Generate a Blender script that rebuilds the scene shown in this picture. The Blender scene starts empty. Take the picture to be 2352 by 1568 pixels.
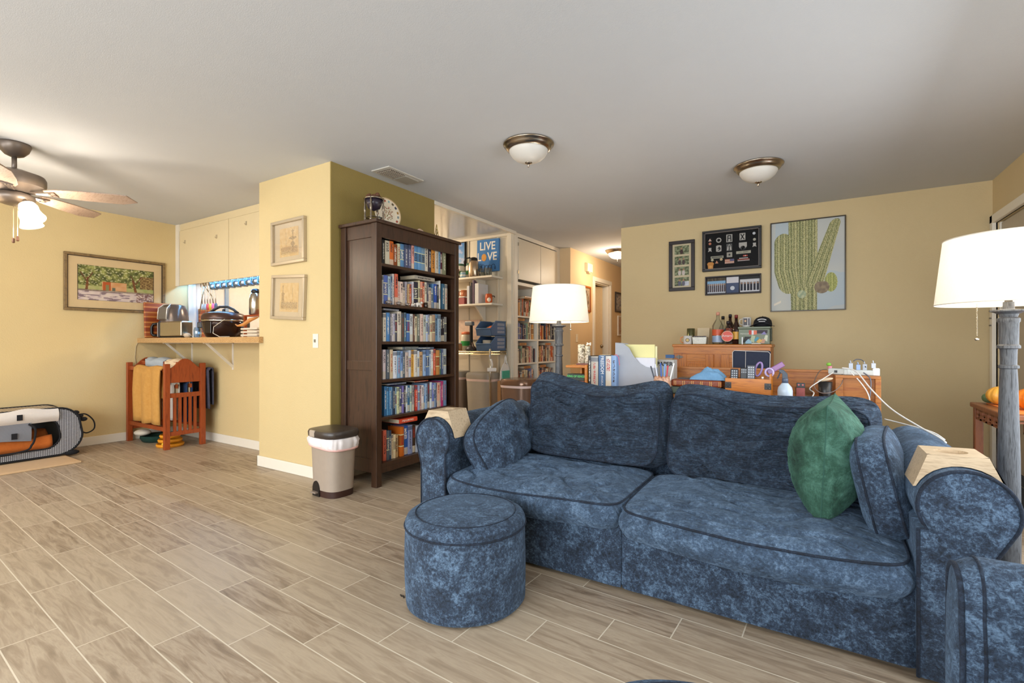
import bpy, math, random
from mathutils import Vector, Matrix, noise
PI = math.pi
random.seed(7)
S = bpy.context.scene
C = S.collection
# ---------------------------------------------------------------- camera
cam_d = bpy.data.cameras.new('camera'); cam = bpy.data.objects.new('camera', cam_d); C.objects.link(cam)
cam.location = (0, 0, 1.06)
cam.rotation_euler = (PI/2, 0, math.atan2(684, 1105))
cam_d.sensor_width = 36; cam_d.lens = 36*1105/2352; cam_d.shift_y = 3/2352
cam_d.clip_start = 0.02
S.camera = cam
# ---------------------------------------------------------------- colour management
S.view_settings.view_transform = 'Standard'; S.view_settings.look = 'None'
S.view_settings.gamma = 1; S.view_settings.use_curve_mapping = False
S.view_settings.exposure = 0.36
# ---------------------------------------------------------------- world (daylight outside)
w = bpy.data.worlds.new('world'); S.world = w; w.use_nodes = True
w.node_tree.nodes['Background'].inputs[0].default_value = (0.75, 0.87, 1.0, 1)
w.node_tree.nodes['Background'].inputs[1].default_value = 1.0
def area(name, loc, rot, sx, sy, power, col, spread=PI):
    d = bpy.data.lights.new(name, 'AREA'); d.shape = 'RECTANGLE'; d.size = sx; d.size_y = sy
    d.energy = power; d.color = col; d.spread = spread
    o = bpy.data.objects.new(name, d); C.objects.link(o); o.location = loc; o.rotation_euler = rot
    return o
# daylight coming in at the windows behind the camera and at the patio doors on the right
area('daylight_back_window', (-1.2, -2.40, 1.35), (math.radians(62), 0, 0), 4.2, 1.7, 175, (0.90, 0.955, 1.0))
area('daylight_dining_window', (-4.9, -2.40, 1.40), (math.radians(62), 0, 0), 2.2, 1.4, 48, (0.97, 0.98, 1.0))
area('daylight_patio_door', (1.26, 2.3, 1.15), (math.radians(62), 0, PI/2), 2.6, 1.7, 38, (0.90, 0.95, 1.0))
def point(name, loc, power, col, r=0.03):
    d = bpy.data.lights.new(name, 'POINT'); d.energy = power; d.color = col; d.shadow_soft_size = r
    o = bpy.data.objects.new(name, d); C.objects.link(o); o.location = loc
    return o
WARM = (1.0, 0.84, 0.64)
# ================================================================ helpers
def lin(c):
    if isinstance(c, str):
        c = c.lstrip('#'); c = [int(c[i:i+2], 16)/255 for i in (0, 2, 4)]
    return tuple((x/12.92 if x <= 0.04045 else ((x+0.055)/1.055)**2.4) for x in c[:3])
def col4(c): return lin(c) + (1.0,)
class NT:
    def __init__(s, name):
        s.m = bpy.data.materials.new(name); s.m.use_nodes = True; s.t = s.m.node_tree
        s.b = s.t.nodes['Principled BSDF']; s.out = s.t.nodes['Material Output']
    def n(s, typ, **kw):
        nd = s.t.nodes.new(typ)
        for k, v in kw.items():
            if k.startswith('i_'): nd.inputs[k[2:]].default_value = v
            elif isinstance(v, (int, float, str, bool)) and hasattr(nd, k): setattr(nd, k, v)
        return nd
    def l(s, a, b): s.t.links.new(a, b)
    def coord(s, kind='Object', scale=(1, 1, 1), rot=(0, 0, 0)):
        tc = s.n('ShaderNodeTexCoord'); mp = s.n('ShaderNodeMapping')
        mp.inputs['Scale'].default_value = scale; mp.inputs['Rotation'].default_value = rot
        s.l(tc.outputs[kind], mp.inputs['Vector']); return mp.outputs[0]
    def noise(s, vec, scale, detail=4, rough=0.55, dist=0.0):
        nd = s.n('ShaderNodeTexNoise'); nd.inputs['Scale'].default_value = scale
        nd.inputs['Detail'].default_value = detail; nd.inputs['Roughness'].default_value = rough
        nd.inputs['Distortion'].default_value = dist
        if vec: s.l(vec, nd.inputs['Vector'])
        return nd.outputs['Fac']
    def ramp(s, fac, stops):
        r = s.n('ShaderNodeValToRGB'); e = r.color_ramp.elements
        while len(e) < len(stops): e.new(0.5)
        for el, (p, c) in zip(e, stops): el.position = p; el.color = col4(c)
        s.l(fac, r.inputs[0]); return r.outputs[0]
    def mix(s, fac, a, b, mode='MIX'):
        m = s.n('ShaderNodeMix', data_type='RGBA'); m.blend_type = mode
        for sock, val in ((m.inputs[0], fac), (m.inputs[6], a), (m.inputs[7], b)):
            if hasattr(val, 'links'): s.l(val, sock)
            elif isinstance(val, (int, float)): sock.default_value = val
            else: sock.default_value = col4(val)
        return m.outputs[2]
    def math(s, op, a, b=None, c=None):
        m = s.n('ShaderNodeMath', operation=op)
        for i, v in enumerate((a, b, c)):
            if v is None: continue
            if hasattr(v, 'links'): s.l(v, m.inputs[i])
            else: m.inputs[i].default_value = v
        return m.outputs[0]
    def bump(s, h, strength=0.3, dist=0.01):
        b = s.n('ShaderNodeBump'); b.inputs['Strength'].default_value = strength; b.inputs['Distance'].default_value = dist
        s.l(h, b.inputs['Height']); s.l(b.outputs[0], s.b.inputs['Normal'])
    def base(s, c):
        if hasattr(c, 'links'): s.l(c, s.b.inputs['Base Color'])
        else: s.b.inputs['Base Color'].default_value = col4(c)
    def set(s, **kw):
        for k, v in kw.items(): s.b.inputs[k.replace('_', ' ')].default_value = v
def plain(name, c, rough=0.6, metal=0.0, var=0.06, scale=25, bump=0.0, bscale=200, **kw):
    t = NT(name); v = t.coord()
    cc = lin(c); f = t.noise(v, scale, 3)
    a = t.n('ShaderNodeMix', data_type='RGBA'); a.inputs[6].default_value = tuple(x*(1-var) for x in cc)+(1,)
    a.inputs[7].default_value = tuple(min(1, x*(1+var)) for x in cc)+(1,); t.l(f, a.inputs[0])
    t.l(a.outputs[2], t.b.inputs['Base Color'])
    t.set(Roughness=rough, Metallic=metal, **kw)
    if bump: t.bump(t.noise(v, bscale, 2), bump, 0.003)
    return t.m
_pc = {}
def P(c, rough=0.6, metal=0.0, **kw):
    k = (c, rough, metal, tuple(sorted(kw.items())))
    if k not in _pc: _pc[k] = plain('surface_' + c.strip('#') + '_%d' % (rough*100), c, rough, metal, **kw)
    return _pc[k]
def wood(name, c1, c2, scale=6, stretch=(1, 12, 12), rough=0.45, bump=0.08, c3=None):
    t = NT(name); v = t.coord('Object', stretch)
    f = t.noise(v, scale, 6, 0.6, 0.6)
    st = [(0.3, c1), (0.52, c2), (0.75, c1)] if c3 is None else [(0.28, c1), (0.5, c2), (0.62, c3), (0.8, c1)]
    t.base(t.ramp(f, st)); t.set(Roughness=rough); t.bump(f, bump, 0.004); return t.m
# ---------------------------------------------------------------- mesh builder
def frame_from(d):
    d = Vector(d).normalized(); u = Vector((0, 0, 1)) if abs(d.z) < 0.9 else Vector((1, 0, 0))
    a = d.cross(u).normalized(); b = d.cross(a).normalized(); return a, b
def cat(pts, k=6, closed=False):
    P_ = [Vector(p) for p in pts]; n = len(P_); out = []
    for i in range(n if closed else n-1):
        if closed: p0, p1, p2, p3 = P_[i-1], P_[i], P_[(i+1) % n], P_[(i+2) % n]
        else: p0, p1, p2, p3 = P_[max(i-1, 0)], P_[i], P_[i+1], P_[min(i+2, n-1)]
        for j in range(k):
            s = j/k; out.append(0.5*((2*p1)+(-p0+p2)*s+(2*p0-5*p1+4*p2-p3)*s*s+(-p0+3*p1-3*p2+p3)*s**3))
    if not closed: out.append(P_[-1])
    return out
class MB:
    def __init__(s, M=None): s.v = []; s.f = []; s.mi = []; s.M = M; s.m = 0
    def add(s, vs, fs, M=None):
        b = len(s.v); M2 = M or s.M
        for p in vs: s.v.append(tuple(M2 @ Vector(p)) if M2 else tuple(p))
        for f in fs: s.f.append([i+b for i in f]); s.mi.append(s.m)
    def box(s, x0, x1, y0, y1, z0, z1, M=None):
        vs = [(x, y, z) for z in (z0, z1) for y in (y0, y1) for x in (x0, x1)]
        s.add(vs, [(0, 2, 3, 1), (4, 5, 7, 6), (0, 1, 5, 4), (2, 6, 7, 3), (0, 4, 6, 2), (1, 3, 7, 5)], M); return s
    def cbox(s, c, sz, M=None):
        return s.box(c[0]-sz[0]/2, c[0]+sz[0]/2, c[1]-sz[1]/2, c[1]+sz[1]/2, c[2]-sz[2]/2, c[2]+sz[2]/2, M)
    def lathe(s, prof, c=(0, 0, 0), n=24, M=None, sx=1, sy=1, cap=True):
        vs = []; fs = []
        for r, z in prof:
            for k in range(n):
                a = 2*PI*k/n; vs.append((c[0]+r*sx*math.cos(a), c[1]+r*sy*math.sin(a), c[2]+z))
        for i in range(len(prof)-1):
            for k in range(n):
                k2 = (k+1) % n; fs.append((i*n+k, i*n+k2, (i+1)*n+k2, (i+1)*n+k))
        if cap:
            fs.append(tuple(range(n))[::-1]); fs.append(tuple((len(prof)-1)*n+k for k in range(n)))
        s.add(vs, fs, M); return s
    def tube(s, pts, r, n=8, closed=False, M=None):
        pts = [Vector(p) for p in pts]; N = len(pts); vs = []; fs = []
        pa = None
        for i, p in enumerate(pts):
            if closed: d = pts[(i+1) % N]-pts[i-1]
            else: d = pts[min(i+1, N-1)]-pts[max(i-1, 0)]
            if d.length < 1e-9: d = Vector((0, 0, 1))
            d.normalize()
            if pa is None: a, b = frame_from(d)
            else:
                a = pa-d*pa.dot(d)
                if a.length < 1e-6: a, b = frame_from(d)
                else: a.normalize(); b = d.cross(a)
            pa = a; rr = r[i] if isinstance(r, (list, tuple)) else r
            for k in range(n):
                t = 2*PI*k/n; vs.append(p+a*math.cos(t)*rr+b*math.sin(t)*rr)
        m = N if closed else N-1
        for i in range(m):
            j = (i+1) % N
            for k in range(n):
                k2 = (k+1) % n; fs.append((i*n+k, i*n+k2, j*n+k2, j*n+k))
        if not closed:
            fs.append(tuple(range(n))[::-1]); fs.append(tuple((N-1)*n+k for k in range(n)))
        s.add(vs, fs, M); return s
    def prism(s, poly, a0, a1, axis='z', M=None):
        n = len(poly)
        def mk(p, a):
            if axis == 'z': return (p[0], p[1], a)
            if axis == 'y': return (p[0], a, p[1])
            return (a, p[0], p[1])
        vs = [mk(p, a0) for p in poly]+[mk(p, a1) for p in poly]
        fs = [(i, (i+1) % n, n+(i+1) % n, n+i) for i in range(n)]
        fs += [tuple(range(n))[::-1], tuple(range(n, 2*n))]
        s.add(vs, fs, M); return s
    def grid(s, fn, nu, nv, M=None, wrap=False):
        vs = [fn(i/(nu-1), j/(nv-1)) for j in range(nv) for i in range(nu)]
        fs = [(j*nu+i, j*nu+i+1, (j+1)*nu+i+1, (j+1)*nu+i) for j in range(nv-1) for i in range(nu-1)]
        s.add(vs, fs, M); return s
    def ball(s, c, r, n=16, M=None, sq=(1, 1, 1)):
        m = n//2; prof = [(max(1e-4, math.sin(PI*i/m)), -math.cos(PI*i/m)) for i in range(m+1)]
        vs = []; fs = []
        for rr, z in prof:
            for k in range(n):
                a = 2*PI*k/n; vs.append((c[0]+r*sq[0]*rr*math.cos(a), c[1]+r*sq[1]*rr*math.sin(a), c[2]+r*sq[2]*z))
        for i in range(m):
            for k in range(n):
                k2 = (k+1) % n; fs.append((i*n+k, i*n+k2, (i+1)*n+k2, (i+1)*n+k))
        s.add(vs, fs, M); return s
    def build(s, name, mats, parent=None, smooth=False, bevel=0, seg=2, angle=None):
        me = bpy.data.meshes.new(name); me.from_pydata(s.v, [], s.f)
        if not isinstance(mats, (list, tuple)): mats = [mats]
        for m in mats: me.materials.append(m)
        if len(mats) > 1: me.polygons.foreach_set('material_index', s.mi)
        if smooth: me.polygons.foreach_set('use_smooth', [True]*len(me.polygons))
        me.update(); me.validate()
        import bmesh
        bm = bmesh.new(); bm.from_mesh(me); bmesh.ops.recalc_face_normals(bm, faces=bm.faces); bm.to_mesh(me); bm.free()
        if smooth and angle is not None:
            try: me.set_sharp_from_angle(angle=math.radians(angle))
            except Exception: pass
        o = bpy.data.objects.new(name, me); C.objects.link(o)
        if parent: o.parent = parent
        if bevel:
            b = o.modifiers.new('bevel', 'BEVEL'); b.width = bevel; b.segments = seg; b.limit_method = 'ANGLE'; b.angle_limit = math.radians(50)
            b.harden_normals = False
        return o
LABELS = {}
def tag(o, label, cat, group=None, kind=None):
    o['label'] = label; o['category'] = cat
    if group: o['group'] = group
    if kind: o['kind'] = kind
    nw = len(label.split())
    if nw < 4 or nw > 16: print('LABELLEN', nw, label)
    if label in LABELS: print('DUPLABEL', label)
    LABELS[label] = 1
    return o
def thing(name, label, cat, group=None, loc=(0, 0, 0)):
    o = bpy.data.objects.new(name, None); C.objects.link(o); o.empty_display_size = 0.05
    o.location = loc; tag(o, label, cat, group)
    return o
def setp(o, root):
    """parent keeping the world coordinates the mesh was written in"""
    o.parent = root; o.matrix_parent_inverse = Matrix.Translation(root.location).inverted(); return o
def struct(name, mb, mat, parent=None, **kw):
    o = mb.build(name, mat, parent, **kw)
    if not parent: o['kind'] = 'structure'
    return o
def part(mb, name, mat, root, **kw):
    o = mb.build(name, mat, None, **kw); 
    if root is not None: setp(o, root) if root.type == 'EMPTY' else setattr(o, 'parent', root)
    return o
def single(mb, name, mat, label, cat, group=None, kind=None, **kw):
    o = mb.build(name, mat, None, **kw); tag(o, label, cat, group, kind); return o
def RX(a): return Matrix.Rotation(math.radians(a), 4, 'X')
def RY(a): return Matrix.Rotation(math.radians(a), 4, 'Y')
def RZ(a): return Matrix.Rotation(math.radians(a), 4, 'Z')
def T(x, y, z): return Matrix.Translation((x, y, z))
def SC(x, y, z): return Matrix.Diagonal((x, y, z, 1))
def wallS(x, y, z): return T(x, y, z) @ RX(90)                      # local x right, y up, z towards the room (-Y)
def wallE(x, y, z): return T(x, y, z) @ Matrix(((0, 0, 1, 0), (1, 0, 0, 0), (0, 1, 0, 0), (0, 0, 0, 1)))
FONT = None
def text(s, size, M, mat, root, name='lettering', ext=0.0006, align='CENTER', sx=1.0, bold=0.0):
    c = bpy.data.curves.new('lettering', 'FONT'); c.body = s; c.size = size; c.extrude = ext; c.align_x = align; c.align_y = 'CENTER'
    c.resolution_u = 3; c.offset = bold
    o = bpy.data.objects.new('tmp', c); C.objects.link(o)
    dg = bpy.context.evaluated_depsgraph_get(); me = bpy.data.meshes.new_from_object(o.evaluated_get(dg))
    bpy.data.objects.remove(o); me.transform(M @ SC(sx, 1, 1)); me.materials.clear(); me.materials.append(mat)
    q = bpy.data.objects.new(name, me); C.objects.link(q)
    if root is not None: setp(q, root) if root.type == 'EMPTY' else setattr(q, 'parent', root)
    return q
def painted_mat(name, rough=0.7):
    t = NT(name); a = t.n('ShaderNodeAttribute'); a.attribute_name = 'Col'; t.l(a.outputs['Color'], t.b.inputs['Base Color'])
    t.set(Roughness=rough); return t.m
PAINT = painted_mat('printed_paper'); PAINTG = painted_mat('printed_gloss', 0.25)
def paint(name, W, H, nx, ny, fn, M, root, mat=None, warp=None):
    """a flat printed sheet W x H whose colours come from fn(u, v) -> hex or sRGB tuple"""
    vs = []; cs = []
    for j in range(ny):
        for i in range(nx):
            u = i/(nx-1); v = j/(ny-1); p = Vector(((u-0.5)*W, (v-0.5)*H, 0))
            if warp: p = Vector(warp(u, v))
            vs.append(tuple(M @ p)); c = fn(u, v); cs += list(lin(c))+[1.0]
    fs = [(j*nx+i, j*nx+i+1, (j+1)*nx+i+1, (j+1)*nx+i) for j in range(ny-1) for i in range(nx-1)]
    me = bpy.data.meshes.new(name); me.from_pydata(vs, [], fs); me.materials.append(mat or PAINT)
    at = me.color_attributes.new('Col', 'FLOAT_COLOR', 'POINT'); at.data.foreach_set('color', cs)
    o = bpy.data.objects.new(name, me); C.objects.link(o)
    if root is not None: setp(o, root) if root.type == 'EMPTY' else setattr(o, 'parent', root)
    return o
def hx(c):
    c = c.lstrip('#'); return tuple(int(c[i:i+2], 16)/255 for i in (0, 2, 4))
def lerp(a, b, t):
    t = max(0, min(1, t)); a = hx(a) if isinstance(a, str) else a; b = hx(b) if isinstance(b, str) else b
    return tuple(x*(1-t)+y*t for x, y in zip(a, b))
def nz(x, y, s=0.0): return noise.noise(Vector((x, y, s)))
# ================================================================ shared materials
M_ceil = plain('ceiling_paint', '#cccfd3', 0.9, var=0.02, scale=8, bump=0.25, bscale=260)
def wallpaint(name, c, c2, rough=0.75, b=0.35):
    t = NT(name); v = t.coord()
    t.base(t.mix(t.noise(v, 3.0, 3), c, c2)); t.set(Roughness=rough)
    t.bump(t.noise(v, 95, 2, 0.5), b, 0.004); return t.m
M_wall = wallpaint('wall_paint_yellow', '#d6c08f', '#d1ba88')
M_wallr = wallpaint('wall_paint_khaki', '#d4bf94', '#cfba8e')
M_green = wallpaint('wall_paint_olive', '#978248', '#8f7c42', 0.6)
M_hall = wallpaint('wall_paint_hall', '#e0c49a', '#dcc096')
M_white = plain('white_trim', '#e9e2d3', 0.45, var=0.02)
M_cab = plain('cabinet_paint', '#e2d0a8', 0.5, var=0.03)
M_alc = plain('alcove_panel_paint', '#ddd2bd', 0.4, var=0.03)
# floor tile
def floor_mat():
    t = NT('floor_wood_tile'); tc = t.n('ShaderNodeTexCoord'); mp = t.n('ShaderNodeMapping')
    mp.inputs['Rotation'].default_value = (0, 0, 0.050)
    t.l(tc.outputs['Object'], mp.inputs['Vector'])
    sp = t.n('ShaderNodeSeparateXYZ'); t.l(mp.outputs[0], sp.inputs[0])
    W, L = 0.1535, 0.6318
    cu, cv = FL0
    u = t.math('SUBTRACT', sp.outputs[0], cu); v = t.math('SUBTRACT', sp.outputs[1], cv)
    vr = t.math('DIVIDE', v, W); row = t.math('FLOOR', vr)
    uu = t.math('SUBTRACT', t.math('DIVIDE', u, L), t.math('MULTIPLY', row, 1/3))
    col = t.math('FLOOR', uu)
    fv = t.math('FRACT', vr); fu = t.math('FRACT', uu)
    gw = 0.0022
    def edge(f, size): 
        a = t.math('MINIMUM', f, t.math('SUBTRACT', 1.0, f)); return t.math('LESS_THAN', t.math('MULTIPLY', a, size), gw)
    g = t.math('MAXIMUM', edge(fv, W), edge(fu, L))
    cb = t.n('ShaderNodeCombineXYZ'); t.l(row, cb.inputs[0]); t.l(col, cb.inputs[1])
    wn = t.n('ShaderNodeTexWhiteNoise', noise_dimensions='2D'); t.l(cb.outputs[0], wn.inputs['Vector'])
    r = wn.outputs['Value']
    gv = t.n('ShaderNodeCombineXYZ')
    t.l(t.math('ADD', t.math('MULTIPLY', u, 1.5), t.math('MULTIPLY', r, 37)), gv.inputs[0])
    t.l(t.math('ADD', t.math('MULTIPLY', v, 13), t.math('MULTIPLY', r, 91)), gv.inputs[1])
    n1 = t.noise(gv.outputs[0], 2.6, 5, 0.62, 0.9)
    n2 = t.noise(gv.outputs[0], 14, 3, 0.7, 0.3)
    c = t.ramp(n1, [(0.28, '#6c5a47'), (0.44, '#98846e'), (0.58, '#b8a68f'), (0.76, '#8d7a64')])
    c = t.mix(t.math('MULTIPLY', n2, 0.55), c, '#806e5a')
    c = t.mix(t.math('MULTIPLY', r, 0.62), c, '#b9a890')
    c = t.mix(g, c, '#d2c6b0')
    t.base(c); t.set(Roughness=0.42)
    h = t.math('SUBTRACT', t.math('MULTIPLY', n2, 0.15), t.math('MULTIPLY', g, 1.0)); t.bump(h, 0.35, 0.002)
    return t.m
ca, sa = math.cos(0.050), math.sin(0.050)
def rotp(x, y): return (x*ca-y*sa, x*sa+y*ca)
FL0 = rotp(-2.583, 0.798)          # a tile corner measured on the floor
M_floor = floor_mat()
def velvet(name, dark, mid, light, scale=85, wr=None, ws=1.0, mott=0.55):
    t = NT(name); v = t.coord()
    f = t.noise(v, scale, 6, 0.78, 0.5); f2 = t.noise(v, 11, 4, 0.65, 0.8)
    vs = t.coord('Object', (90, 520, 520)); f3 = t.noise(vs, 1.0, 2)
    ff = t.math('ADD', t.math('ADD', t.math('MULTIPLY', f, mott), 0.275-mott/2), t.math('ADD', t.math('MULTIPLY', f2, 0.33), t.math('MULTIPLY', f3, 0.12)))
    t.base(t.ramp(ff, [(0.38, dark), (0.50, mid), (0.63, light)])); t.set(Roughness=0.9)
    t.b.inputs['Sheen Weight'].default_value = 0.6; t.b.inputs['Sheen Roughness'].default_value = 0.38
    t.b.inputs['Sheen Tint'].default_value = col4(light)
    h = t.math('ADD', t.noise(v, 11, 4, 0.6, 1.4), t.math('MULTIPLY', f, 0.25))
    if wr:
        wv = t.coord('Object', wr); n1 = t.noise(wv, 1.0, 3, 0.5, 0.8); n2 = t.noise(wv, 2.3, 2, 0.5, 0.5)
        r1 = t.math('MINIMUM', t.math('MULTIPLY', t.math('ABSOLUTE', t.math('SUBTRACT', n1, 0.5)), 9.0), 1.0)
        r2 = t.math('MINIMUM', t.math('MULTIPLY', t.math('ABSOLUTE', t.math('SUBTRACT', n2, 0.5)), 8.0), 1.0)
        gate = t.ramp(t.noise(v, 3.0, 2), [(0.35, '#404040'), (0.6, '#ffffff')])
        rr_ = t.math('MULTIPLY', t.math('ADD', r1, t.math('MULTIPLY', r2, 0.4)), ws)
        mg = t.math('MULTIPLY', rr_, gate) if False else rr_
        h = t.math('ADD', t.math('MULTIPLY', h, 0.6), mg); t.bump(h, 0.8, 0.016)
    else: t.bump(h, 0.55, 0.02)
    return t.m
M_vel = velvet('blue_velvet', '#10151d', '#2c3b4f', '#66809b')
M_velback = velvet('blue_velvet_creased_shaded', '#0a0e14', '#212d3e', '#516880', wr=(5, 5, 30), ws=1.7, mott=0.4)  # creases are bump; darker tones put the back cushions' shade into the colour
M_velseat = velvet('blue_velvet_seat_lit', '#171f2a', '#374a60', '#6f88a3', wr=(5, 9, 5), ws=0.7, mott=0.4)  # lighter tones paint in the light falling on the seat tops
M_pipe = plain('velvet_edge', '#1c2636', 0.9, var=0.2, scale=200)
M_grn = velvet('green_velvet', '#10291f', '#2a5040', '#4d7767', 9)
M_blackwood = wood('dark_bookcase_wood', '#2e1f17', '#493122', 5, (14, 14, 1), 0.35, 0.03)
M_pine = wood('honey_pine', '#9c520a', '#cc7c1c', 5, (1.2, 14, 14), 0.35, 0.05)
M_pinev = wood('honey_pine_upright', '#9c520a', '#c87618', 5, (14, 14, 1.2), 0.35, 0.05)
M_desk = wood('red_pine', '#7c4014', '#b0702e', 5, (1.2, 14, 14), 0.45, 0.08, '#9c5a24')
M_cherry = wood('cherry_wood', '#7e3312', '#a34a1e', 5, (12, 12, 1.2), 0.35, 0.05)
M_rose = wood('carved_rosewood', '#6b3a20', '#8c5330', 6, (8, 8, 1), 0.4, 0.05)
M_palewood = wood('limed_wood', '#a58d70', '#cbb494', 5, (2, 18, 18), 0.55, 0.1)
M_greywood = wood('greywashed_lamp_wood', '#1d1d1e', '#5c5e62', 5, (30, 30, 2.2), 0.5, 0.12, '#38393b')
M_nickel = plain('brushed_nickel', '#a89c8c', 0.25, 1.0, var=0.1)
M_bronze = plain('fan_pewter', '#766a60', 0.4, 0.6, var=0.1)
M_steel = plain('stainless_steel', '#b8b2a8', 0.2, 1.0)
M_chrome = plain('chrome', '#c8c4b8', 0.15, 1.0)
M_black = plain('black_plastic', '#161414', 0.35)
M_blackf = plain('black_fabric', '#14151a', 0.9, bump=0.3, bscale=300)
M_wplas = plain('white_plastic', '#e8e6e2', 0.4)
def glass(name, tint='#ffffff', fac=0.12, rough=0.02, fr=0.6):
    t = NT(name); tr = t.n('ShaderNodeBsdfTransparent'); gl = t.n('ShaderNodeBsdfGlossy'); mx = t.n('ShaderNodeMixShader')
    tr.inputs[0].default_value = col4(tint); gl.inputs['Roughness'].default_value = rough
    lw = t.n('ShaderNodeLayerWeight'); lw.inputs[0].default_value = 0.25
    f = t.math('ADD', t.math('MULTIPLY', lw.outputs['Fresnel'], fr), fac)
    t.l(f, mx.inputs[0]); t.l(tr.outputs[0], mx.inputs[1]); t.l(gl.outputs[0], mx.inputs[2]); t.l(mx.outputs[0], t.out.inputs[0]); return t.m
M_glass = glass('clear_glass', '#f4f8f8', 0.06)
M_pane = glass('picture_glass', '#fbfbfb', 0.0, fr=0.28)
M_jarblue = glass('blue_mason_glass', '#c2e0f6', 0.22)
M_amber = plain('dark_bottle_glass', '#2a120a', 0.08, var=0.1)
def frosted(name, c, em, strength):
    t = NT(name); t.base(c); t.set(Roughness=0.4); t.b.inputs['Emission Color'].default_value = col4(em); t.b.inputs['Emission Strength'].default_value = strength; return t.m
M_frost = frosted('frosted_glass_off', '#d8d4cc', '#ffffff', 0.0)
M_frost_on = frosted('frosted_glass_lit', '#fff4e2', '#ffe2b4', 3.2)
def shade_mat():
    t = NT('linen_lampshade'); v = t.coord('Object', (400, 400, 60)); nn = t.noise(v, 1, 2)
    d = t.n('ShaderNodeBsdfDiffuse'); tr = t.n('ShaderNodeBsdfTranslucent'); mx = t.n('ShaderNodeMixShader'); mx.inputs[0].default_value = 0.15
    c = t.mix(nn, '#efe6d6', '#faf4e8'); t.l(c, d.inputs[0]); t.l(c, tr.inputs[0])
    t.l(d.outputs[0], mx.inputs[1]); t.l(tr.outputs[0], mx.inputs[2]); t.l(mx.outputs[0], t.out.inputs[0]); return t.m
M_shade = shade_mat()
# ================================================================ the room
H = 2.44
struct('floor', MB().box(-6.5, 1.5, -2.7, 9.5, -0.05, 0), M_floor)
struct('ceiling', MB().box(-6.5, 1.5, -2.7, 9.5, H, H+0.05), M_ceil)
struct('wall_left', MB().box(-6.45, -6.33, -2.6, 5.22, 0, H), M_wall)
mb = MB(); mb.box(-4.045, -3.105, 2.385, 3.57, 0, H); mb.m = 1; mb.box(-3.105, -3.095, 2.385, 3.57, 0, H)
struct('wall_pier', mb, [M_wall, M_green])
struct('wall_counter', MB().box(-6.33, -4.045, 2.73, 2.85, 0, 1.058), M_wall)
struct('wall_alcove', MB().box(-6.33, -3.16, 5.10, 5.22, 0, H), M_alc)
mb = MB()
mb.box(-3.60, -2.95, 6.372, 6.45, 0, H); mb.box(-3.07, -2.95, 6.45, 7.27, 0, H); mb.box(-3.07, -2.95, 7.96, 9.3, 0, H); mb.box(-3.07, -2.95, 7.27, 7.96, 2.05, H)
struct('wall_hall', mb, M_hall)
struct('wall_hall_end', MB().box(-3.07, -1.8, 9.3, 9.4, 0, H), M_hall)
struct('wall_hall_right', MB().box(-1.93, -1.81, 5.74, 9.3, 0, H), M_hall)
struct('wall_back', MB().box(-1.932, 1.44, 5.62, 5.74, 0, H), M_wallr)
mb = MB()   # right wall with a door opening and a patio door opening
mb.box(1.32, 1.44, 5.53, 5.62, 0, H); mb.box(1.32, 1.44, 4.62, 5.53, 2.06, H); mb.box(1.32, 1.44, 3.70, 4.62, 0, H)
mb.box(1.32, 1.44, 0.9, 3.70, 2.05, H); mb.box(1.32, 1.44, -2.6, 0.9, 0, H)
struct('wall_right', mb, M_wallr)
mb = MB()   # the wall behind the camera, with its windows
mb.box(-6.33, -6.0, -2.6, -2.48, 0, H); mb.box(-6.0, -3.8, -2.6, -2.48, 0, 0.6); mb.box(-6.0, -3.8, -2.6, -2.48, 2.1, H)
mb.box(-3.8, -3.3, -2.6, -2.48, 0, H); mb.box(-3.3, 0.9, -2.6, -2.48, 0, 0.3); mb.box(-3.3, 0.9, -2.6, -2.48, 2.2, H); mb.box(0.9, 1.32, -2.6, -2.48, 0, H)
struct('wall_front', mb, M_wall)
def window(name, x0, x1, y0, y1, z0, z1, axis):
    root = bpy.data.objects.new(name, None); C.objects.link(root); root['kind'] = 'structure'
    f = MB(); t = 0.05
    if axis == 'y':
        for a, b, c, d in ((x0, x1, z0, z0+t), (x0, x1, z1-t, z1), (x0, x0+t, z0, z1), (x1-t, x1, z0, z1), ((x0+x1)/2-t/2, (x0+x1)/2+t/2, z0, z1)):
            f.box(a, b, y0, y1, c, d)
        g = MB().box(x0+t, x1-t, (y0+y1)/2-0.003, (y0+y1)/2+0.003, z0+t, z1-t)
    else:
        for a, b, c, d in ((y0, y1, z0, z0+t), (y0, y1, z1-t, z1), (y0, y0+t, z0, z1), (y1-t, y1, z0, z1), ((y0+y1)/2-t/2, (y0+y1)/2+t/2, z0, z1)):
            f.box(x0, x1, a, b, c, d)
        g = MB().box((x0+x1)/2-0.003, (x0+x1)/2+0.003, y0+t, y1-t, z0+t, z1-t)
    f.build('window_frame', M_white, root); g.build('pane', M_pane, root)
window('window_1', -3.3, 0.9, -2.58, -2.50, 0.3, 2.2, 'y')
window('window_2', -6.0, -3.8, -2.58, -2.50, 0.6, 2.1, 'y')
window('window_3', 1.35, 1.42, 0.9, 3.70, 0.0, 2.05, 'x')
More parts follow.
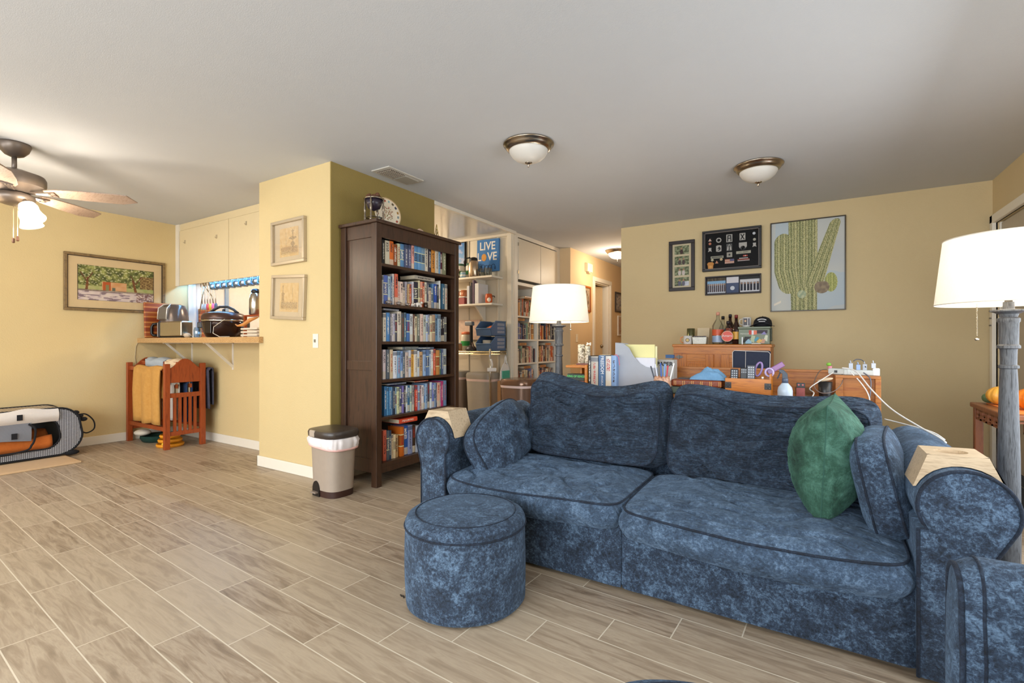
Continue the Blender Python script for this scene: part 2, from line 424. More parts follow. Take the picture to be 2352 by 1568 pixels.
# entry door on the right wall
root = bpy.data.objects.new('door_1', None); C.objects.link(root); root['kind'] = 'structure'
mb = MB()
mb.box(1.295, 1.335, 5.53, 5.60, 0, 2.13); mb.box(1.295, 1.335, 4.55, 4.62, 0, 2.13); mb.box(1.295, 1.335, 4.55, 5.60, 2.06, 2.13)
mb.box(1.335, 1.40, 5.50, 5.53, 0, 2.06); mb.box(1.335, 1.40, 4.62, 4.65, 0, 2.06)
mb.build('door_frame', M_white, root, bevel=0.006)
MB().box(1.345, 1.385, 4.655, 5.495, 0.075, 2.05).build('door_leaf', plain('door_paint_greige', '#b9ad98', 0.5), root)
MB().box(1.33, 1.39, 4.65, 5.50, 0.0, 0.07).build('threshold', plain('threshold_grey', '#4d5560', 0.5), root)
mb = MB()
for z in (1.32, 1.26, 1.20, 0.55, 0.48, 0.41): mb.box(1.286, 1.296, 5.545, 5.575, z, z+0.012)
mb.build('strike_plate', P('#7b756a', 0.4, 0.6), root)
# the hall door, standing ajar
root = bpy.data.objects.new('door_2', None); C.objects.link(root); root['kind'] = 'structure'
mb = MB()
mb.box(-2.95, -2.925, 7.20, 7.27, 0, 2.05); mb.box(-2.95, -2.925, 7.96, 8.03, 0, 2.05); mb.box(-2.95, -2.925, 7.20, 8.03, 2.05, 2.12)
mb.box(-3.07, -2.95, 7.27, 7.29, 0, 2.05); mb.box(-3.07, -2.95, 7.93, 7.96, 0, 2.05); mb.box(-3.07, -2.95, 7.27, 7.96, 2.03, 2.05)
mb.build('door_frame', M_white, root, bevel=0.005)
mb = MB(T(-3.05, 7.90, 0) @ RZ(-14)); mb.box(-0.04, 0.0, -0.60, 0.0, 0.01, 2.02); mb.build('door_leaf', plain('hall_door_paint', '#e2cba4', 0.5), root)
MB().ball((-3.05, 7.86, 1.0), 0.03).build('door_handle', M_nickel, root, smooth=True)
mb = MB(); mb.box(-4.6, -4.5, 6.45, 9.4, 0, H); mb.box(-4.5, -3.60, 6.372, 6.45, 0, H); mb.box(-4.5, -3.07, 9.3, 9.4, 0, H)
struct('wall_bedroom', mb, M_hall)
struct('wall_kitchen', MB().box(-6.33, -6.324, 2.85, 5.10, 0, H), plain('kitchen_paint', '#e4e0d8', 0.5))
struct('wall_kitchen_back', MB().box(-4.10, -3.115, 3.57, 3.58, 0, H), M_alc)
# trims
def baseboard(name, boxes):
    mb = MB()
    for b in boxes: mb.box(*b)
    struct(name, mb, M_white, bevel=0.005)
baseboard('baseboard_left', [(-6.33, -6.315, -2.48, 2.715, 0, 0.09)])
baseboard('baseboard_counter', [(-6.33, -4.045, 2.715, 2.73, 0, 0.09)])
baseboard('baseboard_pier', [(-4.06, -3.08, 2.37, 2.385, 0, 0.09), (-4.06, -4.045, 2.37, 2.715, 0, 0.09), (-3.095, -3.08, 2.385, 3.57, 0, 0.09)])
baseboard('baseboard_back', [(-1.92, 1.32, 5.605, 5.62, 0, 0.09)])
struct('trim_1', MB().box(-3.125, -3.09, 3.57, 5.10, 2.405, H), M_white, bevel=0.004)
struct('trim_2', MB().box(-6.33, -3.16, 5.07, 5.10, 2.395, H), M_alc, bevel=0.004)
mb = MB(); mb.box(-3.21, -3.14, 5.06, 5.12, 0, H); mb.box(-3.155, -3.12, 5.075, 5.14, 0, H)
struct('trim_3', mb, M_alc, bevel=0.008)
mb = MB()
for x in (-5.2, -4.75, -4.3, -3.83, -3.36): mb.box(x-0.012, x+0.012, 5.085, 5.10, 0, 2.40)
struct('trim_4', mb, M_alc, bevel=0.003)
struct('trim_5', MB().box(-6.33, -3.125, 3.57, 5.07, 2.425, 2.4399), plain('alcove_ceiling_gloss', '#d5d0c6', 0.18))
# casing at the kitchen's corner, seen through the pass-through
struct('trim_6', MB().box(-6.33, -6.30, 2.85, 2.93, 1.12, 2.3), M_white)
struct('trim_7', MB().box(-6.33, -6.305, 3.28, 3.32, 1.12, 1.8), P('#8fa8c4', 0.4))
# ================================================================ ceiling fittings
def flush_light(pos, label, lit=False, pw=14):
    t = thing('ceiling_light', label, 'ceiling light', None, (pos[0], pos[1], H))
    c = (pos[0], pos[1], H)
    part(MB().lathe([(0.172, 0), (0.178, -0.006), (0.174, -0.014), (0.166, -0.018), (0.160, -0.030), (0.150, -0.042), (0.142, -0.046), (0.135, -0.05), (0.05, -0.048)], c, 48), 'trim_ring', M_nickel, t, smooth=True)
    part(MB().lathe([(0.136, -0.046), (0.133, -0.06), (0.118, -0.085), (0.092, -0.108), (0.06, -0.123), (0.03, -0.13), (0.005, -0.132)], c, 40), 'glass_bowl', M_frost_on if lit else M_frost, t, smooth=True)
    part(MB().lathe([(0.004, -0.126), (0.026, -0.130), (0.024, -0.136), (0.01, -0.142), (0.006, -0.15), (0.008, -0.158), (0.002, -0.163)], c, 16), 'finial', M_nickel, t, smooth=True)
    if lit: point('ceiling_bulb', (pos[0], pos[1], H-0.30), pw, WARM, 0.08)
flush_light((-1.66, 2.90), 'flush frosted bowl light on the ceiling nearer the dark bookcase')
flush_light((-0.34, 4.19), 'flush frosted bowl light on the ceiling nearer the cactus picture')
flush_light((-4.9, 4.1), 'unseen lit bowl light added on the kitchen ceiling behind the upper cabinets', True, 48)  # fixture out of view, added to brighten the kitchen and alcove
flush_light((-2.44, 6.93), 'small lit bowl light glowing on the hallway ceiling', True)
t = thing('air_vent', 'rectangular white ceiling vent beside the olive wall', 'vent', None, (-2.88, 2.88, H))
part(MB().box(-2.985, -2.785, 2.68, 3.08, H-0.010, H), 'frame', plain('vent_white', '#c9c4ba', 0.5), t, bevel=0.004)
mb = MB(); mb.box(-2.955, -2.815, 2.72, 2.88, H-0.013, H-0.009)
part(mb, 'grille_opening', P('#4a382b', 0.8), t)
mb = MB()
for i in range(9): mb.box(-2.957, -2.813, 2.725+i*0.018, 2.729+i*0.018, H-0.018, H-0.008)
for i in range(5): mb.box(-2.945+i*0.028, -2.941+i*0.028, 2.72, 2.88, H-0.018, H-0.008)
part(mb, 'louvre', plain('vent_louvre', '#a89c8c', 0.5), t)
part(MB().box(-2.955, -2.815, 2.89, 3.05, H-0.018, H-0.008), 'plate', plain('vent_plate', '#aaa499', 0.5), t, bevel=0.004)
# ---- ceiling fan
FX, FY = -4.69, 1.02
t = thing('ceiling_fan', 'pewter ceiling fan with limed blades and lit glass shades', 'ceiling fan', None, (FX, FY, H))
part(MB().lathe([(0.085, 0), (0.088, -0.012), (0.075, -0.05), (0.05, -0.08), (0.028, -0.09), (0.02, -0.092)], (FX, FY, H), 36), 'canopy', M_bronze, t, smooth=True)
part(MB().lathe([(0.014, -0.08), (0.014, -0.20)], (FX, FY, H), 16), 'downrod', M_bronze, t, smooth=True)
part(MB().lathe([(0.03, -0.175), (0.06, -0.182), (0.11, -0.20), (0.155, -0.215), (0.165, -0.235), (0.165, -0.275), (0.158, -0.292), (0.10, -0.315), (0.085, -0.335), (0.06, -0.345)], (FX, FY, H), 48), 'motor_housing', M_bronze, t, smooth=True, angle=40)
part(MB().lathe([(0.07, -0.34), (0.105, -0.355), (0.11, -0.38), (0.095, -0.41), (0.05, -0.425), (0.005, -0.43)], (FX, FY, H), 36), 'light_fitter', M_bronze, t, smooth=True)
M_blade = wood('fan_blade_wood', '#8b7464', '#a89282', 5, (1.5, 16, 16), 0.5)
for k in range(5):
    a = 52+72*k; M = T(FX, FY, H-0.325) @ RZ(a) @ RX(-13)
    prof = [(0.17, -0.035), (0.24, -0.058), (0.40, -0.070), (0.60, -0.072), (0.66, -0.066), (0.70, 0.03), (0.60, 0.070), (0.40, 0.066), (0.24, 0.050), (0.17, 0.03)]
    part(MB(M).prism(prof, -0.004, 0.004), 'blade', M_blade, t, bevel=0.002)
    mb = MB(M); mb.prism([(0.06, -0.018), (0.14, -0.012), (0.23, -0.035), (0.235, 0.03), (0.14, 0.012), (0.06, 0.018)], -0.014, -0.005)
    for q in ((0.20, -0.018), (0.20, 0.014), (0.225, 0.0)): mb.lathe([(0.007, -0.018), (0.007, -0.012)], (q[0], q[1], 0), 10)
    part(mb, 'blade_arm', M_bronze, t)
for k in range(3):
    a = math.radians(18+120*k); d = Vector((math.cos(a), math.sin(a), 0))
    p0 = Vector((FX, FY, H-0.385))+d*0.07; p1 = Vector((FX, FY, H-0.425))+d*0.115
    mb = MB(); mb.tube([p0, p0.lerp(p1, 0.6)+Vector((0, 0, 0.01)), p1], 0.012, 10); arm = part(mb, 'lamp_arm', M_bronze, t, smooth=True)
    M = T(*p1) @ RZ(math.degrees(a)) @ RY(-32)
    part(MB(M).lathe([(0.028, 0.0), (0.045, -0.012), (0.052, -0.035), (0.050, -0.075), (0.058, -0.10), (0.068, -0.125), (0.066, -0.125), (0.055, -0.10), (0.047, -0.075), (0.049, -0.035), (0.04, -0.014), (0.02, -0.004)], (0, 0, 0), 28), 'lamp_shade', M_frost_on, t, smooth=True)
    part(MB(M).ball((0, 0, -0.06), 0.028, 12), 'bulb', frosted('bulb_lit', '#ffffff', '#fff0d0', 9) if k == 0 else bpy.data.materials['bulb_lit'], t, smooth=True)
    q = M @ Vector((0, 0, -0.19)); point('fan_bulb', q, 2.6, (1.0, 0.87, 0.70), 0.045)
    q = p1+d*0.12+Vector((0, 0, -0.02)); point('fan_bulb_glow', q, 5.0, (1.0, 0.87, 0.70), 0.03)
for dx, dy, zb in ((-0.02, 0.0, 1.79), (0.02, 0.012, 1.80)):
    mb = MB(); mb.tube([(FX+dx, FY+dy, H-0.42), (FX+dx, FY+dy, zb)], 0.0018, 6)
    ch = part(mb, 'pull_chain', M_nickel, t)
    MB().lathe([(0.002, 0.0), (0.008, -0.005), (0.009, -0.03), (0.005, -0.036)], (FX+dx, FY+dy, zb), 12).build('chain_knob', P('#6d4a33', 0.4), ch)
# ================================================================ wall pictures
def picture(name, label, cat, W, Hh, M, fw, fd, fm, mount, iw, ih, fn, nx, ny, group=None, glassy=True, inner=None, off=(0, 0)):
    t = thing(name, label, cat, group, tuple(M.translation))
    mb = MB(M); x, y = W/2, Hh/2
    for a, b, c, d in ((-x, x, -y, -y+fw), (-x, x, y-fw, y), (-x, -x+fw, -y+fw, y-fw), (x-fw, x, -y+fw, y-fw)): mb.box(a, b, c, d, 0.0, fd)
    part(mb, 'frame', fm, t, bevel=min(0.003, fw/4))
    if inner:
        mb = MB(M); x2, y2 = x-fw, y-fw; q = 0.006
        for a, b, c, d in ((-x2, x2, -y2, -y2+q), (-x2, x2, y2-q, y2), (-x2, -x2+q, -y2, y2), (x2-q, x2, -y2, y2)): mb.box(a, b, c, d, 0.0, fd*0.75)
        part(mb, 'inner_frame', inner, t)
    if mount: part(MB(M).box(-x+fw*0.6, x-fw*0.6, -y+fw*0.6, y-fw*0.6, 0.001, 0.006), 'mount', mount, t)
    if fn: paint('print', iw, ih, nx, ny, fn, M @ T(off[0], off[1], 0.0072), t)
    if glassy: part(MB(M).box(-x+fw*0.8, x-fw*0.8, -y+fw*0.8, y-fw*0.8, fd*0.55, fd*0.55+0.0015), 'glass', M_pane, t)
    return t
def landscape(u, v):
    n1 = nz(u*14, v*9); n2 = nz(u*40, v*26, 3); n3 = nz(u*8, v*30, 9)
    c = lerp('#c9c08a', '#a9b36a', n1+0.5)
    if v > 0.42:                                                 # foliage
        k = 0.5+n1*0.9+n2*0.5
        c = lerp('#4c5426', '#b0b264', k)
        if n2 > 0.28: c = lerp(c, '#e8e2c2', 0.7)
        if u > 0.8 and v < 0.8: c = lerp('#6b4e2c', '#b59a60', 0.5+n2)
    if 0.28 < v < 0.56 and 0.30 < u < 0.62:                      # adobe house
        c = lerp('#d99c62', '#e0b184', 0.5+n1)
        if 0.31 < u < 0.41: c = hx('#bf5a24') if not (0.345 < u < 0.385 and v < 0.47) else hx('#8b8a58')
        if 0.43 < u < 0.47 and v < 0.40: c = hx('#6a6f5c')
    for cx, w0, lean in ((0.11, 0.018, 0.02), (0.745, 0.02, -0.06)):
        if 0.26 < v < 0.66 and abs(u-(cx+lean*(v-0.3)*2)) < w0*(1.3-v): c = lerp('#6b3c22', '#94602f', 0.5+n2)
        if 0.55 < v < 0.8 and abs(abs(u-cx)-(v-0.55)*0.30) < 0.008: c = hx('#6b3c22')
    if v < 0.30:                                                 # sunlit ground with shadows
        c = lerp('#e8d8cc', '#d6c2c4', 0.5+n1)
        if n3+n1*0.5 > 0.16: c = lerp(c, '#6f5a66', 0.7)
        if u > 0.75 and n2 > 0.0: c = lerp(c, '#7b4a42', 0.6)
    if 0.26 < v < 0.31: c = lerp(c, '#7c6a50', 0.5)
    if min(u, 1-u, (v)*1.0, 1-v) < 0.006: c = hx('#4b3a26')
    return c
M_goldfr = wood('dull_gold_frame', '#5c4a30', '#836a44', 8, (3, 3, 3), 0.4)
picture('framed_painting', 'framed desert-house watercolour with wide cream mount on the dining wall', 'picture', 0.885, 0.585, wallE(-6.33, 2.165, 1.682), 0.026, 0.026, M_goldfr,
        P('#e3c99c', 0.8), 0.67, 0.36, landscape, 170, 95, inner=P('#3a2a1a', 0.5))
def fountain(which):
    def fn(u, v):
        n1 = nz(u*9, v*9, which); n2 = nz(u*45, v*45, which+5); c = lerp('#eccb96', '#e2ba80', 0.5+n1)
        cx = 0.70 if which == 0 else 0.16
        ink = 0
        w = 0.03
        for zc, ww, hh in ((0.86, 0.09, 0.02), (0.62, 0.20, 0.045), (0.42, 0.10, 0.08)):
            s = 1 if which == 0 else 0.45
            if ((u-cx)/(ww*s))**2+((v-zc)/hh)**2 < 1: ink = 1
        if abs(u-cx) < w*(1.6 if v < 0.5 else 0.8) and 0.12 < v < 0.92: ink = 1
        if which == 1 and abs(u-cx) < 0.07 and 0.25 < v < 0.6: ink = 1
        ob = 0.34 if which == 0 else 0.68
        if abs(u-ob) < 0.012 and 0.28 < v < 0.86: ink = 0.8
        if v < 0.34+0.05*nz(u*20, 0, which) and v > 0.10 and 0.06 < u < 0.95: ink = max(ink, 0.75)
        if v <= 0.12 and v > 0.07 and 0.08 < u < 0.92: ink = 0.3
        if ink and n2+0.25 > 0.05: c = lerp(c, '#6b5848', ink*0.75*(0.6+n2))
        return c
    return fn
M_champ = plain('champagne_frame', '#bcab90', 0.35, 0.3)
picture('framed_sketch', 'upper champagne-framed fountain sketch on the yellow pier', 'picture', 0.445, 0.355*1.02, wallS(-3.61, 2.385, 1.882) @ RZ(0.5), 0.024, 0.03, M_champ,
        P('#dcc6a4', 0.8), 0.25, 0.235, fountain(0), 90, 84)
picture('framed_sketch', 'lower champagne-framed fountain sketch hanging tilted on the yellow pier', 'picture', 0.445, 0.355*1.02, wallS(-3.61, 2.385, 1.43) @ RZ(-3.2), 0.024, 0.03, M_champ,
        P('#dcc6a4', 0.8), 0.25, 0.235, fountain(1), 90, 84)
t = thing('light_switch', 'white toggle light switch on the yellow pier', 'light switch', None, (-3.275, 2.385, 1.10))
part(MB(wallS(-3.275, 2.385, 1.075)).box(-0.032, 0.032, -0.055, 0.055, 0, 0.006), 'plate', P('#efe6d4', 0.4), t, bevel=0.002)
part(MB(wallS(-3.275, 2.385, 1.075)).box(-0.005, 0.005, -0.012, 0.012, 0.006, 0.016), 'toggle', P('#8a8272', 0.5), t)
# ================================================================ upper cabinets over the pass-through
t = thing('wall_cabinet', 'cream upper cabinets hanging over the kitchen pass-through', 'cabinet', None, (-5.2, 2.9, 2.0))
mb = MB(); mb.box(-6.33, -4.045, 2.745, 3.08, 1.80, H-0.001); mb.box(-6.33, -4.045, 2.745, 2.765, 1.74, 1.80)
part(mb, 'body', M_cab, t)
for x0, x1 in ((-6.24, -5.19), (-5.18, -4.05)):
    part(MB().box(x0, x1, 2.725, 2.745, 1.723, 2.36), 'door', M_cab, t, bevel=0.003)
part(MB().box(-6.33, -6.25, 2.722, 2.745, 1.723, H-0.001), 'stile', M_white, t)
part(MB().box(-6.25, -4.05, 2.735, 2.745, 2.365, H-0.001), 'header', M_cab, t)
M_led = frosted('led_lit', '#ffffff', '#a8d4ff', 14)
for i in range(22): part(MB().ball((-6.2+i*0.095, 2.80, 1.793), 0.0055, 8), 'led', M_led, t, smooth=True)
area('under_cabinet_led', (-5.4, 2.82, 1.785), (0, 0, 0), 1.7, 0.03, 9, (0.16, 0.48, 1.0))
for x, z, lb in ((-6.11, 2.22, 'left'), (-5.42, 2.20, 'middle'), (-4.85, 2.27, 'right')):
    mb = MB(wallS(x, 2.725, z)); mb.box(-0.012, 0.012, -0.02, 0.02, 0, 0.004); mb.tube([(0, -0.008, 0.004), (0, -0.014, 0.014), (0, -0.004, 0.02)], 0.003, 6)
    single(mb, 'wall_hook', P('#b9a98a', 0.3), lb+'most of three small adhesive hooks on the cream upper cabinets' if lb != 'middle' else 'middle one of three small adhesive hooks on the cream upper cabinets', 'hook', 'adhesive hooks')
# counter
def granite():
    t = NT('speckled_counter_laminate'); v = t.coord(); f = t.noise(v, 130, 3, 0.8)
    t.base(t.ramp(f, [(0.3, '#6b4a2c'), (0.45, '#b58a58'), (0.6, '#d4ad78'), (0.75, '#8a6238')])); t.set(Roughness=0.3); return t.m
M_ctr = granite()
t = thing('bar_counter', 'speckled brown pass-through counter along the opening in the dining wall', 'counter', None, (-5.2, 2.6, 1.06))
mb = MB(); mb.box(-6.33, -4.05, 2.385, 3.35, 1.06, 1.112); mb.box(-6.33, -3.985, 2.345, 2.384, 1.06, 1.112)
part(mb, 'countertop', M_ctr, t)
for x in (-5.95, -5.10):
    mb = MB(); mb.box(x-0.012, x+0.012, 2.722, 2.73, 0.78, 1.06); mb.box(x-0.012, x+0.012, 2.44, 2.73, 1.052, 1.06)
    mb.prism([(2.46, 1.052), (2.485, 1.052), (2.722, 0.83), (2.722, 0.80)], x-0.01, x+0.01, 'x')
    mb.v = mb.v
    single(mb, 'shelf_bracket', M_white, ('left' if x < -5.5 else 'right')+' white wall bracket under the speckled pass-through counter', 'bracket', 'counter brackets')
single(MB().tube([(-6.325, 2.36, 1.09), (-6.322, 2.33, 1.02), (-6.32, 2.32, 0.9), (-6.32, 2.34, 0.7), (-6.318, 2.38, 0.5)], 0.004, 6), 'cable', P('#b8a888', 0.5), 'thin tan cord hanging off the left end of the counter', 'cord')
Z = 1.113
# cutting boards
def striped(name):
    t = NT(name); v = t.coord('Object', (1, 1, 26)); w = t.n('ShaderNodeTexWave', wave_type='BANDS', bands_direction='Z'); w.inputs['Scale'].default_value = 0.11; w.inputs['Distortion'].default_value = 0.4
    t.l(v, w.inputs['Vector']); t.base(t.ramp(w.outputs['Fac'], [(0.2, '#8a3a18'), (0.45, '#b8682c'), (0.6, '#cf8f48'), (0.85, '#9c4c20')])); t.set(Roughness=0.4); return t.m
M_stripe = striped('striped_cutting_board')
mb = MB(T(-6.27, 2.55, Z) @ RY(-4)); mb.box(-0.012, 0.012, -0.16, 0.22, 0, 0.40)
single(mb, 'cutting_board', M_stripe, 'large striped cutting board leaning on the wall behind the air fryer', 'cutting board', bevel=0.01)
mb = MB(T(-6.29, 3.06, Z) @ RY(-3)); mb.box(-0.01, 0.01, -0.10, 0.10, 0, 0.36)
single(mb, 'cutting_board', M_stripe, 'smaller striped cutting board standing to the right of the air fryer', 'cutting board', bevel=0.02)
# air fryer
ax, ay = -6.12, 2.62
t = thing('air_fryer', 'grey egg-shaped air fryer with black handle on the counter', 'air fryer', None, (ax, ay, Z))
M_fry = plain('metallic_taupe_plastic', '#5e5148', 0.25, 0.4)
part(MB().lathe([(0.10, 0.0), (0.125, 0.01), (0.136, 0.06), (0.140, 0.16), (0.136, 0.24), (0.122, 0.32), (0.104, 0.365), (0.06, 0.378), (0.01, 0.38)], (ax, ay, Z), 40), 'body', M_fry, t, smooth=True)
MF = T(ax, ay, Z) @ RZ(-75)
part(MB(MF).prism([(0.115, 0.20), (0.145, 0.21), (0.132, 0.33), (0.085, 0.368), (0.06, 0.36)], -0.06, 0.06, 'y'), 'control_panel', P('#6e665c', 0.3), t, bevel=0.01)
mb = MB(MF); mb.tube([(0.10, -0.062, 0.20), (0.145, -0.063, 0.21), (0.135, -0.062, 0.33), (0.085, -0.05, 0.374), (0.085, 0.05, 0.374), (0.135, 0.062, 0.33), (0.145, 0.063, 0.21), (0.10, 0.062, 0.20)], 0.006, 8)
part(mb, 'trim_band', P('#d8d2c6', 0.25, 0.5), t, smooth=True)
MH = T(ax, ay, Z) @ RZ(232)
part(MB(MH).tube([(0.14, 0, 0.165), (0.20, 0, 0.155), (0.215, 0, 0.12), (0.215, 0, 0.05), (0.20, 0, 0.03), (0.14, 0, 0.03)], 0.014, 10), 'handle', M_black, t, smooth=True)
part(MB(MH).box(0.135, 0.152, -0.05, 0.05, 0.01, 0.175), 'drawer_front', M_fry, t, bevel=0.006)
# toaster
t = thing('toaster', 'long polished steel toaster with black ends on the counter', 'toaster', None, (-5.84, 2.50, Z))
M = T(-5.76, 2.475, Z) @ RZ(10)
part(MB(M).box(-0.155, 0.19, -0.065, 0.065, 0.012, 0.175), 'shell', M_steel, t, bevel=0.015, seg=4)
part(MB(M).box(-0.178, -0.152, -0.068, 0.068, 0.004, 0.178), 'end_cap', M_black, t, bevel=0.008)
part(MB(M).box(-0.16, 0.18, -0.06, 0.06, 0.0, 0.012), 'base', M_black, t)
part(MB(M).box(-0.13, 0.15, -0.015, 0.015, 0.1745, 0.1765), 'slot', P('#1a1512', 0.6), t)
part(MB(M).box(-0.200, -0.178, -0.02, 0.02, 0.10, 0.115), 'lever', M_black, t, bevel=0.003)
# cooker
cx, cy = -5.15, 2.66
M_ck = plain('dark_brown_gloss', '#2c1610', 0.18, 0.3)
t = thing('multicooker', 'large dark pressure cooker with arched lid handle on the counter', 'cooker', None, (cx, cy, Z))
part(MB().lathe([(0.13, 0), (0.16, 0.01), (0.185, 0.07), (0.198, 0.14), (0.198, 0.165)], (cx, cy, Z), 44), 'body', M_ck, t, smooth=True)
part(MB().lathe([(0.20, 0.163), (0.203, 0.168), (0.203, 0.178), (0.20, 0.182)], (cx, cy, Z), 44), 'rim', M_steel, t, smooth=True)
part(MB().lathe([(0.198, 0.182), (0.20, 0.19), (0.195, 0.225), (0.18, 0.245), (0.12, 0.262), (0.05, 0.27), (0.01, 0.271)], (cx, cy, Z), 44), 'lid', plain('lid_brown', '#4a3128', 0.3, 0.3), t, smooth=True)
MC = T(cx, cy, Z) @ RZ(32)
part(MB(MC).tube([(-0.15, 0, 0.25), (-0.10, 0, 0.29), (-0.04, 0, 0.318), (0.04, 0, 0.318), (0.10, 0, 0.29), (0.15, 0, 0.25)], 0.013, 10), 'lid_handle', M_black, t, smooth=True)
part(MB(MC).lathe([(0.014, 0.27), (0.014, 0.285), (0.02, 0.288), (0.004, 0.296)], (0, 0, 0), 14), 'steam_valve', M_black, t)
for s in (-1, 1): part(MB(MC).box(s*0.222-0.03, s*0.222+0.03, -0.04, 0.04, 0.10, 0.16), 'side_handle', M_black, t, bevel=0.008)
part(MB(MC @ RZ(-12)).box(-0.035, 0.04, -0.205, -0.19, 0.04, 0.16), 'front_panel', plain('cooker_panel', '#1a0c08', 0.15), t, bevel=0.005)
single(MB().tube([(-4.90, 2.54, Z+0.18), (-4.95, 2.46, Z+0.10), (-4.90, 2.43, Z+0.04), (-4.80, 2.44, Z+0.005), (-4.70, 2.48, Z+0.006)], 0.0035, 6), 'cable', P('#c8bca8', 0.4), 'pale cord draped over the front of the dark pressure cooker', 'cord')
# thermos on a small rack
t = thing('wooden_rack', 'small wooden rack holding the steel flask beside the pier', 'rack', None, (-4.75, 2.85, Z))
mb = MB(); mb.box(-4.945, -4.58, 2.75, 2.99, Z+0.215, Z+0.23); part(mb, 'shelf', M_cherry, t)
for x in (-4.93, -4.6):
    for y in (2.76, 2.965): part(MB().box(x-0.012, x+0.012, y-0.012, y+0.012, Z, Z+0.215), 'leg', M_cherry, t)
t = thing('thermos_flask', 'brushed steel vacuum flask standing on the wooden rack', 'flask', None, (-4.88, 2.84, Z+0.231))
part(MB().lathe([(0.055, 0), (0.062, 0.01), (0.062, 0.16), (0.05, 0.215), (0.04, 0.235)], (-4.88, 2.84, Z+0.231), 30), 'body', M_steel, t, smooth=True)
part(MB().lathe([(0.042, 0.233), (0.044, 0.245), (0.04, 0.265), (0.02, 0.275), (0.004, 0.277)], (-4.88, 2.84, Z+0.231), 24), 'lid', M_black, t, smooth=True)
part(MB().tube([(-4.83, 2.86, Z+0.45), (-4.79, 2.875, Z+0.44), (-4.785, 2.875, Z+0.34), (-4.825, 2.86, Z+0.30)], 0.008, 8), 'handle', M_steel, t, smooth=True)
mb = MB()
for k in range(3): mb.box(-4.55, -4.28, 2.50, 2.66, Z+0.008+k*0.03, Z+0.026+k*0.03)
single(mb, 'dish_towel', P('#d9cdb8', 0.9, bump=0.4, bscale=120), 'folded cream cloths stacked at the right end of the counter', 'cloth', bevel=0.006)
mb = MB(); mb.tube([(-4.58, 2.47, Z+0.12), (-4.54, 2.47, Z+0.105), (-4.48, 2.49, Z+0.115), (-4.42, 2.52, Z+0.16), (-4.36, 2.56, Z+0.185)], [0.004, 0.008, 0.017, 0.018, 0.006], 10)
single(mb, 'wooden_spoon', P('#c8843c', 0.5), 'curved wooden server resting over the folded cream cloths', 'utensil', smooth=True)
mb = MB(); mb.lathe([(0.03, 0), (0.035, 0.01), (0.036, 0.08), (0.03, 0.10), (0.03, 0.108)], (-5.47, 2.56, Z), 20)
single(mb, 'glass_jar', M_jarblue, 'small blue-tinted glass jar between toaster and cooker', 'jar', smooth=True)
mb = MB(); mb.ball((-5.56, 2.50, Z+0.026), 0.032, 14, sq=(1.4, 1, 0.8))
single(mb, 'paper_towel_ball', P('#cdb9a0', 0.8), 'small crumpled tan bag beside the toaster', 'bag', smooth=True)
# mug tree
t = thing('utensil_stand', 'dark metal branching stand between toaster and cooker', 'stand', None, (-5.50, 2.72, Z))
mb = MB(); mb.lathe([(0.05, 0), (0.05, 0.008)], (-5.50, 2.72, Z), 20); part(mb, 'base', M_black, t)
mb = MB(); mb.tube([(-5.50, 2.72, Z), (-5.50, 2.72, Z+0.17)], 0.006, 8)
for k in range(5):
    a = 1.25*k; mb.tube([(-5.50, 2.72, Z+0.08+0.018*k), (-5.50+0.045*math.cos(a), 2.72+0.045*math.sin(a), Z+0.10+0.018*k), (-5.50+0.05*math.cos(a), 2.72+0.05*math.sin(a), Z+0.115+0.018*k)], 0.004, 6)
part(mb, 'branch', plain('teal_black_metal', '#1f3a44', 0.4), t)
# hanging glasses
mt = MB(); 
for i in range(9):
    x = -5.88+i*0.125
    mb = MB(); mb.lathe([(0.048, 0.0), (0.05, -0.02), (0.05, -0.09), (0.044, -0.112), (0.036, -0.12), (0.006, -0.122), (0.006, -0.117), (0.034, -0.115), (0.041, -0.108), (0.046, -0.088), (0.046, -0.02), (0.044, 0.0)], (x, 2.93, 1.795), 24, cap=False)
    single(mb, 'hanging_glass', M_jarblue, ['first', 'second', 'third', 'fourth', 'fifth', 'sixth', 'seventh', 'eighth', 'ninth'][i]+' blue-lit glass from the left hanging under the upper cabinets', 'glass', 'glasses hanging under the cabinets', smooth=True)
# hanging utensils
cols = ['#c9c4c0', '#b8b8c0', '#d84a4a', '#e0b03a', '#e8688a', '#50505a']
nm = ['steel-handled ladle', 'slotted steel spatula', 'red-handled spoon', 'yellow-handled spoon', 'pink-handled spatula', 'dark turner']
for i in range(6):
    y = 2.97; x = -6.27+0.062*i
    t = thing('hanging_utensil', nm[i]+' hanging in the blue light below the upper cabinets', 'utensil', 'hanging kitchen utensils', (x, y, 1.72))
    mb = MB(); mb.tube([(x, y, 1.80), (x, y, 1.71), (x+0.008, y+0.01, 1.60), (x+0.012, y+0.012, 1.52)], 0.005, 8); part(mb, 'handle', M_steel, t, smooth=True)
    mb = MB(); mb.ball((x+0.014, y+0.012, 1.49), 0.032, 12, sq=(0.9, 0.5, 1.25)); part(mb, 'head', P(cols[i], 0.35, 0.3 if i < 2 else 0.0), t, smooth=True)
mb = MB(); mb.tube([(-6.20, 2.95, 1.78), (-6.13, 3.03, 1.62), (-6.10, 3.06, 1.40)], 0.006, 6); mb.tube([(-6.20, 2.99, 1.78), (-6.19, 2.95, 1.62), (-6.20, 2.92, 1.40)], 0.006, 6)
for k in range(6): mb.tube([(-6.15+0.02*math.cos(k), 3.0+0.02*math.sin(k), 1.50), (-6.15+0.05*math.cos(k), 3.0+0.05*math.sin(k), 1.36), (-6.15, 3.0, 1.28)], 0.002, 5)
single(mb, 'whisk', M_steel, 'large wire whisk hanging left of the other utensils', 'utensil')
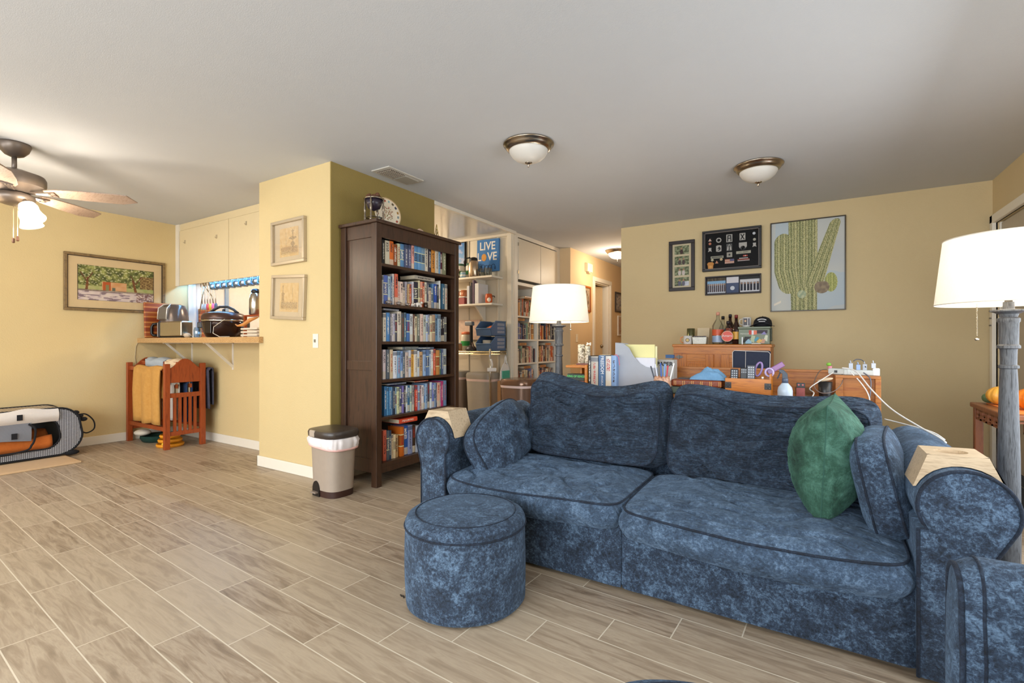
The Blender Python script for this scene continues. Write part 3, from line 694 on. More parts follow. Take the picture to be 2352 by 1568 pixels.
# ================================================================ quilt rack
t = thing('quilt_rack', 'cherry wood slatted rack below the pass-through counter', 'rack', None, (-5.83, 2.42, 0))
def end_panel(x):
    part(MB().box(x-0.02, x+0.02, 2.225, 2.275, 0, 0.85), 'post', M_cherry, t, bevel=0.004)
    part(MB().box(x-0.02, x+0.02, 2.555, 2.605, 0, 0.85), 'post', M_cherry, t, bevel=0.004)
    pl = [(2.275, 0.66)]
    for k in range(13):
        y = 2.275+0.28*k/12; s = (k/12-0.5)*2; pl.append((y, 0.80+0.10*max(0, math.cos(s*PI/2))**1.5))
    pl.append((2.555, 0.66))
    part(MB().prism(pl[::-1], x-0.011, x+0.011, 'x'), 'crest_rail', M_cherry, t, bevel=0.003)
    part(MB().box(x-0.011, x+0.011, 2.275, 2.555, 0.51, 0.555), 'rail', M_cherry, t)
    part(MB().box(x-0.011, x+0.011, 2.275, 2.555, 0.13, 0.17), 'rail', M_cherry, t)
    for k in range(5):
        y = 2.275+0.28*(k+1)/6; part(MB().box(x-0.007, x+0.007, y-0.013, y+0.013, 0.17, 0.51), 'slat', M_cherry, t)
end_panel(-5.415); end_panel(-6.265)
for y, z in ((2.25, 0.79), (2.58, 0.79), (2.36, 0.845), (2.47, 0.845), (2.25, 0.20), (2.58, 0.20), (2.35, 0.62), (2.48, 0.62)):
    part(MB().box(-6.245, -5.435, y-0.01, y+0.01, z-0.02, z+0.02), 'cross_rail', M_cherry, t)
def drape(name, mat, label, x0, x1, ytop, ztop, zf, zb, dy, amp=0.012, seed=0, cat='towel', thick=0.012, group=None, skew=0.0):
    """cloth folded over a rail, wavy across its width"""
    prof = []
    for k in range(11): prof.append((-dy-0.012*k/10, zf+(ztop-0.02-zf)*k/10))
    for k in range(7):
        a = PI-PI*k/6; prof.append((math.cos(a)*dy, ztop-0.02+math.sin(a)*0.02))
    for k in range(11): prof.append((dy, ztop-0.02-(ztop-0.02-zb)*k/10))
    n = 34
    def fn(u, v):
        i = min(len(prof)-1, int(round(v*(len(prof)-1)))); y, z = prof[i]
        fall = max(0, min(1, (ztop-z)/0.25)); s = -1 if i < len(prof)/2 else 1
        wob = amp*fall*math.sin(u*17+seed*3+0.5*math.sin(u*5+seed))*1.0
        return (x0+(x1-x0)*u+skew*fall*(0.5+0.5*u), ytop+y+wob*1.0-s*0+0.3*amp*fall*math.sin(u*31), z+0.008*math.sin(u*9+seed))
    mb = MB(); mb.grid(fn, n, len(prof)); o = mb.build(name, mat, None, smooth=True); m = o.modifiers.new('thickness', 'SOLIDIFY'); m.thickness = thick; m.offset = 0
    tag(o, label, cat, group); return o
def terry(name, c1, c2): 
    t = NT(name); v = t.coord(); t.base(t.mix(t.noise(v, 30, 5, 0.7), c1, c2)); t.set(Roughness=0.95); t.bump(t.noise(v, 420, 2), 0.8, 0.004); return t.m
drape('towel', terry('terry_ochre', '#c48a3c', '#dba85c'), 'long ochre quilted throw hanging over the front of the cherry rack', -6.04, -5.46, 2.25, 0.815, 0.24, 0.50, 0.026, 0.020, 1, cat='blanket', thick=0.016, skew=-0.06)
drape('towel', terry('terry_grey', '#a8b4c0', '#c2ccd2'), 'pale blue-grey towel folded over the top of the cherry rack', -6.12, -5.72, 2.41, 0.895, 0.62, 0.62, 0.055, 0.006, 2)
drape('towel', terry('terry_cream', '#e8cfa8', '#f0dcbc'), 'cream towel folded over the top of the cherry rack', -5.70, -5.46, 2.42, 0.885, 0.50, 0.5, 0.055, 0.006, 3)
drape('towel', terry('terry_white', '#d8d4cc', '#e8e4dc'), 'white towel seen through the slats of the cherry rack', -5.70, -5.45, 2.36, 0.655, 0.28, 0.28, 0.02, 0.008, 4)
drape('towel', terry('terry_navy', '#1c2c4c', '#3c5a8c'), 'navy patterned cloth hanging inside the cherry rack', -5.75, -5.45, 2.48, 0.655, 0.24, 0.24, 0.02, 0.008, 5)
drape('towel', terry('terry_dark', '#23283a', '#5c5a6c'), 'dark patterned blanket hanging on the far side of the rack', -5.80, -5.36, 2.645, 0.79, 0.36, 0.40, 0.018, 0.008, 6, cat='blanket')
# things under the rack
mb = MB(); mb.lathe([(0.02, 0.0), (0.16, 0.005), (0.19, 0.04), (0.185, 0.07), (0.14, 0.055), (0.13, 0.03), (0.02, 0.028)], (-6.02, 2.40, 0.0), 26, sx=0.9, sy=0.72)
single(mb, 'pet_bed', terry('dark_green_plush', '#0f2a24', '#1f4a3e'), 'round dark green plush pet bed on the floor under the rack', 'pet bed', smooth=True)
mb = MB(); mb.ball((-6.08, 2.30, 0.10), 0.075, 16, sq=(1.2, 1, 0.45)); single(mb, 'plush_toy', P('#ddd4c4', 0.95), 'cream plush toy lying on the dark green pet bed', 'toy', smooth=True)
t = thing('ball_track_toy', 'orange tiered ball-track cat toy on the floor under the rack', 'toy', None, (-5.60, 2.36, 0))
for k, r in enumerate((0.115, 0.10, 0.085)):
    part(MB().lathe([(r-0.035, 0.012), (r-0.03, 0.0), (r, 0.0), (r+0.008, 0.02), (r, 0.035), (r-0.004, 0.022), (r-0.03, 0.015)], (-5.60, 2.36, 0.045*k), 32, cap=False), 'track', P('#e89a24', 0.4), t, smooth=True)
for k, (c, a) in enumerate((('#e8c030', -1.0), ('#3cb85c', -0.9), ('#e05a5a', -0.6))):
    part(MB().ball((-5.60+(0.10-0.012*k)*math.cos(a), 2.36+(0.10-0.012*k)*math.sin(a), 0.035+0.045*k), 0.017, 12), 'ball', P(c, 0.3), t, smooth=True)
# ================================================================ pet playpen by the left wall
def mesh_fabric(name, dark, light, s, thr=0.5):
    t = NT(name); v = t.coord('Object', (s, s, s)); sp = t.n('ShaderNodeSeparateXYZ'); t.l(v, sp.inputs[0])
    def st(x): return t.math('GREATER_THAN', t.math('FRACT', x), thr)
    g = t.math('MULTIPLY', st(sp.outputs[1]), st(sp.outputs[2])); t.base(t.mix(g, dark, light)); t.set(Roughness=0.7); return t.m
M_netg = mesh_fabric('grey_net', '#6d7078', '#8f929a', 240)
M_netb = mesh_fabric('black_net', '#16161c', '#d4d6dc', 84, 0.38)
M_quilt = plain('silver_quilted_flap', '#d6cfc8', 0.5, var=0.05, bump=0.5, bscale=160)
t = thing('pet_carrier', 'low mesh pet playpen with black piping and silver flap by the wall', 'pet carrier', None, (-6.05, 1.0, 0))
def rr(y0, y1, z0, z1, r, n=8, rl=None):
    pts = []
    for cy, cz, a0, rad in ((y1-r*1.12, z0+r*1.1, -90, r*1.1), (y1-r*1.12, z1-r, 0, r), (y0+r, z1-r, 90, r), (y0+r, z0+r, 180, r)):
        for k in range(n+1):
            a = math.radians(a0+90*k/n); pts.append((cy+rad*math.cos(a), cz+rad*math.sin(a)))
    return pts
outer = rr(0.1, 1.74, 0.03, 0.46, 0.16); inner = rr(0.22, 1.58, 0.10, 0.37, 0.10)
XF, XB = -5.87, -6.26
mb = MB(); n = len(outer)
vs = [(XF, y, z) for y, z in outer]+[(XF, y, z) for y, z in inner]
mb.add(vs, [(i, (i+1) % n, n+(i+1) % n, n+i) for i in range(n)]); part(mb, 'front_rim', M_netb, t)
mb = MB(); vs = [(XF, y, z) for y, z in outer]+[(XB, y, z) for y, z in outer]
mb.add(vs, [(i, (i+1) % n, n+(i+1) % n, n+i) for i in range(n)]); part(mb, 'shell', mesh_fabric('tan_net', '#3a3028', '#c9b698', 40, 0.3), t)
mb = MB(); mb.add([(XB, y, z) for y, z in outer], [tuple(range(n))]); part(mb, 'back_panel', M_netg, t)
part(MB().tube([(XF, y, z) for y, z in outer], 0.009, 8, closed=True), 'piping', M_blackf, t, smooth=True)
part(MB().tube([(XF+0.002, y, z) for y, z in inner], 0.007, 8, closed=True), 'piping', M_blackf, t, smooth=True)
part(MB().tube([(XB, y, z) for y, z in outer], 0.009, 8, closed=True), 'piping', M_blackf, t, smooth=True)
def flap(u, v):
    y = 0.10+1.46*u; z = 0.345+0.115*v; b = math.sin(PI*v)*0.028
    return (XF+0.012+b, y, z+0.022*math.exp(-((u-0.86)/0.06)**2)*v+0.004*nz(u*12, v*3))
mb = MB(); mb.grid(flap, 60, 10); o = part(mb, 'rolled_flap', M_quilt, t, smooth=True)
def door(u, v):
    y = 0.24+1.14*u; z = 0.185+0.05*math.sin(u*3)+(0.355-0.185-0.05*math.sin(u*3))*v; return (XF+0.018+0.012*math.sin(u*7)*math.sin(PI*v), y, z)
mb = MB(); mb.grid(door, 40, 12); part(mb, 'mesh_door', M_netg, t, smooth=True)
part(MB().tube(cat([(XF+0.03, 1.36, 0.345), (XF+0.035, 1.40, 0.30), (XF+0.03, 1.40, 0.22), (XF+0.035, 1.38, 0.16), (XF+0.03, 1.32, 0.11), (XF+0.03, 1.0, 0.095), (XF+0.03, 0.3, 0.09)]), 0.008, 8), 'door_zip', M_blackf, t, smooth=True)
for y, z in ((1.30, 0.41), (1.27, 0.25)): part(MB().box(XF+0.046 if z > 0.3 else XF+0.03, XF+0.052 if z > 0.3 else XF+0.036, y-0.018, y+0.018, z-0.025, z+0.025), 'fastener', M_blackf, t)
part(MB().tube(cat([(-6.0, 1.72, 0.36), (-5.98, 1.79, 0.37), (-5.97, 1.85, 0.30), (-5.97, 1.855, 0.22), (-5.98, 1.80, 0.185), (-5.99, 1.75, 0.22)]), 0.006, 8), 'side_loop', M_blackf, t, smooth=True)
mb = MB()
for k in range(3): mb.ball((-5.92, 1.70+0.03*k, 0.40-0.035*k), 0.03, 10, sq=(0.8, 1, 0.7))
part(mb, 'bunched_strap', M_blackf, t, smooth=True)
part(MB().ball((-5.88, 1.66, 0.035), 0.035, 10, sq=(1, 1.7, 0.7)), 'foot', M_blackf, t, smooth=True)
def pf(u, v): return (XF-0.015-0.28*v**1.5, 0.25+1.28*u, 0.105+0.10*min(1, v*5)**0.7+0.05*nz(u*5, v*3)*min(1, v*4)+0.04*math.sin(u*6+v*2)**2*min(1, v*4))
mb = MB(); mb.grid(pf, 50, 14); o = mb.build('blanket', terry('orange_blanket', '#b85a1c', '#d87a30'), None, smooth=True); m = o.modifiers.new('th', 'SOLIDIFY'); m.thickness = 0.012
tag(o, 'rumpled orange blanket inside the mesh pet playpen', 'blanket')
mb = MB(); mb.box(-5.93, -5.48, -0.2, 1.615, 0.001, 0.016)
single(mb, 'floor_mat', plain('tan_felt', '#cfae86', 0.95, bump=0.5, bscale=500), 'thin tan felt mat on the floor under the pet playpen', 'mat', bevel=0.003)
# ================================================================ dark bookcase against the olive wall
t = thing('bookcase', 'tall dark brown bookcase full of books against the olive wall', 'bookcase', None, (-2.88, 2.94, 0))
BX0, BX1, BY0, BY1, BH = -3.074, -2.682, 2.458, 3.425, 1.965
for nm_, y0, y1 in (('side_panel', BY0, BY0+0.052), ('side_panel', BY1-0.052, BY1)):
    s = part(MB().box(BX0, BX0+0.055, y0, y1, 0, BH-0.025).box(BX1-0.055, BX1, y0, y1, 0, BH-0.025), 'upright', M_blackwood, t, bevel=0.003)
    yo = y0+0.012; yi = y1-0.012
    part(MB().box(BX0+0.055, BX1-0.055, yo+0.008, yi-0.008, 0.12, BH-0.025), nm_, M_blackwood, t)
    for z0, z1 in ((BH-0.125, BH-0.025), (0.855, 0.925), (0.10, 0.20)): part(MB().box(BX0+0.055, BX1-0.055, yo, yi, z0, z1), 'side_rail', M_blackwood, t, bevel=0.002)
part(MB().box(BX0-0.008, BX1+0.016, BY0-0.016, BY1+0.016, BH-0.025, BH), 'top_board', M_blackwood, t, bevel=0.004)
part(MB().box(BX1-0.022, BX1-0.004, BY0+0.052, BY1-0.052, BH-0.125, BH-0.025), 'top_rail', M_blackwood, t, bevel=0.002)
part(MB().box(BX0+0.002, BX0+0.012, BY0+0.052, BY1-0.052, 0.10, BH-0.025), 'back_panel', plain('dark_back_panel', '#1c1512', 0.6), t)
SHZ = {'top': 1.650, 'second': 1.350, 'third': 1.070, 'fourth': 0.785, 'fifth': 0.508, 'bottom': 0.168}
for k, z in SHZ.items():
    part(MB().box(BX0+0.012, BX1-0.006, BY0+0.053, BY1-0.053, z-0.022 if k != 'bottom' else z-0.03, z), 'shelf', M_blackwood, t, bevel=0.002)
part(MB().box(BX1-0.028, BX1-0.008, BY0+0.052, BY1-0.052, 0.095, 0.138), 'plinth_rail', M_blackwood, t, bevel=0.002)
# ---- one book mesh, copied for every book (spine faces local +X)
def book_material(style):
    m = NT('book_cover_%d' % style); oi = m.n('ShaderNodeObjectInfo'); tc = m.n('ShaderNodeTexCoord')
    sp = m.n('ShaderNodeSeparateXYZ'); m.l(tc.outputs['Object'], sp.inputs[0]); y, z = sp.outputs[1], sp.outputs[2]
    rnd = m.math('MULTIPLY', oi.outputs['Random'], 57.0)
    cb = m.n('ShaderNodeCombineXYZ'); m.l(m.math('MULTIPLY', y, 2.2), cb.inputs[0]); m.l(m.math('ADD', m.math('MULTIPLY', z, 24), rnd), cb.inputs[1]); m.l(rnd, cb.inputs[2])
    mark = m.math('GREATER_THAN', m.noise(cb.outputs[0], 1.6, 2, 0.8), 0.50)
    def rng(x, a, b): return m.math('MULTIPLY', m.math('GREATER_THAN', x, a), m.math('LESS_THAN', x, b))
    a, b, c, d = {0: (0.3, 0.72, 0.22, 0.86), 1: (0.22, 0.78, 0.38, 0.70), 2: (0.2, 0.8, 0.55, 0.92), 3: (0.35, 0.65, 0.15, 0.80)}[style]
    mask = m.math('MULTIPLY', mark, m.math('MULTIPLY', rng(y, a, b), rng(z, c, d)))
    bw = m.n('ShaderNodeRGBToBW'); m.l(oi.outputs['Color'], bw.inputs[0])
    dark = m.math('GREATER_THAN', bw.outputs[0], 0.25)
    ink = m.mix(dark, '#efe9d8', '#2a2530'); ink = m.mix(m.math('GREATER_THAN', oi.outputs['Random'], 0.82), ink, '#b03028')
    base = oi.outputs['Color']
    if style == 1:
        band = m.math('MAXIMUM', rng(z, 0.72, 0.75), rng(z, 0.33, 0.36)); base = m.mix(band, base, '#e6e2b0')
        base = m.mix(m.math('MULTIPLY', rng(z, 0.36, 0.72), 0.35), base, '#2a2a24')
    if style == 2: base = m.mix(m.math('MULTIPLY', rng(z, 0.02, 0.26), 0.75), base, '#d8ccb4')
    if style == 3: base = m.mix(m.math('MULTIPLY', rng(z, 0.84, 0.97), 0.7), base, '#3a4a60')
    m.base(m.mix(mask, base, ink)); m.set(Roughness=0.38); return m.m
M_pages = plain('book_pages', '#d8cbb0', 0.85, scale=300, var=0.15)
BOOKMESH = []
for st in range(4):
    mb = MB()
    mb.box(-1, 0.0, 0.0, 0.07, 0, 1); mb.box(-1, 0.0, 0.93, 1.0, 0, 1)
    mb.add([(-0.02, 0.07, 0), (0.0, 0.07, 0), (0.012, 0.35, 0), (0.012, 0.65, 0), (0, 0.93, 0), (-0.02, 0.93, 0)]+[(-0.02, 0.07, 1), (0.0, 0.07, 1), (0.012, 0.35, 1), (0.012, 0.65, 1), (0, 0.93, 1), (-0.02, 0.93, 1)],
           [(i, (i+1) % 6, 6+(i+1) % 6, 6+i) for i in range(6)]+[(5, 4, 3, 2, 1, 0), (6, 7, 8, 9, 10, 11)])
    mb.m = 1; mb.box(-0.985, -0.02, 0.07, 0.93, 0.012, 0.982)
    o = mb.build('book', [book_material(st), M_pages]); BOOKMESH.append(o)
_bfree = list(BOOKMESH)
def book(M, d, w, h, color, label, group, style=None, name='book'):
    st = random.randrange(4) if style is None else style
    src = BOOKMESH[st]
    if src in _bfree: o = src; _bfree.remove(src)
    else: o = src.copy(); C.objects.link(o)
    o.matrix_world = M @ SC(d, w, h); o.color = col4(color); tag(o, label, 'book', group); return o
ORD = ['first', 'second', 'third', 'fourth', 'fifth', 'sixth', 'seventh', 'eighth', 'ninth', 'tenth', 'eleventh', 'twelfth', 'thirteenth', 'fourteenth', 'fifteenth', 'sixteenth', 'seventeenth', 'eighteenth', 'nineteenth', 'twentieth', 'twenty-first', 'twenty-second', 'twenty-third', 'twenty-fourth', 'twenty-fifth', 'twenty-sixth', 'twenty-seventh', 'twenty-eighth', 'twenty-ninth', 'thirtieth', 'thirty-first', 'thirty-second']
BOOKS = {
'top': [(2.562,0.024,0.187,'#1d1a18','black and orange'), (2.587,0.046,0.185,'#d8cdb4','cream and charcoal'), (2.634,0.041,0.189,'#dd6f28','bright orange'), (2.676,0.045,0.173,'#8a4318','rust brown'), (2.722,0.029,0.185,'#d2d4b0','pale lime'), (2.752,0.04,0.189,'#5d8ab4','light blue banded'), (2.795,0.041,0.191,'#555a78','slate violet'), (2.841,0.031,0.194,'#5d5f80','grey violet'), (2.875,0.027,0.196,'#e0a196','salmon and plum'), (2.903,0.039,0.198,'#5f93c0','sky blue'), (2.943,0.041,0.195,'#6d9cc6','mid blue'), (2.984,0.044,0.194,'#7a98ae','steel blue'), (3.03,0.043,0.228,'#e2d8c4','tall off-white'), (3.079,0.033,0.209,'#3c3540','charcoal'), (3.114,0.047,0.2,'#dd9440','mustard'), (3.163,0.039,0.208,'#d8cbb4','beige'), (3.203,0.025,0.203,'#7da6c8','powder blue'), (3.231,0.028,0.199,'#5a2436','maroon'), (3.261,0.041,0.201,'#8a8b6c','olive grey')],
'second': [(2.564,0.01,0.218,'#e0dcd8','thin white'), (2.576,0.039,0.221,'#5a70b8','periwinkle'), (2.616,0.027,0.216,'#a8bccb','pale grey-blue'), (2.643,0.021,0.22,'#3d5f84','denim blue'), (2.666,0.018,0.241,'#d8cfc8','white'), (2.691,0.031,0.244,'#dd6a50','coral red'), (2.723,0.021,0.19,'#c8bcae','stone'), (2.745,0.026,0.189,'#e2c8b8','pale pink'), (2.772,0.029,0.146,'#ead6c0','short cream'), (2.804,0.017,0.195,'#a8a0a8','mauve grey'), (2.827,0.019,0.179,'#c8a070','tan'), (2.846,0.028,0.18,'#d85a22','burnt orange'), (2.882,0.019,0.204,'#d0d0d8','silver'), (2.902,0.05,0.207,'#2c2a3c','thick midnight'), (2.955,0.017,0.221,'#d8c8a0','thin ivory'), (2.976,0.024,0.214,'#e89a80','salmon'), (3,0.027,0.215,'#d45c20','pumpkin orange'), (3.03,0.029,0.216,'#e0d8c0','parchment'), (3.06,0.013,0.216,'#4a4450','dusky'), (3.074,0.033,0.175,'#e4cdb8','short blush'), (3.108,0.02,0.173,'#8c98a4','short grey'), (3.132,0.013,0.212,'#6090c0','cornflower'), (3.147,0.035,0.213,'#3458b0','royal blue'), (3.189,0.019,0.212,'#2c3040','ink blue'), (3.214,0.014,0.247,'#e8e8e4','tall thin white'), (3.246,0.04,0.225,'#3c6884','teal blue'), (3.288,0.036,0.226,'#d4ccb8','sand')],
'third': [(2.569,0.03,0.215,'#e8dcc8','ivory'), (2.601,0.033,0.219,'#4f8cc6','azure'), (2.635,0.016,0.213,'#6c6872','smoke grey'), (2.652,0.021,0.214,'#ded6d8','pearl'), (2.674,0.015,0.215,'#b8b4c4','lilac grey'), (2.69,0.021,0.216,'#50505c','graphite'), (2.714,0.043,0.235,'#ded2c0','tall linen white'), (2.759,0.024,0.226,'#4c4438','dark umber'), (2.791,0.026,0.229,'#5a7888','grey teal'), (2.819,0.034,0.223,'#4a74b0','cobalt'), (2.855,0.037,0.222,'#d8dcdc','white with red block'), (2.895,0.016,0.22,'#6a4430','chocolate'), (2.913,0.027,0.205,'#e0cfa8','pale straw'), (2.942,0.03,0.224,'#6e7468','moss grey'), (2.976,0.032,0.227,'#e8c8b8','rose white'), (3.01,0.03,0.222,'#c6ccc0','celadon'), (3.041,0.024,0.222,'#b8c6de','ice blue'), (3.067,0.021,0.227,'#7c84a0','dusty indigo'), (3.09,0.032,0.219,'#e4d4b4','buttermilk'), (3.124,0.034,0.23,'#b89a80','fawn striped'), (3.16,0.032,0.235,'#6c94b4','harbour blue'), (3.194,0.036,0.235,'#a0b4c4','mist blue'), (3.233,0.024,0.209,'#1c1826','black with white title'), (3.259,0.021,0.218,'#242028','jet black'), (3.281,0.027,0.217,'#8c8c88','ash grey')],
'fourth': [(2.57,0.029,0.223,'#e0d0d2','white with pink title'), (2.604,0.033,0.223,'#5c6670','pewter'), (2.639,0.03,0.222,'#d8c09c','wheat'), (2.67,0.038,0.209,'#e8ecf4','bright white chevron'), (2.712,0.034,0.211,'#8cb0d0','sea blue'), (2.748,0.024,0.209,'#7898c8','hydrangea blue'), (2.774,0.028,0.201,'#5c6c78','storm grey'), (2.804,0.034,0.199,'#d0bcb0','putty'), (2.84,0.026,0.216,'#c8ccd6','cool white'), (2.868,0.034,0.215,'#eeb040','white and amber'), (2.904,0.032,0.216,'#e4dccc','vellum'), (2.939,0.025,0.209,'#d0d8e0','frost white'), (2.968,0.04,0.2,'#d0a878','camel'), (3.012,0.032,0.211,'#9cb8dc','baby blue'), (3.049,0.016,0.216,'#5c78a4','blue grey'), (3.067,0.023,0.217,'#7c9cc8','wedgwood'), (3.092,0.011,0.213,'#c0ccd8','thin pale blue'), (3.105,0.027,0.217,'#e8e8e0','chalk white'), (3.135,0.027,0.221,'#dc5430','vermilion'), (3.167,0.048,0.212,'#cc9050','ochre and slate'), (3.217,0.02,0.214,'#4c7468','pine green'), (3.241,0.021,0.218,'#4c5c80','twilight blue'), (3.264,0.042,0.222,'#b0bcc0','light slate')],
'fifth': [(2.579,0.027,0.222,'#3c78ac','ocean blue'), (2.608,0.017,0.217,'#6aaad8','bright sky'), (2.627,0.02,0.215,'#4a84b4','lake blue'), (2.649,0.017,0.212,'#7ca8d0','pastel blue'), (2.667,0.025,0.209,'#2c3c50','dark navy'), (2.694,0.014,0.205,'#94acc0','fog blue'), (2.71,0.025,0.206,'#dce0b0','pale yellow'), (2.737,0.025,0.206,'#4c5470','slate navy'), (2.764,0.019,0.212,'#7c70b0','lavender'), (2.785,0.018,0.211,'#2c2430','aubergine'), (2.806,0.022,0.21,'#e0ecf4','snow white'), (2.829,0.024,0.21,'#3c6c90','petrol blue'), (2.855,0.017,0.21,'#b8ccc0','sage'), (2.874,0.024,0.207,'#a09898','pale taupe'), (2.899,0.012,0.205,'#5c4c50','thin brown'), (2.913,0.032,0.203,'#d84430','scarlet'), (2.946,0.02,0.204,'#98a8c4','hazy blue'), (2.968,0.022,0.202,'#e0b8b8','blush and white'), (2.992,0.028,0.2,'#e8e0e0','white speckled'), (3.022,0.012,0.204,'#4c80b0','thin sapphire'), (3.035,0.026,0.211,'#98b4d4','soft blue'), (3.063,0.027,0.22,'#4c4c58','dark pewter'), (3.092,0.026,0.217,'#d8e4f0','glacier white'), (3.12,0.023,0.211,'#6c78b8','iris blue'), (3.145,0.026,0.208,'#a0c0e4','spring blue'), (3.173,0.011,0.205,'#3c4c70','thin navy'), (3.186,0.033,0.206,'#e4b098','peach'), (3.221,0.012,0.207,'#e0e0e8','thin white'), (3.235,0.031,0.217,'#b83c74','magenta and white'), (3.268,0.039,0.22,'#7090b4','dusk blue')],
'bottom': [(2.571,0.033,0.23,'#e07058','coral'), (2.606,0.022,0.223,'#5c6870','gunmetal'), (2.629,0.028,0.219,'#34506c','dark denim'), (2.658,0.018,0.188,'#d8c09c','short cream'), (2.678,0.017,0.182,'#e0c8a0','short ivory'), (2.696,0.033,0.175,'#c8a878','short kraft'), (2.746,0.037,0.23,'#cc6a20','tall tangerine'), (2.784,0.049,0.233,'#2858a4','deep blue'), (2.834,0.048,0.229,'#8c98c0','cloudy violet'), (2.883,0.034,0.223,'#3c2c20','dark brown lettered'), (2.92,0.039,0.214,'#b0b8c8','dove grey'), (2.96,0.034,0.208,'#e0dce0','plain white')],
}
STY = {'top': [0, 2, 2, 0, 0, 1, 3, 3, 2, 1, 1, 1, 0, 0, 0, 0, 0, 2, 0]}
for shelf, rows in BOOKS.items():
    for i, (y, w_, h_, c, n) in enumerate(rows):
        h_ = min(max(h_, 0.10), 0.262); w_ = max(w_*0.97, 0.008)
        lab = f"{n} book, {ORD[i]} from the left on the dark bookcase's {shelf} shelf"
        st = STY[shelf][i] if shelf in STY else None
        book(T(-2.73+random.uniform(-0.006, 0.004), y, SHZ[shelf]+0.0005), random.uniform(0.13, 0.17), w_, h_, c, lab, "books on the dark bookcase's "+shelf+' shelf', st)
def flat_book(y1, z, w_, L, c, lab, x=-2.72, d=0.17, grp='books lying flat in the dark bookcase', st=0):
    book(T(x, y1, z) @ RX(90), d, w_, L, c, lab, grp, st)      # lies flat: thickness up, length along -Y
flat_book(3.14, 1.350+0.229, 0.030, 0.24, '#b0a898', 'grey book lying flat on the books of the second shelf', st=0)
flat_book(2.72, 1.070+0.238, 0.010, 0.16, '#a8a8b0', 'thin grey magazine lying flat at the left of the third shelf', st=0)
flat_book(3.13, 0.785+0.221, 0.018, 0.22, '#5c6c80', 'slate book lying flat on top of the fourth shelf row', st=0)
flat_book(2.94, 0.785+0.221, 0.022, 0.18, '#88908c', 'grey-green book lying flat on the fourth shelf row', st=3)
flat_book(2.80, 0.508+0.230, 0.010, 0.20, '#8c94a4', 'thin blue-grey book lying flat on the fifth shelf row', st=0)
flat_book(3.06, 0.508+0.232, 0.008, 0.16, '#c86848', 'thin red paperback lying flat on the fifth shelf row', st=0)
flat_book(2.905, 0.170+0.262, 0.034, 0.20, '#d84a2c', 'red glossy hardcover lying flat over the bottom shelf books', x=-2.70, d=0.2, st=0)
# small white ornaments on the second shelf
def ornament(y, x, z, r, lab, kind):
    t = thing('ornament', lab, 'ornament', None, (x, y, z))
    w_ = P('#e6ddd0', 0.3)
    if kind == 'shell':
        part(MB().ball((x, y, z+r*0.7), r, 14, sq=(0.8, 1.5, 0.7)), 'shell', glass('crystal', '#f0e8e4', 0.3), t, smooth=True)
    elif kind == 'dog':
        part(MB().ball((x, y, z+r*1.2), r, 14, sq=(0.8, 1.7, 0.8)), 'body', w_, t, smooth=True)
        part(MB().ball((x, y+r*1.9, z+r*1.9), r*0.6, 12), 'head', w_, t, smooth=True)
        for sx in (-1, 1):
            for sy in (-1.1, 1.1): part(MB().lathe([(r*0.22, 0), (r*0.25, r*0.9)], (x+sx*r*0.4, y+sy*r, z), 8), 'leg', w_, t)
    else:
        part(MB().lathe([(r, 0), (r*1.1, 0.01), (r*1.1, r*2.4), (r, r*2.6)], (x, y, z), 16), 'cup', P('#2a1c14', 0.2), t, smooth=True)
Z2 = SHZ['second']+0.001
ornament(2.60, -2.705, Z2, 0.022, 'clear glass ornament at the left end of the second bookcase shelf', 'shell')
ornament(2.71, -2.705, Z2, 0.020, 'second clear glass ornament, right of the first on the second shelf', 'shell')
ornament(2.80, -2.706, Z2, 0.018, 'small cream shell ornament in the middle of the second bookcase shelf', 'shell')
ornament(2.925, -2.705, Z2, 0.019, 'small white dog figurine in front of the second shelf books', 'dog')
ornament(3.015, -2.706, Z2, 0.016, 'small dark tumbler beside the white dog figurine', 'cup')
ornament(2.86, -2.706, Z2, 0.012, 'tiny standing white deer figurine on the second bookcase shelf', 'dog')
# on top of the bookcase
ZT = BH+0.0005
px, py = -2.78, 2.525
t = thing('bowl_stand', 'small turned-leg metal stand holding a dark bowl atop the bookcase', 'stand', None, (px, py, ZT))
part(MB().tube([(px+0.07*math.cos(2*PI*k/36), py+0.07*math.sin(2*PI*k/36), ZT+0.17) for k in range(36)], 0.006, 8, closed=True), 'ring', M_nickel, t, smooth=True)
for k in range(4):
    a = 0.5+k*PI/2; q = (px+0.07*math.cos(a), py+0.07*math.sin(a), ZT)
    pr = [(0.009, 0), (0.011, 0.012), (0.006, 0.018), (0.010, 0.028), (0.006, 0.036), (0.009, 0.05), (0.005, 0.06), (0.009, 0.085), (0.010, 0.11), (0.005, 0.13), (0.008, 0.145), (0.005, 0.155), (0.007, 0.175)]
    part(MB().lathe(pr, q, 12), 'leg', M_nickel, t, smooth=True)
    b = a+PI/2; part(MB().tube([(q[0], q[1], ZT+0.03), (px+0.07*math.cos(b), py+0.07*math.sin(b), ZT+0.03)], 0.004, 6), 'stretcher', M_nickel, t)
part(MB().lathe([(0.01, 0.085), (0.042, 0.10), (0.056, 0.13), (0.065, 0.168), (0.061, 0.168), (0.052, 0.135), (0.038, 0.108), (0.01, 0.095)], (px, py, ZT), 28), 'bowl', plain('painted_bowl', '#2c2430', 0.3), t, smooth=True)
mb = MB()
for k in range(16):
    a = k*2.4; r = 0.052*math.sqrt(k/16); mb.ball((px+r*math.cos(a), py+r*math.sin(a), ZT+0.185+0.012*math.cos(k)), 0.018, 8, sq=(1.2, 0.8, 0.9))
single(mb, 'pine_cones', plain('dried_pods', '#5e3a22', 0.8, var=0.3, scale=60), 'dried brown pods heaped in the bowl atop the bookcase', 'dried pods', kind='stuff')
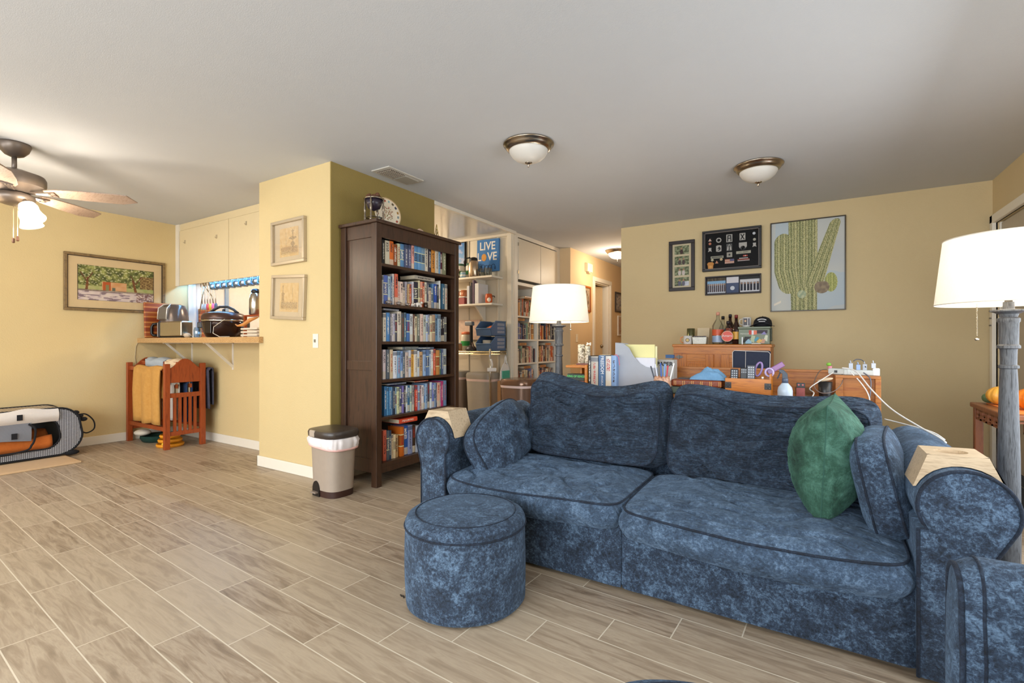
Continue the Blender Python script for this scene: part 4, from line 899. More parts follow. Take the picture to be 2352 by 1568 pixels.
def plate_fn(u, v):
    r = math.hypot(u-0.5, v-0.5)*2; a = math.atan2(v-0.5, u-0.5)
    c = hx('#e9dcc4')
    if r > 0.955: c = hx('#d9b27a')
    elif 0.70 < r < 0.9:
        k = int((a+PI)/(2*PI)*16); f = (a+PI)/(2*PI)*16-k
        if 0.25 < f < 0.75 and 0.74 < r < 0.88: c = hx(['#a8503c', '#7c8a8c', '#a87c3c', '#3c3c50', '#6c5a3c', '#8fb0b0'][k % 6])
    elif r < 0.45:
        n = nz(u*22, v*22)
        if n > 0.12: c = hx(['#a84c3c', '#6c7a3c', '#a88c5c'][int(abs(nz(u*9, v*9, 4))*9) % 3])
    return c
pc = (-2.86, 2.745, ZT)
t = thing('decorative_plate', 'cream decorated plate standing on edge atop the dark bookcase', 'plate', None, pc)
M = T(-2.865, 2.745, ZT+0.131) @ RZ(-8) @ Matrix(((0, 0, 1, 0), (1, 0, 0, 0), (0, 1, 0, 0), (0, 0, 0, 1))) @ RX(-9)
part(MB(M).lathe([(0.005, -0.010), (0.07, -0.010), (0.125, -0.001), (0.126, 0.002), (0.07, -0.004), (0.005, -0.004)], (0, 0, 0), 48), 'plate_body', P('#e9dcc4', 0.2), t, smooth=True)
def disc(u, v):
    r = 0.122*u; a = 2*PI*v; return (r*math.cos(a), r*math.sin(a), (-0.0032 if r < 0.07 else -0.0032+0.0065*((r-0.07)/0.055))+0.0005)
def plate_polar(u, v): a = 2*PI*v; return plate_fn(0.5+0.5*u*math.cos(a), 0.5+0.5*u*math.sin(a))
paint('painted_decoration', 1, 1, 30, 120, plate_polar, M, t, PAINTG, warp=disc)
mb = MB(T(-2.80, 3.05, ZT) @ RZ(8)); mb.prism([(-0.10, 0.002), (0.12, 0.002), (0.10, 0.012), (0.02, 0.05), (-0.02, 0.055), (-0.05, 0.025)], -0.012, 0.012, 'x')
single(mb, 'shell_ornament', P('#d8b8a0', 0.6), 'low pink-beige shell-shaped ornament lying atop the bookcase', 'ornament', bevel=0.004)
t = thing('wire_figure', 'small brass wire figure standing at the far end atop the bookcase', 'ornament', None, (-2.86, 3.33, ZT))
mb = MB()
for a, b in (((-2.86, 3.29, 0), (-2.86, 3.33, 0.16)), ((-2.86, 3.37, 0), (-2.86, 3.33, 0.16)), ((-2.86, 3.31, 0.02), (-2.86, 3.345, 0.10)), ((-2.86, 3.30, 0.07), (-2.86, 3.28, 0.02)), ((-2.84, 3.30, 0.0), (-2.86, 3.33, 0.12))):
    mb.tube([(a[0], a[1], ZT+a[2]), (b[0], b[1], ZT+b[2])], 0.0035, 6)
part(mb, 'wire', P('#a08a50', 0.35, 0.8), t)
# ================================================================ pedal bin
bx, by = -2.86, 2.225
t = thing('pedal_bin', 'taupe pedal bin with dark lid and white liner beside the bookcase', 'bin', None, (bx, by, 0))
def sup(a, rx, ry, p=3.2): 
    c, s = math.cos(a), math.sin(a); return (rx*math.copysign(abs(c)**(2/p), c), ry*math.copysign(abs(s)**(2/p), s))
def ringed(levels, n=64, M=None):
    mb = MB(M); vs = []; fs = []
    for rx, ry, z in levels:
        for k in range(n): x, y = sup(2*PI*k/n, rx, ry); vs.append((x, y, z))
    for i in range(len(levels)-1):
        for k in range(n): fs.append((i*n+k, i*n+(k+1) % n, (i+1)*n+(k+1) % n, (i+1)*n+k))
    fs.append(tuple(range(n))[::-1]); fs.append(tuple((len(levels)-1)*n+k for k in range(n)))
    mb.add(vs, fs); return mb
MBN = T(bx, by, 0) @ RZ(-4)
part(ringed([(0.135, 0.103, 0.0), (0.137, 0.105, 0.045)], M=MBN), 'base', plain('bin_base_brown', '#3a211a', 0.5), t, smooth=True, angle=40)
part(ringed([(0.1375, 0.1055, 0.045), (0.148, 0.115, 0.30), (0.153, 0.12, 0.375)], M=MBN), 'body', plain('bin_taupe', '#a8998a', 0.35), t, smooth=True, angle=40)
def liner():
    mb = MB(MBN); n = 96; vs = []; fs = []
    lv = [(0.158, 0.125, 0.338, 0), (0.165, 0.132, 0.343, .3), (0.168, 0.136, 0.36, .8), (0.172, 0.139, 0.385, 1), (0.162, 0.128, 0.408, .4), (0.155, 0.122, 0.413, 0)]
    for i, (rx, ry, z, q) in enumerate(lv):
        for k in range(n):
            a = 2*PI*k/n; x, y = sup(a, rx, ry); w_ = q*0.006*math.sin(11*a+i)+q*0.004*math.sin(23*a)
            vs.append((x*(1+w_*5), y*(1+w_*5), z-0.016*math.cos(a)*(1-i/6)))
    for i in range(len(lv)-1):
        for k in range(n): fs.append((i*n+k, i*n+(k+1) % n, (i+1)*n+(k+1) % n, (i+1)*n+k))
    mb.add(vs, fs); return mb
lo = part(liner(), 'liner', plain('bin_liner_white', '#ece4e2', 0.35, bump=0.3, bscale=40), t, smooth=True)
mb = MB(MBN); pts = []
for k in range(64):
    a = 2*PI*k/64; x, y = sup(a, 0.161, 0.128); pts.append((x, y, 0.345-0.016*math.cos(a)))
mb.tube(pts, 0.009, 8, closed=True); part(mb, 'drawstring', P('#e6b8b0', 0.5), t, smooth=True)
lid = ringed([(0.158, 0.127, 0.405), (0.168, 0.137, 0.413), (0.170, 0.139, 0.440), (0.163, 0.132, 0.455), (0.14, 0.112, 0.460), (0.10, 0.08, 0.462)], M=MBN)
part(lid, 'lid', plain('bin_lid_dark', '#3d342e', 0.35), t, smooth=True, angle=50)
part(MB(MBN).box(-0.075, -0.015, -0.143, -0.12, 0.412, 0.4585), 'lid_latch', P('#b5a593', 0.4), t, bevel=0.008)
mb = MB(MBN); arc = [(-0.04+0.04*math.cos(PI*k/12), 0.045+0.06*math.sin(PI*k/12)) for k in range(13)]
mb.prism([(0.0, 0.0)]+arc+[(-0.08, 0.0)], -0.112, -0.09, 'y'); ar = part(mb, 'pedal_arch', P('#17110e', 0.5), t)
part(MB(MBN).box(-0.072, -0.012, -0.135, -0.10, 0.022, 0.034), 'pedal', P('#8a7c70', 0.4), t, bevel=0.004)
# ================================================================ alcove shelves
def wshelf(z, lab):
    t = thing('wall_shelf', lab, 'shelf', None, (-3.8, 4.95, z))
    part(MB().box(-4.6, -3.285, 4.84, 5.088, z-0.024, z), 'board', M_white, t, bevel=0.003)
    for x in (-3.56, -4.35): part(MB().prism([(5.087, z-0.025), (4.87, z-0.025), (4.90, z-0.05), (5.055, z-0.20), (5.087, z-0.22)], x-0.012, x+0.012, 'x'), 'bracket', M_white, t)
wshelf(1.885, 'upper white bracket shelf in the alcove, carrying jars and carafe'); wshelf(1.548, 'lower white bracket shelf in the alcove, carrying binders and mugs')
A1, A2 = 1.8855, 1.5485
# canvas sign
t = thing('canvas_sign', 'blue painted canvas reading LIVE LOVE on the alcove wall', 'sign', None, (-3.495, 5.09, 2.175))
M = wallS(-3.495, 5.085, 2.175) @ RZ(-1)
part(MB(M).box(-0.168, 0.168, -0.205, 0.205, 0, 0.03), 'canvas', plain('canvas_blue', '#3f7ab8', 0.7, var=0.12, scale=12), t, bevel=0.002)
W_ = P('#f2ece0', 0.6)
text('LIVE', 0.145, M @ T(-0.005, 0.115, 0.031), W_, t, sx=0.92, bold=0.002)
text('L', 0.145, M @ T(-0.13, -0.02, 0.031), W_, t, sx=0.9, bold=0.002); text('VE', 0.145, M @ T(0.07, -0.02, 0.031), W_, t, sx=0.92, bold=0.002)
part(MB(M).lathe([(0.038, 0.030), (0.038, 0.0325)], (-0.055, -0.025, 0), 24, sy=1.25), 'lemon', P('#d8963c', 0.6), t)
mb = MB(M); pts = []
for k in range(90):
    u = k/89; pts.append((-0.12+0.25*u+0.018*math.sin(u*30), -0.15+0.03*math.cos(u*30)*(0.6+0.6*math.sin(u*9)**2), 0.0315))
mb.tube(pts, 0.003, 5); part(mb, 'script', P('#22304c', 0.6), t)
def skyp(u, v):
    c = lerp('#a8c0d8', '#4c80c0', v); n = nz(u*4, v*8)
    if n > 0.15: c = lerp(c, '#c8bcd0', 0.6)
    if v < 0.18: c = lerp('#9c9c8c', '#c0b8a0', nz(u*9, v*20)+0.5)
    return c
picture('seascape_print', 'blue sky seascape print on the alcove wall beside the canvas sign', 'picture', 0.30, 0.40, wallS(-4.01, 5.085, 2.19), 0.008, 0.03, M_black, None, 0.29, 0.39, skyp, 30, 40, glassy=False, off=(0, 0))
# jars
def jar(x, y, z, r, h, lab, bc, lc, band=None):
    t = thing('storage_jar', lab, 'jar', None, (x, y, z))
    part(MB().lathe([(r*0.9, 0), (r, 0.01), (r, h*0.8), (r*0.8, h*0.86)], (x, y, z), 24), 'jar_body', P(bc, 0.25), t, smooth=True)
    part(MB().lathe([(r*0.85, h*0.85), (r*0.9, h*0.87), (r*0.88, h*0.97), (r*0.5, h)], (x, y, z), 24), 'lid', P(lc, 0.4), t, smooth=True)
    if band: part(MB().lathe([(r*1.01, h*0.25), (r*1.01, h*0.5)], (x, y, z), 24, cap=False), 'label_band', P(band, 0.5), t)
jar(-3.86, 4.97, A1, 0.055, 0.20, 'white jar with green label and lid, left on the upper alcove shelf', '#e8e4dc', '#3c6a54', '#2e7a44')
jar(-3.735, 5.00, A1, 0.055, 0.20, 'white jar with green label partly behind the steel carafe', '#e8e4dc', '#3c6a54', '#2e8a50')
jar(-3.84, 4.88, A1, 0.024, 0.12, 'small brown spice jar in front of the green-labelled jars', '#7a5a3c', '#b03a2c', '#d8c8a0')
jar(-3.745, 4.87, A1, 0.036, 0.075, 'small pale blue tub in front of the steel carafe', '#9cc4dc', '#d8dcd8', '#e8ecec')
jar(-3.95, 4.90, A1, 0.028, 0.09, 'small cream bottle at the left of the upper alcove shelf', '#dcd0b4', '#6c6458')
cxx, cyy = -3.60, 4.90
t = thing('carafe', 'steel coffee carafe with black handle on the upper alcove shelf', 'carafe', None, (cxx, cyy, A1))
part(MB().lathe([(0.062, 0), (0.07, 0.015), (0.07, 0.13), (0.062, 0.18), (0.05, 0.21)], (cxx, cyy, A1), 28), 'body', plain('champagne_steel', '#c8b49c', 0.22, 0.9), t, smooth=True)
part(MB().lathe([(0.05, 0.208), (0.052, 0.22), (0.046, 0.24), (0.02, 0.25), (0.004, 0.252)], (cxx, cyy, A1), 24), 'lid', M_black, t, smooth=True)
part(MB().tube([(cxx-0.03, cyy-0.03, A1+0.245), (cxx-0.08, cyy-0.06, A1+0.235), (cxx-0.10, cyy-0.07, A1+0.19), (cxx-0.088, cyy-0.06, A1+0.13)], 0.009, 8), 'handle', M_black, t, smooth=True)
for i, (x, y) in enumerate(((-3.47, 4.90), (-3.40, 4.95), (-3.38, 4.885))):
    mb = MB(); mb.lathe([(0.028, 0), (0.034, 0.004), (0.038, 0.10), (0.036, 0.10), (0.032, 0.008), (0.004, 0.006)], (x, y, A1), 20, cap=False)
    single(mb, 'drinking_glass', M_glass, ['clear glass tumbler just right of the steel carafe', 'clear glass tumbler at the back right of the upper alcove shelf', 'clear glass tumbler at the front right of the upper alcove shelf'][i], 'glass', 'tumblers on the alcove shelf', smooth=True)
# binders
def binder(x0, x1, y0, y1, h, c, lab, spine=None):
    t = thing('binder', lab, 'binder', None, ((x0+x1)/2, (y0+y1)/2, A2))
    part(MB().box(x0, x1, y0, y1, A2, A2+h), 'cover', P(c, 0.5), t, bevel=0.004)
    part(MB().box(x0+0.006, x1-0.006, y0+0.01, y1+0.002, A2+0.006, A2+h+0.0015), 'pages', P('#e8e0d0', 0.8), t)
binder(-3.685, -3.645, 4.87, 5.05, 0.23, '#d0d4dc', 'pale grey binder standing beside the dark violet binder')
binder(-3.615, -3.598, 4.855, 5.075, 0.265, '#3c3440', 'thin dark binder standing between white and violet binders')
binder(-3.590, -3.565, 4.855, 5.078, 0.295, '#6a5468', 'tall dark violet binder on the lower alcove shelf')
binder(-3.548, -3.49, 4.85, 5.06, 0.25, '#e0e0e2', 'thick white binder at the front of the lower alcove shelf')
t = thing('mug', 'orange and white animal-shaped mug on the lower alcove shelf', 'mug', None, (-3.37, 4.90, A2))
mb = MB(); mb.lathe([(0.038, 0), (0.044, 0.02), (0.046, 0.08), (0.04, 0.11), (0.036, 0.115)], (-3.37, 4.90, A2), 20); part(mb, 'cup', P('#cc5a24', 0.3), t, smooth=True)
part(MB().ball((-3.345, 4.868, A2+0.04), 0.026, 12, sq=(1, 0.8, 1.1)), 'belly', P('#ece2d4', 0.3), t, smooth=True)
part(MB().tube([(-3.335, 4.91, A2+0.09), (-3.30, 4.92, A2+0.085), (-3.295, 4.92, A2+0.07)], 0.006, 8), 'tail', P('#3a2a20', 0.4), t, smooth=True)
t = thing('storage_box', 'red-brown box with white lid on the lower alcove shelf', 'box', None, (-3.83, 4.93, A2))
part(MB().box(-3.98, -3.72, 4.86, 5.05, A2, A2+0.085), 'box_body', P('#9c4844', 0.5), t, bevel=0.003)
part(MB().box(-3.985, -3.715, 4.855, 5.055, A2+0.0855, A2+0.10), 'lid', P('#e4dcd0', 0.5), t, bevel=0.003)
part(MB().box(-3.86, -3.835, 4.848, 4.855, A2+0.05, A2+0.09), 'clasp', P('#c8a878', 0.3, 0.8), t)
for x, c, lab in ((-3.90, '#d8d4c4', 'cream patterned mug standing on the red-brown box'), (-3.775, '#b46a40', 'copper brown mug standing on the red-brown box')):
    t = thing('mug', lab, 'mug', 'mugs on the red-brown box', (x, 4.93, A2+0.10))
    part(MB().lathe([(0.034, 0), (0.038, 0.008), (0.04, 0.085), (0.037, 0.085), (0.034, 0.012), (0.004, 0.01)], (x, 4.93, A2+0.1005), 20, cap=False), 'cup', P(c, 0.3), t, smooth=True)
    part(MB().tube([(x-0.036, 4.92, A2+0.175), (x-0.062, 4.91, A2+0.165), (x-0.064, 4.91, A2+0.125), (x-0.038, 4.92, A2+0.115)], 0.006, 8), 'handle', P(c, 0.3), t, smooth=True)
# wire rack
t = thing('wire_rack', 'chrome wire shelving unit standing in the alcove', 'shelving unit', None, (-3.8, 4.88, 0))
M_wire = plain('brass_toned_wire', '#cbb98e', 0.25, 0.9)
for x in (-4.40, -3.20):
    for y in (4.68, 5.045): part(MB().lathe([(0.0125, 0), (0.0125, 0.985), (0.009, 0.99)], (x, y, 0), 14), 'post', M_chrome, t, smooth=True)
for z in (0.955,):
    mb = MB()
    for y in (4.68, 5.045):
        mb.tube([(-4.40, y, z), (-3.20, y, z)], 0.004, 6); mb.tube([(-4.40, y, z-0.032), (-3.20, y, z-0.032)], 0.004, 6)
        pts = [(-4.40+1.2*k/48, y, z-(0.032 if k % 2 else 0.0)) for k in range(49)]; mb.tube(pts, 0.0025, 5)
    for x in (-4.40, -3.20):
        mb.tube([(x, 4.68, z), (x, 5.045, z)], 0.004, 6); mb.tube([(x, 4.68, z-0.032), (x, 5.045, z-0.032)], 0.004, 6)
        pts = [(x, 4.68+0.365*k/16, z-(0.032 if k % 2 else 0.0)) for k in range(17)]; mb.tube(pts, 0.0025, 5)
    for k in range(1, 50): mb.tube([(-4.40+1.2*k/50, 4.68, z+0.003), (-4.40+1.2*k/50, 5.045, z+0.003)], 0.002, 5)
    part(mb, 'wire_shelf', M_wire, t)
ZR = 0.962
M_bin = plain('storage_blue_plastic', '#46658c', 0.45)
def bin_(z, lab, contents):
    t = thing('stacking_bin', lab, 'bin', None, (-3.31, 4.86, z))
    x0, x1, y0, y1, h = -3.425, -3.205, 4.70, 5.03, 0.175
    mb = MB(); mb.box(x0, x1, y0+0.02, y1, z, z+0.006)                 # bottom
    mb.box(x0, x1, y1-0.006, y1, z, z+h)                       # back
    for xx in (x0, x1-0.005):
        mb.prism([(y0+0.02, z), (y1, z), (y1, z+h), (y0+0.105, z+h), (y0, z+0.085)], xx, xx+0.005, 'x')
    mb.prism([(y0+0.02, z), (y0, z+0.085), (y0+0.006, z+0.085), (y0+0.026, z)], x0, x1, 'x')
    part(mb, 'tub', M_bin, t, bevel=0.0015)
    mb = MB(); r = 0.006
    mb.tube([(x0, y1, z+h), (x0, y0+0.105, z+h), (x0, y0, z+0.085), (x1, y0, z+0.085), (x1, y0+0.105, z+h), (x1, y1, z+h)], r, 8); part(mb, 'rim', plain('bin_rim_blue', '#5f7ea6', 0.45), t, smooth=True)
    mb = MB()
    for i in range(3): mb.box(x1-0.001, x1+0.0015, y0+0.14, y1-0.03, z+0.03+i*0.045, z+0.062+i*0.045)
    part(mb, 'mesh_window', plain('bin_window_grey', '#8f96a8', 0.6, var=0.4, scale=90), t)
    return t
bin_(ZR, 'lower of two stacked blue open-front bins on the wire rack', 0); bin_(ZR+0.183, 'upper of two stacked blue open-front bins on the wire rack', 1)
for i, (x, y, r, c, l) in enumerate(((-3.36, 4.90, 0.045, '#e0a050', 'orange packet in the upper blue bin'), (-3.30, 4.86, 0.05, '#d86a30', 'red-orange packet in the upper blue bin'), (-3.27, 4.92, 0.045, '#e8c88c', 'pale yellow packet in the upper blue bin'))):
    single(MB().ball((x, y, ZR+0.183+0.045+r*0.8), r, 12, sq=(1, 1, 0.8)), 'snack_packet', P(c, 0.35, bump=0.4, bscale=60), l, 'packet', smooth=True)
single(MB().box(-3.39, -3.28, 4.80, 4.96, ZR+0.008, ZR+0.13), 'notebook_stack', P('#d8d4c8', 0.7, scale=300, var=0.2), 'pale ruled notebook standing in the lower blue bin', 'notebook')
t = thing('hand_grinder', 'black and steel hand press standing left of the blue bins', 'hand press', None, (-3.55, 4.80, ZR))
part(MB().lathe([(0.07, 0), (0.075, 0.02), (0.05, 0.05), (0.02, 0.07)], (-3.55, 4.78, ZR), 24), 'base', P('#3a3434', 0.4), t, smooth=True)
part(MB().box(-3.565, -3.535, 4.765, 4.795, ZR+0.05, ZR+0.33), 'column', M_black, t, bevel=0.004)
part(MB().box(-3.63, -3.52, 4.75, 4.81, ZR+0.31, ZR+0.36), 'head', P('#8c9094', 0.3, 0.6), t, bevel=0.008)
part(MB().tube([(-3.535, 4.78, ZR+0.10), (-3.50, 4.76, ZR+0.05), (-3.48, 4.75, ZR+0.02)], 0.012, 8), 'lever', P('#4a3024', 0.4), t, smooth=True)
jar(-3.74, 4.93, ZR, 0.07, 0.24, 'glass canister of mixed sweets with green band on the wire rack', '#d8d0bc', '#e07a50', '#2e9a48')
jar(-3.70, 4.735, ZR, 0.035, 0.10, 'small jar of brown crumbs at the front of the wire rack', '#a87848', '#c8ccd0')
jar(-3.83, 4.78, ZR, 0.045, 0.13, 'dark glass jar at the left end of the wire rack', '#5c6470', '#30343a')
single(MB(wallS(-3.80, 5.08, 1.22)).box(-0.17, 0.17, -0.12, 0.14, 0, 0.008), 'patterned_board', plain('speckled_pink_board', '#d4b8a4', 0.7, var=0.3, scale=26), 'pinkish speckled board leaning on the alcove wall behind the jars', 'board')
# things hung on the rack's side
t = thing('dustpan', 'white dustpan with teal brush bristles hanging on the rack side', 'dustpan', None, (-3.16, 4.93, 0.75))
M = wallE(-3.182, 4.95, 0.72) @ T(0, 0, 0.012)
part(MB(M).prism([(-0.115, -0.13), (0.115, -0.13), (0.10, 0.0), (0.06, 0.06), (0.02, 0.085), (-0.02, 0.085), (-0.06, 0.06), (-0.10, 0.0)], 0, 0.012), 'pan', M_wplas, t, bevel=0.003)
part(MB(M).tube([(-0.10, 0.0, 0.012), (-0.06, 0.065, 0.012), (-0.015, 0.10, 0.012), (-0.012, 0.16, 0.012), (0, 0.185, 0.012), (0.012, 0.16, 0.012), (0.015, 0.10, 0.012), (0.06, 0.065, 0.012), (0.10, 0.0, 0.012)], 0.007, 8), 'handle', M_wplas, t, smooth=True)
mb = MB(M)
for k in range(26): mb.box(-0.078+k*0.006, -0.0735+k*0.006, -0.088, 0.0, 0.0125, 0.026)
part(mb, 'bristles', plain('teal_bristles', '#4fae94', 0.7, var=0.25, scale=80), t)
t = thing('hand_brush', 'white hand-held scrubbing brush hooked on the wire rack post', 'brush', None, (-3.19, 4.66, 0.78))
part(MB().tube([(-3.175, 4.655, 0.87), (-3.165, 4.66, 0.84), (-3.16, 4.665, 0.80), (-3.17, 4.66, 0.765)], 0.012, 10), 'handle', M_wplas, t, smooth=True)
part(MB(T(-3.165, 4.665, 0.745) @ RZ(30)).box(-0.055, 0.055, -0.02, 0.02, -0.022, 0.022), 'head', M_wplas, t, bevel=0.01)
# bins on the alcove floor
def can(x0, x1, y0, y1, h, c, lc, lab):
    t = thing('kitchen_bin', lab, 'bin', None, ((x0+x1)/2, (y0+y1)/2, 0)); M = T((x0+x1)/2, (y0+y1)/2, 0); rx, ry = (x1-x0)/2, (y1-y0)/2
    part(ringed([(rx*0.84, ry*0.84, 0), (rx*0.97, ry*0.97, h*0.88)], M=M), 'body', c, t, smooth=True, angle=40)
    part(ringed([(rx*0.975, ry*0.975, h*0.845), (rx*0.99, ry*0.99, h*0.885)], M=M), 'liner', P('#e6d0cc', 0.4), t, smooth=True, angle=40)
    part(ringed([(rx*0.99, ry*0.99, h*0.885), (rx, ry, h*0.95), (rx*0.93, ry*0.93, h*0.99), (rx*0.6, ry*0.6, h)], M=M), 'lid', lc, t, smooth=True, angle=50)
M_cang = plain('bin_plastic_grey', '#b0aba0', 0.35); M_canl = plain('bin_lid_grey', '#9c968c', 0.3); M_canb = plain('bin_bronze', '#8c7262', 0.25, 0.5); M_canbl = plain('bin_bronze_lid', '#7a5c48', 0.2, 0.4)
can(-3.64, -3.225, 4.715, 5.02, 0.70, M_cang, M_canl, 'large grey lidded kitchen bin under the wire rack')
can(-4.10, -3.68, 4.72, 5.02, 0.71, plain('bin_taupe_dark', '#96877c', 0.3), M_canl, 'second lidded bin, left of the large grey one under the rack')
can(-3.04, -2.62, 4.55, 4.98, 0.655, M_canb, M_canbl, 'rounded bronze bin standing in front of the built-in bookshelves')
single(MB(T(-3.125, 4.80, 0) @ RZ(20)).box(-0.02, 0.02, -0.10, 0.10, 0, 0.61), 'cardboard_box', P('#b88a5a', 0.8), 'flat tan cardboard carton between the grey and bronze bins', 'cardboard')
# ================================================================ built-in bookshelves
t = thing('built_in_bookcase', 'white built-in bookshelves with cupboard doors above, beside the hallway', 'bookcase', None, (-3.3, 5.75, 0))
X0, X1 = -3.50, -3.13
mb = MB()
mb.box(X0, X1, 5.135, 5.165, 0, H-0.001); mb.box(X0, X1, 5.70, 5.74, 0, 1.83); mb.box(X0, X1, 6.27, 6.37, 0, H-0.001); mb.box(X0, X0+0.02, 5.135, 6.37, 0, H-0.001)
mb.box(X0, X1, 5.165, 6.27, 1.79, 1.83); mb.box(X0, X1, 5.165, 6.27, 2.40, H-0.001); part(mb, 'carcass', M_white, t, bevel=0.002)
part(MB().box(X1-0.001, X1+0.012, 5.10, 5.18, 0, H-0.001).box(X1-0.001, X1+0.012, 6.27, 6.372, 0, H-0.001).box(X1-0.001, X1+0.012, 5.18, 6.27, 2.39, H-0.001), 'face_frame', M_white, t, bevel=0.002)
for y0, y1 in ((5.185, 5.765), (5.775, 6.265)): part(MB().box(X1, X1+0.018, y0, y1, 1.86, 2.375), 'cupboard_door', M_alc, t, bevel=0.004)
mb = MB()
for z in (2.30, 1.95): mb.box(X1+0.012, X1+0.022, 5.172, 5.186, z-0.02, z+0.02)
part(mb, 'hinge', M_chrome, t)
SB = [1.405, 1.105, 0.80, 0.50, 0.20]
for z in SB:
    for y0, y1 in ((5.166, 5.699), (5.741, 6.269)): part(MB().box(X0+0.02, X1-0.004, y0, y1, z-0.02, z), 'shelf', M_white, t)
WPAL = [('#c8602c', 'orange'), ('#a84a24', 'rust'), ('#8a5a3a', 'brown'), ('#d8c4a0', 'cream'), ('#e0d4bc', 'ivory'), ('#6c5444', 'dark brown'), ('#b8a488', 'tan'), ('#8c8478', 'grey'), ('#5a5c66', 'slate'), ('#7c80a8', 'dusty violet'), ('#c04838', 'red'), ('#8aa48c', 'sage green'), ('#d49a5c', 'honey'), ('#403c44', 'charcoal'), ('#a0a8b4', 'pale grey-blue'), ('#d8b098', 'peach')]
random.seed(21)
rows = [('topmost left', 1.405, 5.17, 5.69, 0.23), ('second left', 1.105, 5.17, 5.69, 0.235), ('third left', 0.80, 5.17, 5.69, 0.225), ('fourth left', 0.50, 5.17, 5.69, 0.22), ('topmost right', 1.405, 5.745, 6.26, 0.23), ('second right', 1.105, 5.745, 6.26, 0.235), ('third right', 0.80, 5.745, 6.26, 0.225), ('fourth right', 0.50, 5.745, 6.26, 0.22)]
for rn, z, ya, yb, hm in rows:
    y = ya+0.006; i = 0; last = None
    while y < yb-0.035:
        w_ = random.uniform(0.018, 0.040); h_ = hm*random.uniform(0.78, 1.0)
        c, n = random.choice([p for p in WPAL if p[1] != last]); last = n
        if y+w_ > yb-0.005: break
        book(T(X1-0.03+random.uniform(-0.015, 0.01), y, z+0.0005), random.uniform(0.13, 0.18), w_-0.001, h_, c, f'{n} book, {ORD[i]} from the left on the {rn} shelf of the white built-in', 'books on the built-in\'s '+rn+' shelf')
        y += w_; i += 1
    L = 0.17; yy = random.uniform(ya+0.22, yb-0.06); c, n = random.choice(WPAL)
    if rn != 'topmost right': book(T(X1-0.03, yy, z+hm+0.002) @ RX(90), 0.15, 0.032, L, '#c08a58', f'tan book lying flat over the row on the {rn} built-in shelf', 'books lying flat in the built-in', 0)
# ================================================================ hallway things
t = thing('door_chime', 'cream box-shaped door chime high on the hallway wall', 'door chime', None, (-2.95, 7.02, 2.23))
part(MB().box(-2.95, -2.90, 6.90, 7.10, 2.16, 2.29), 'housing', P('#efe0c4', 0.4), t, bevel=0.006)
part(MB().box(-2.94, -2.905, 6.96, 7.04, 2.135, 2.16), 'base', P('#c8b494', 0.5), t)
def photo(seed, cols):
    def fn(u, v):
        n = nz(u*5+seed, v*5); n2 = nz(u*16, v*16, seed); k = (n+0.5+0.4*n2)*(len(cols)-1); k = max(0, min(len(cols)-1.001, k)); i = int(k)
        return lerp(cols[i], cols[i+1], k-i)
    return fn
picture('hall_picture', 'orange-brown framed picture on the hallway wall behind the lampshade', 'picture', 0.30, 0.40, wallE(-2.95, 6.96, 1.74), 0.03, 0.02, P('#a0561c', 0.4), P('#c8b090', 0.8), 0.16, 0.26, photo(1, ['#5c4a3c', '#a88c6c', '#d8ccb8']), 20, 30)
picture('hall_picture', 'dark framed picture beyond the door on the hallway wall', 'picture', 0.42, 0.36, wallE(-2.95, 8.45, 1.79), 0.03, 0.02, P('#2c211c', 0.4), P('#8c8894', 0.8), 0.30, 0.24, photo(2, ['#4a5a70', '#8c90a0', '#e0e4ec', '#b89878']), 30, 24)
picture('hall_picture', 'white framed pinkish print low beyond the hallway door', 'picture', 0.30, 0.36, wallE(-2.95, 8.52, 1.37), 0.025, 0.02, P('#e4dcd0', 0.4), P('#e4c4a8', 0.8), 0.18, 0.24, photo(3, ['#d8a888', '#e8c8b0', '#c88c6c']), 20, 24)
t = thing('light_switch', 'cream light switch on the hallway wall near the corner', 'light switch', None, (-2.95, 6.56, 1.15))
part(MB(wallE(-2.95, 6.60, 1.13)).box(-0.035, 0.035, -0.06, 0.06, 0, 0.006), 'plate', P('#efe0c4', 0.4), t, bevel=0.002)
part(MB(wallE(-2.95, 6.60, 1.13)).box(-0.005, 0.005, -0.012, 0.012, 0.006, 0.014), 'toggle', P('#efe0c4', 0.4), t)
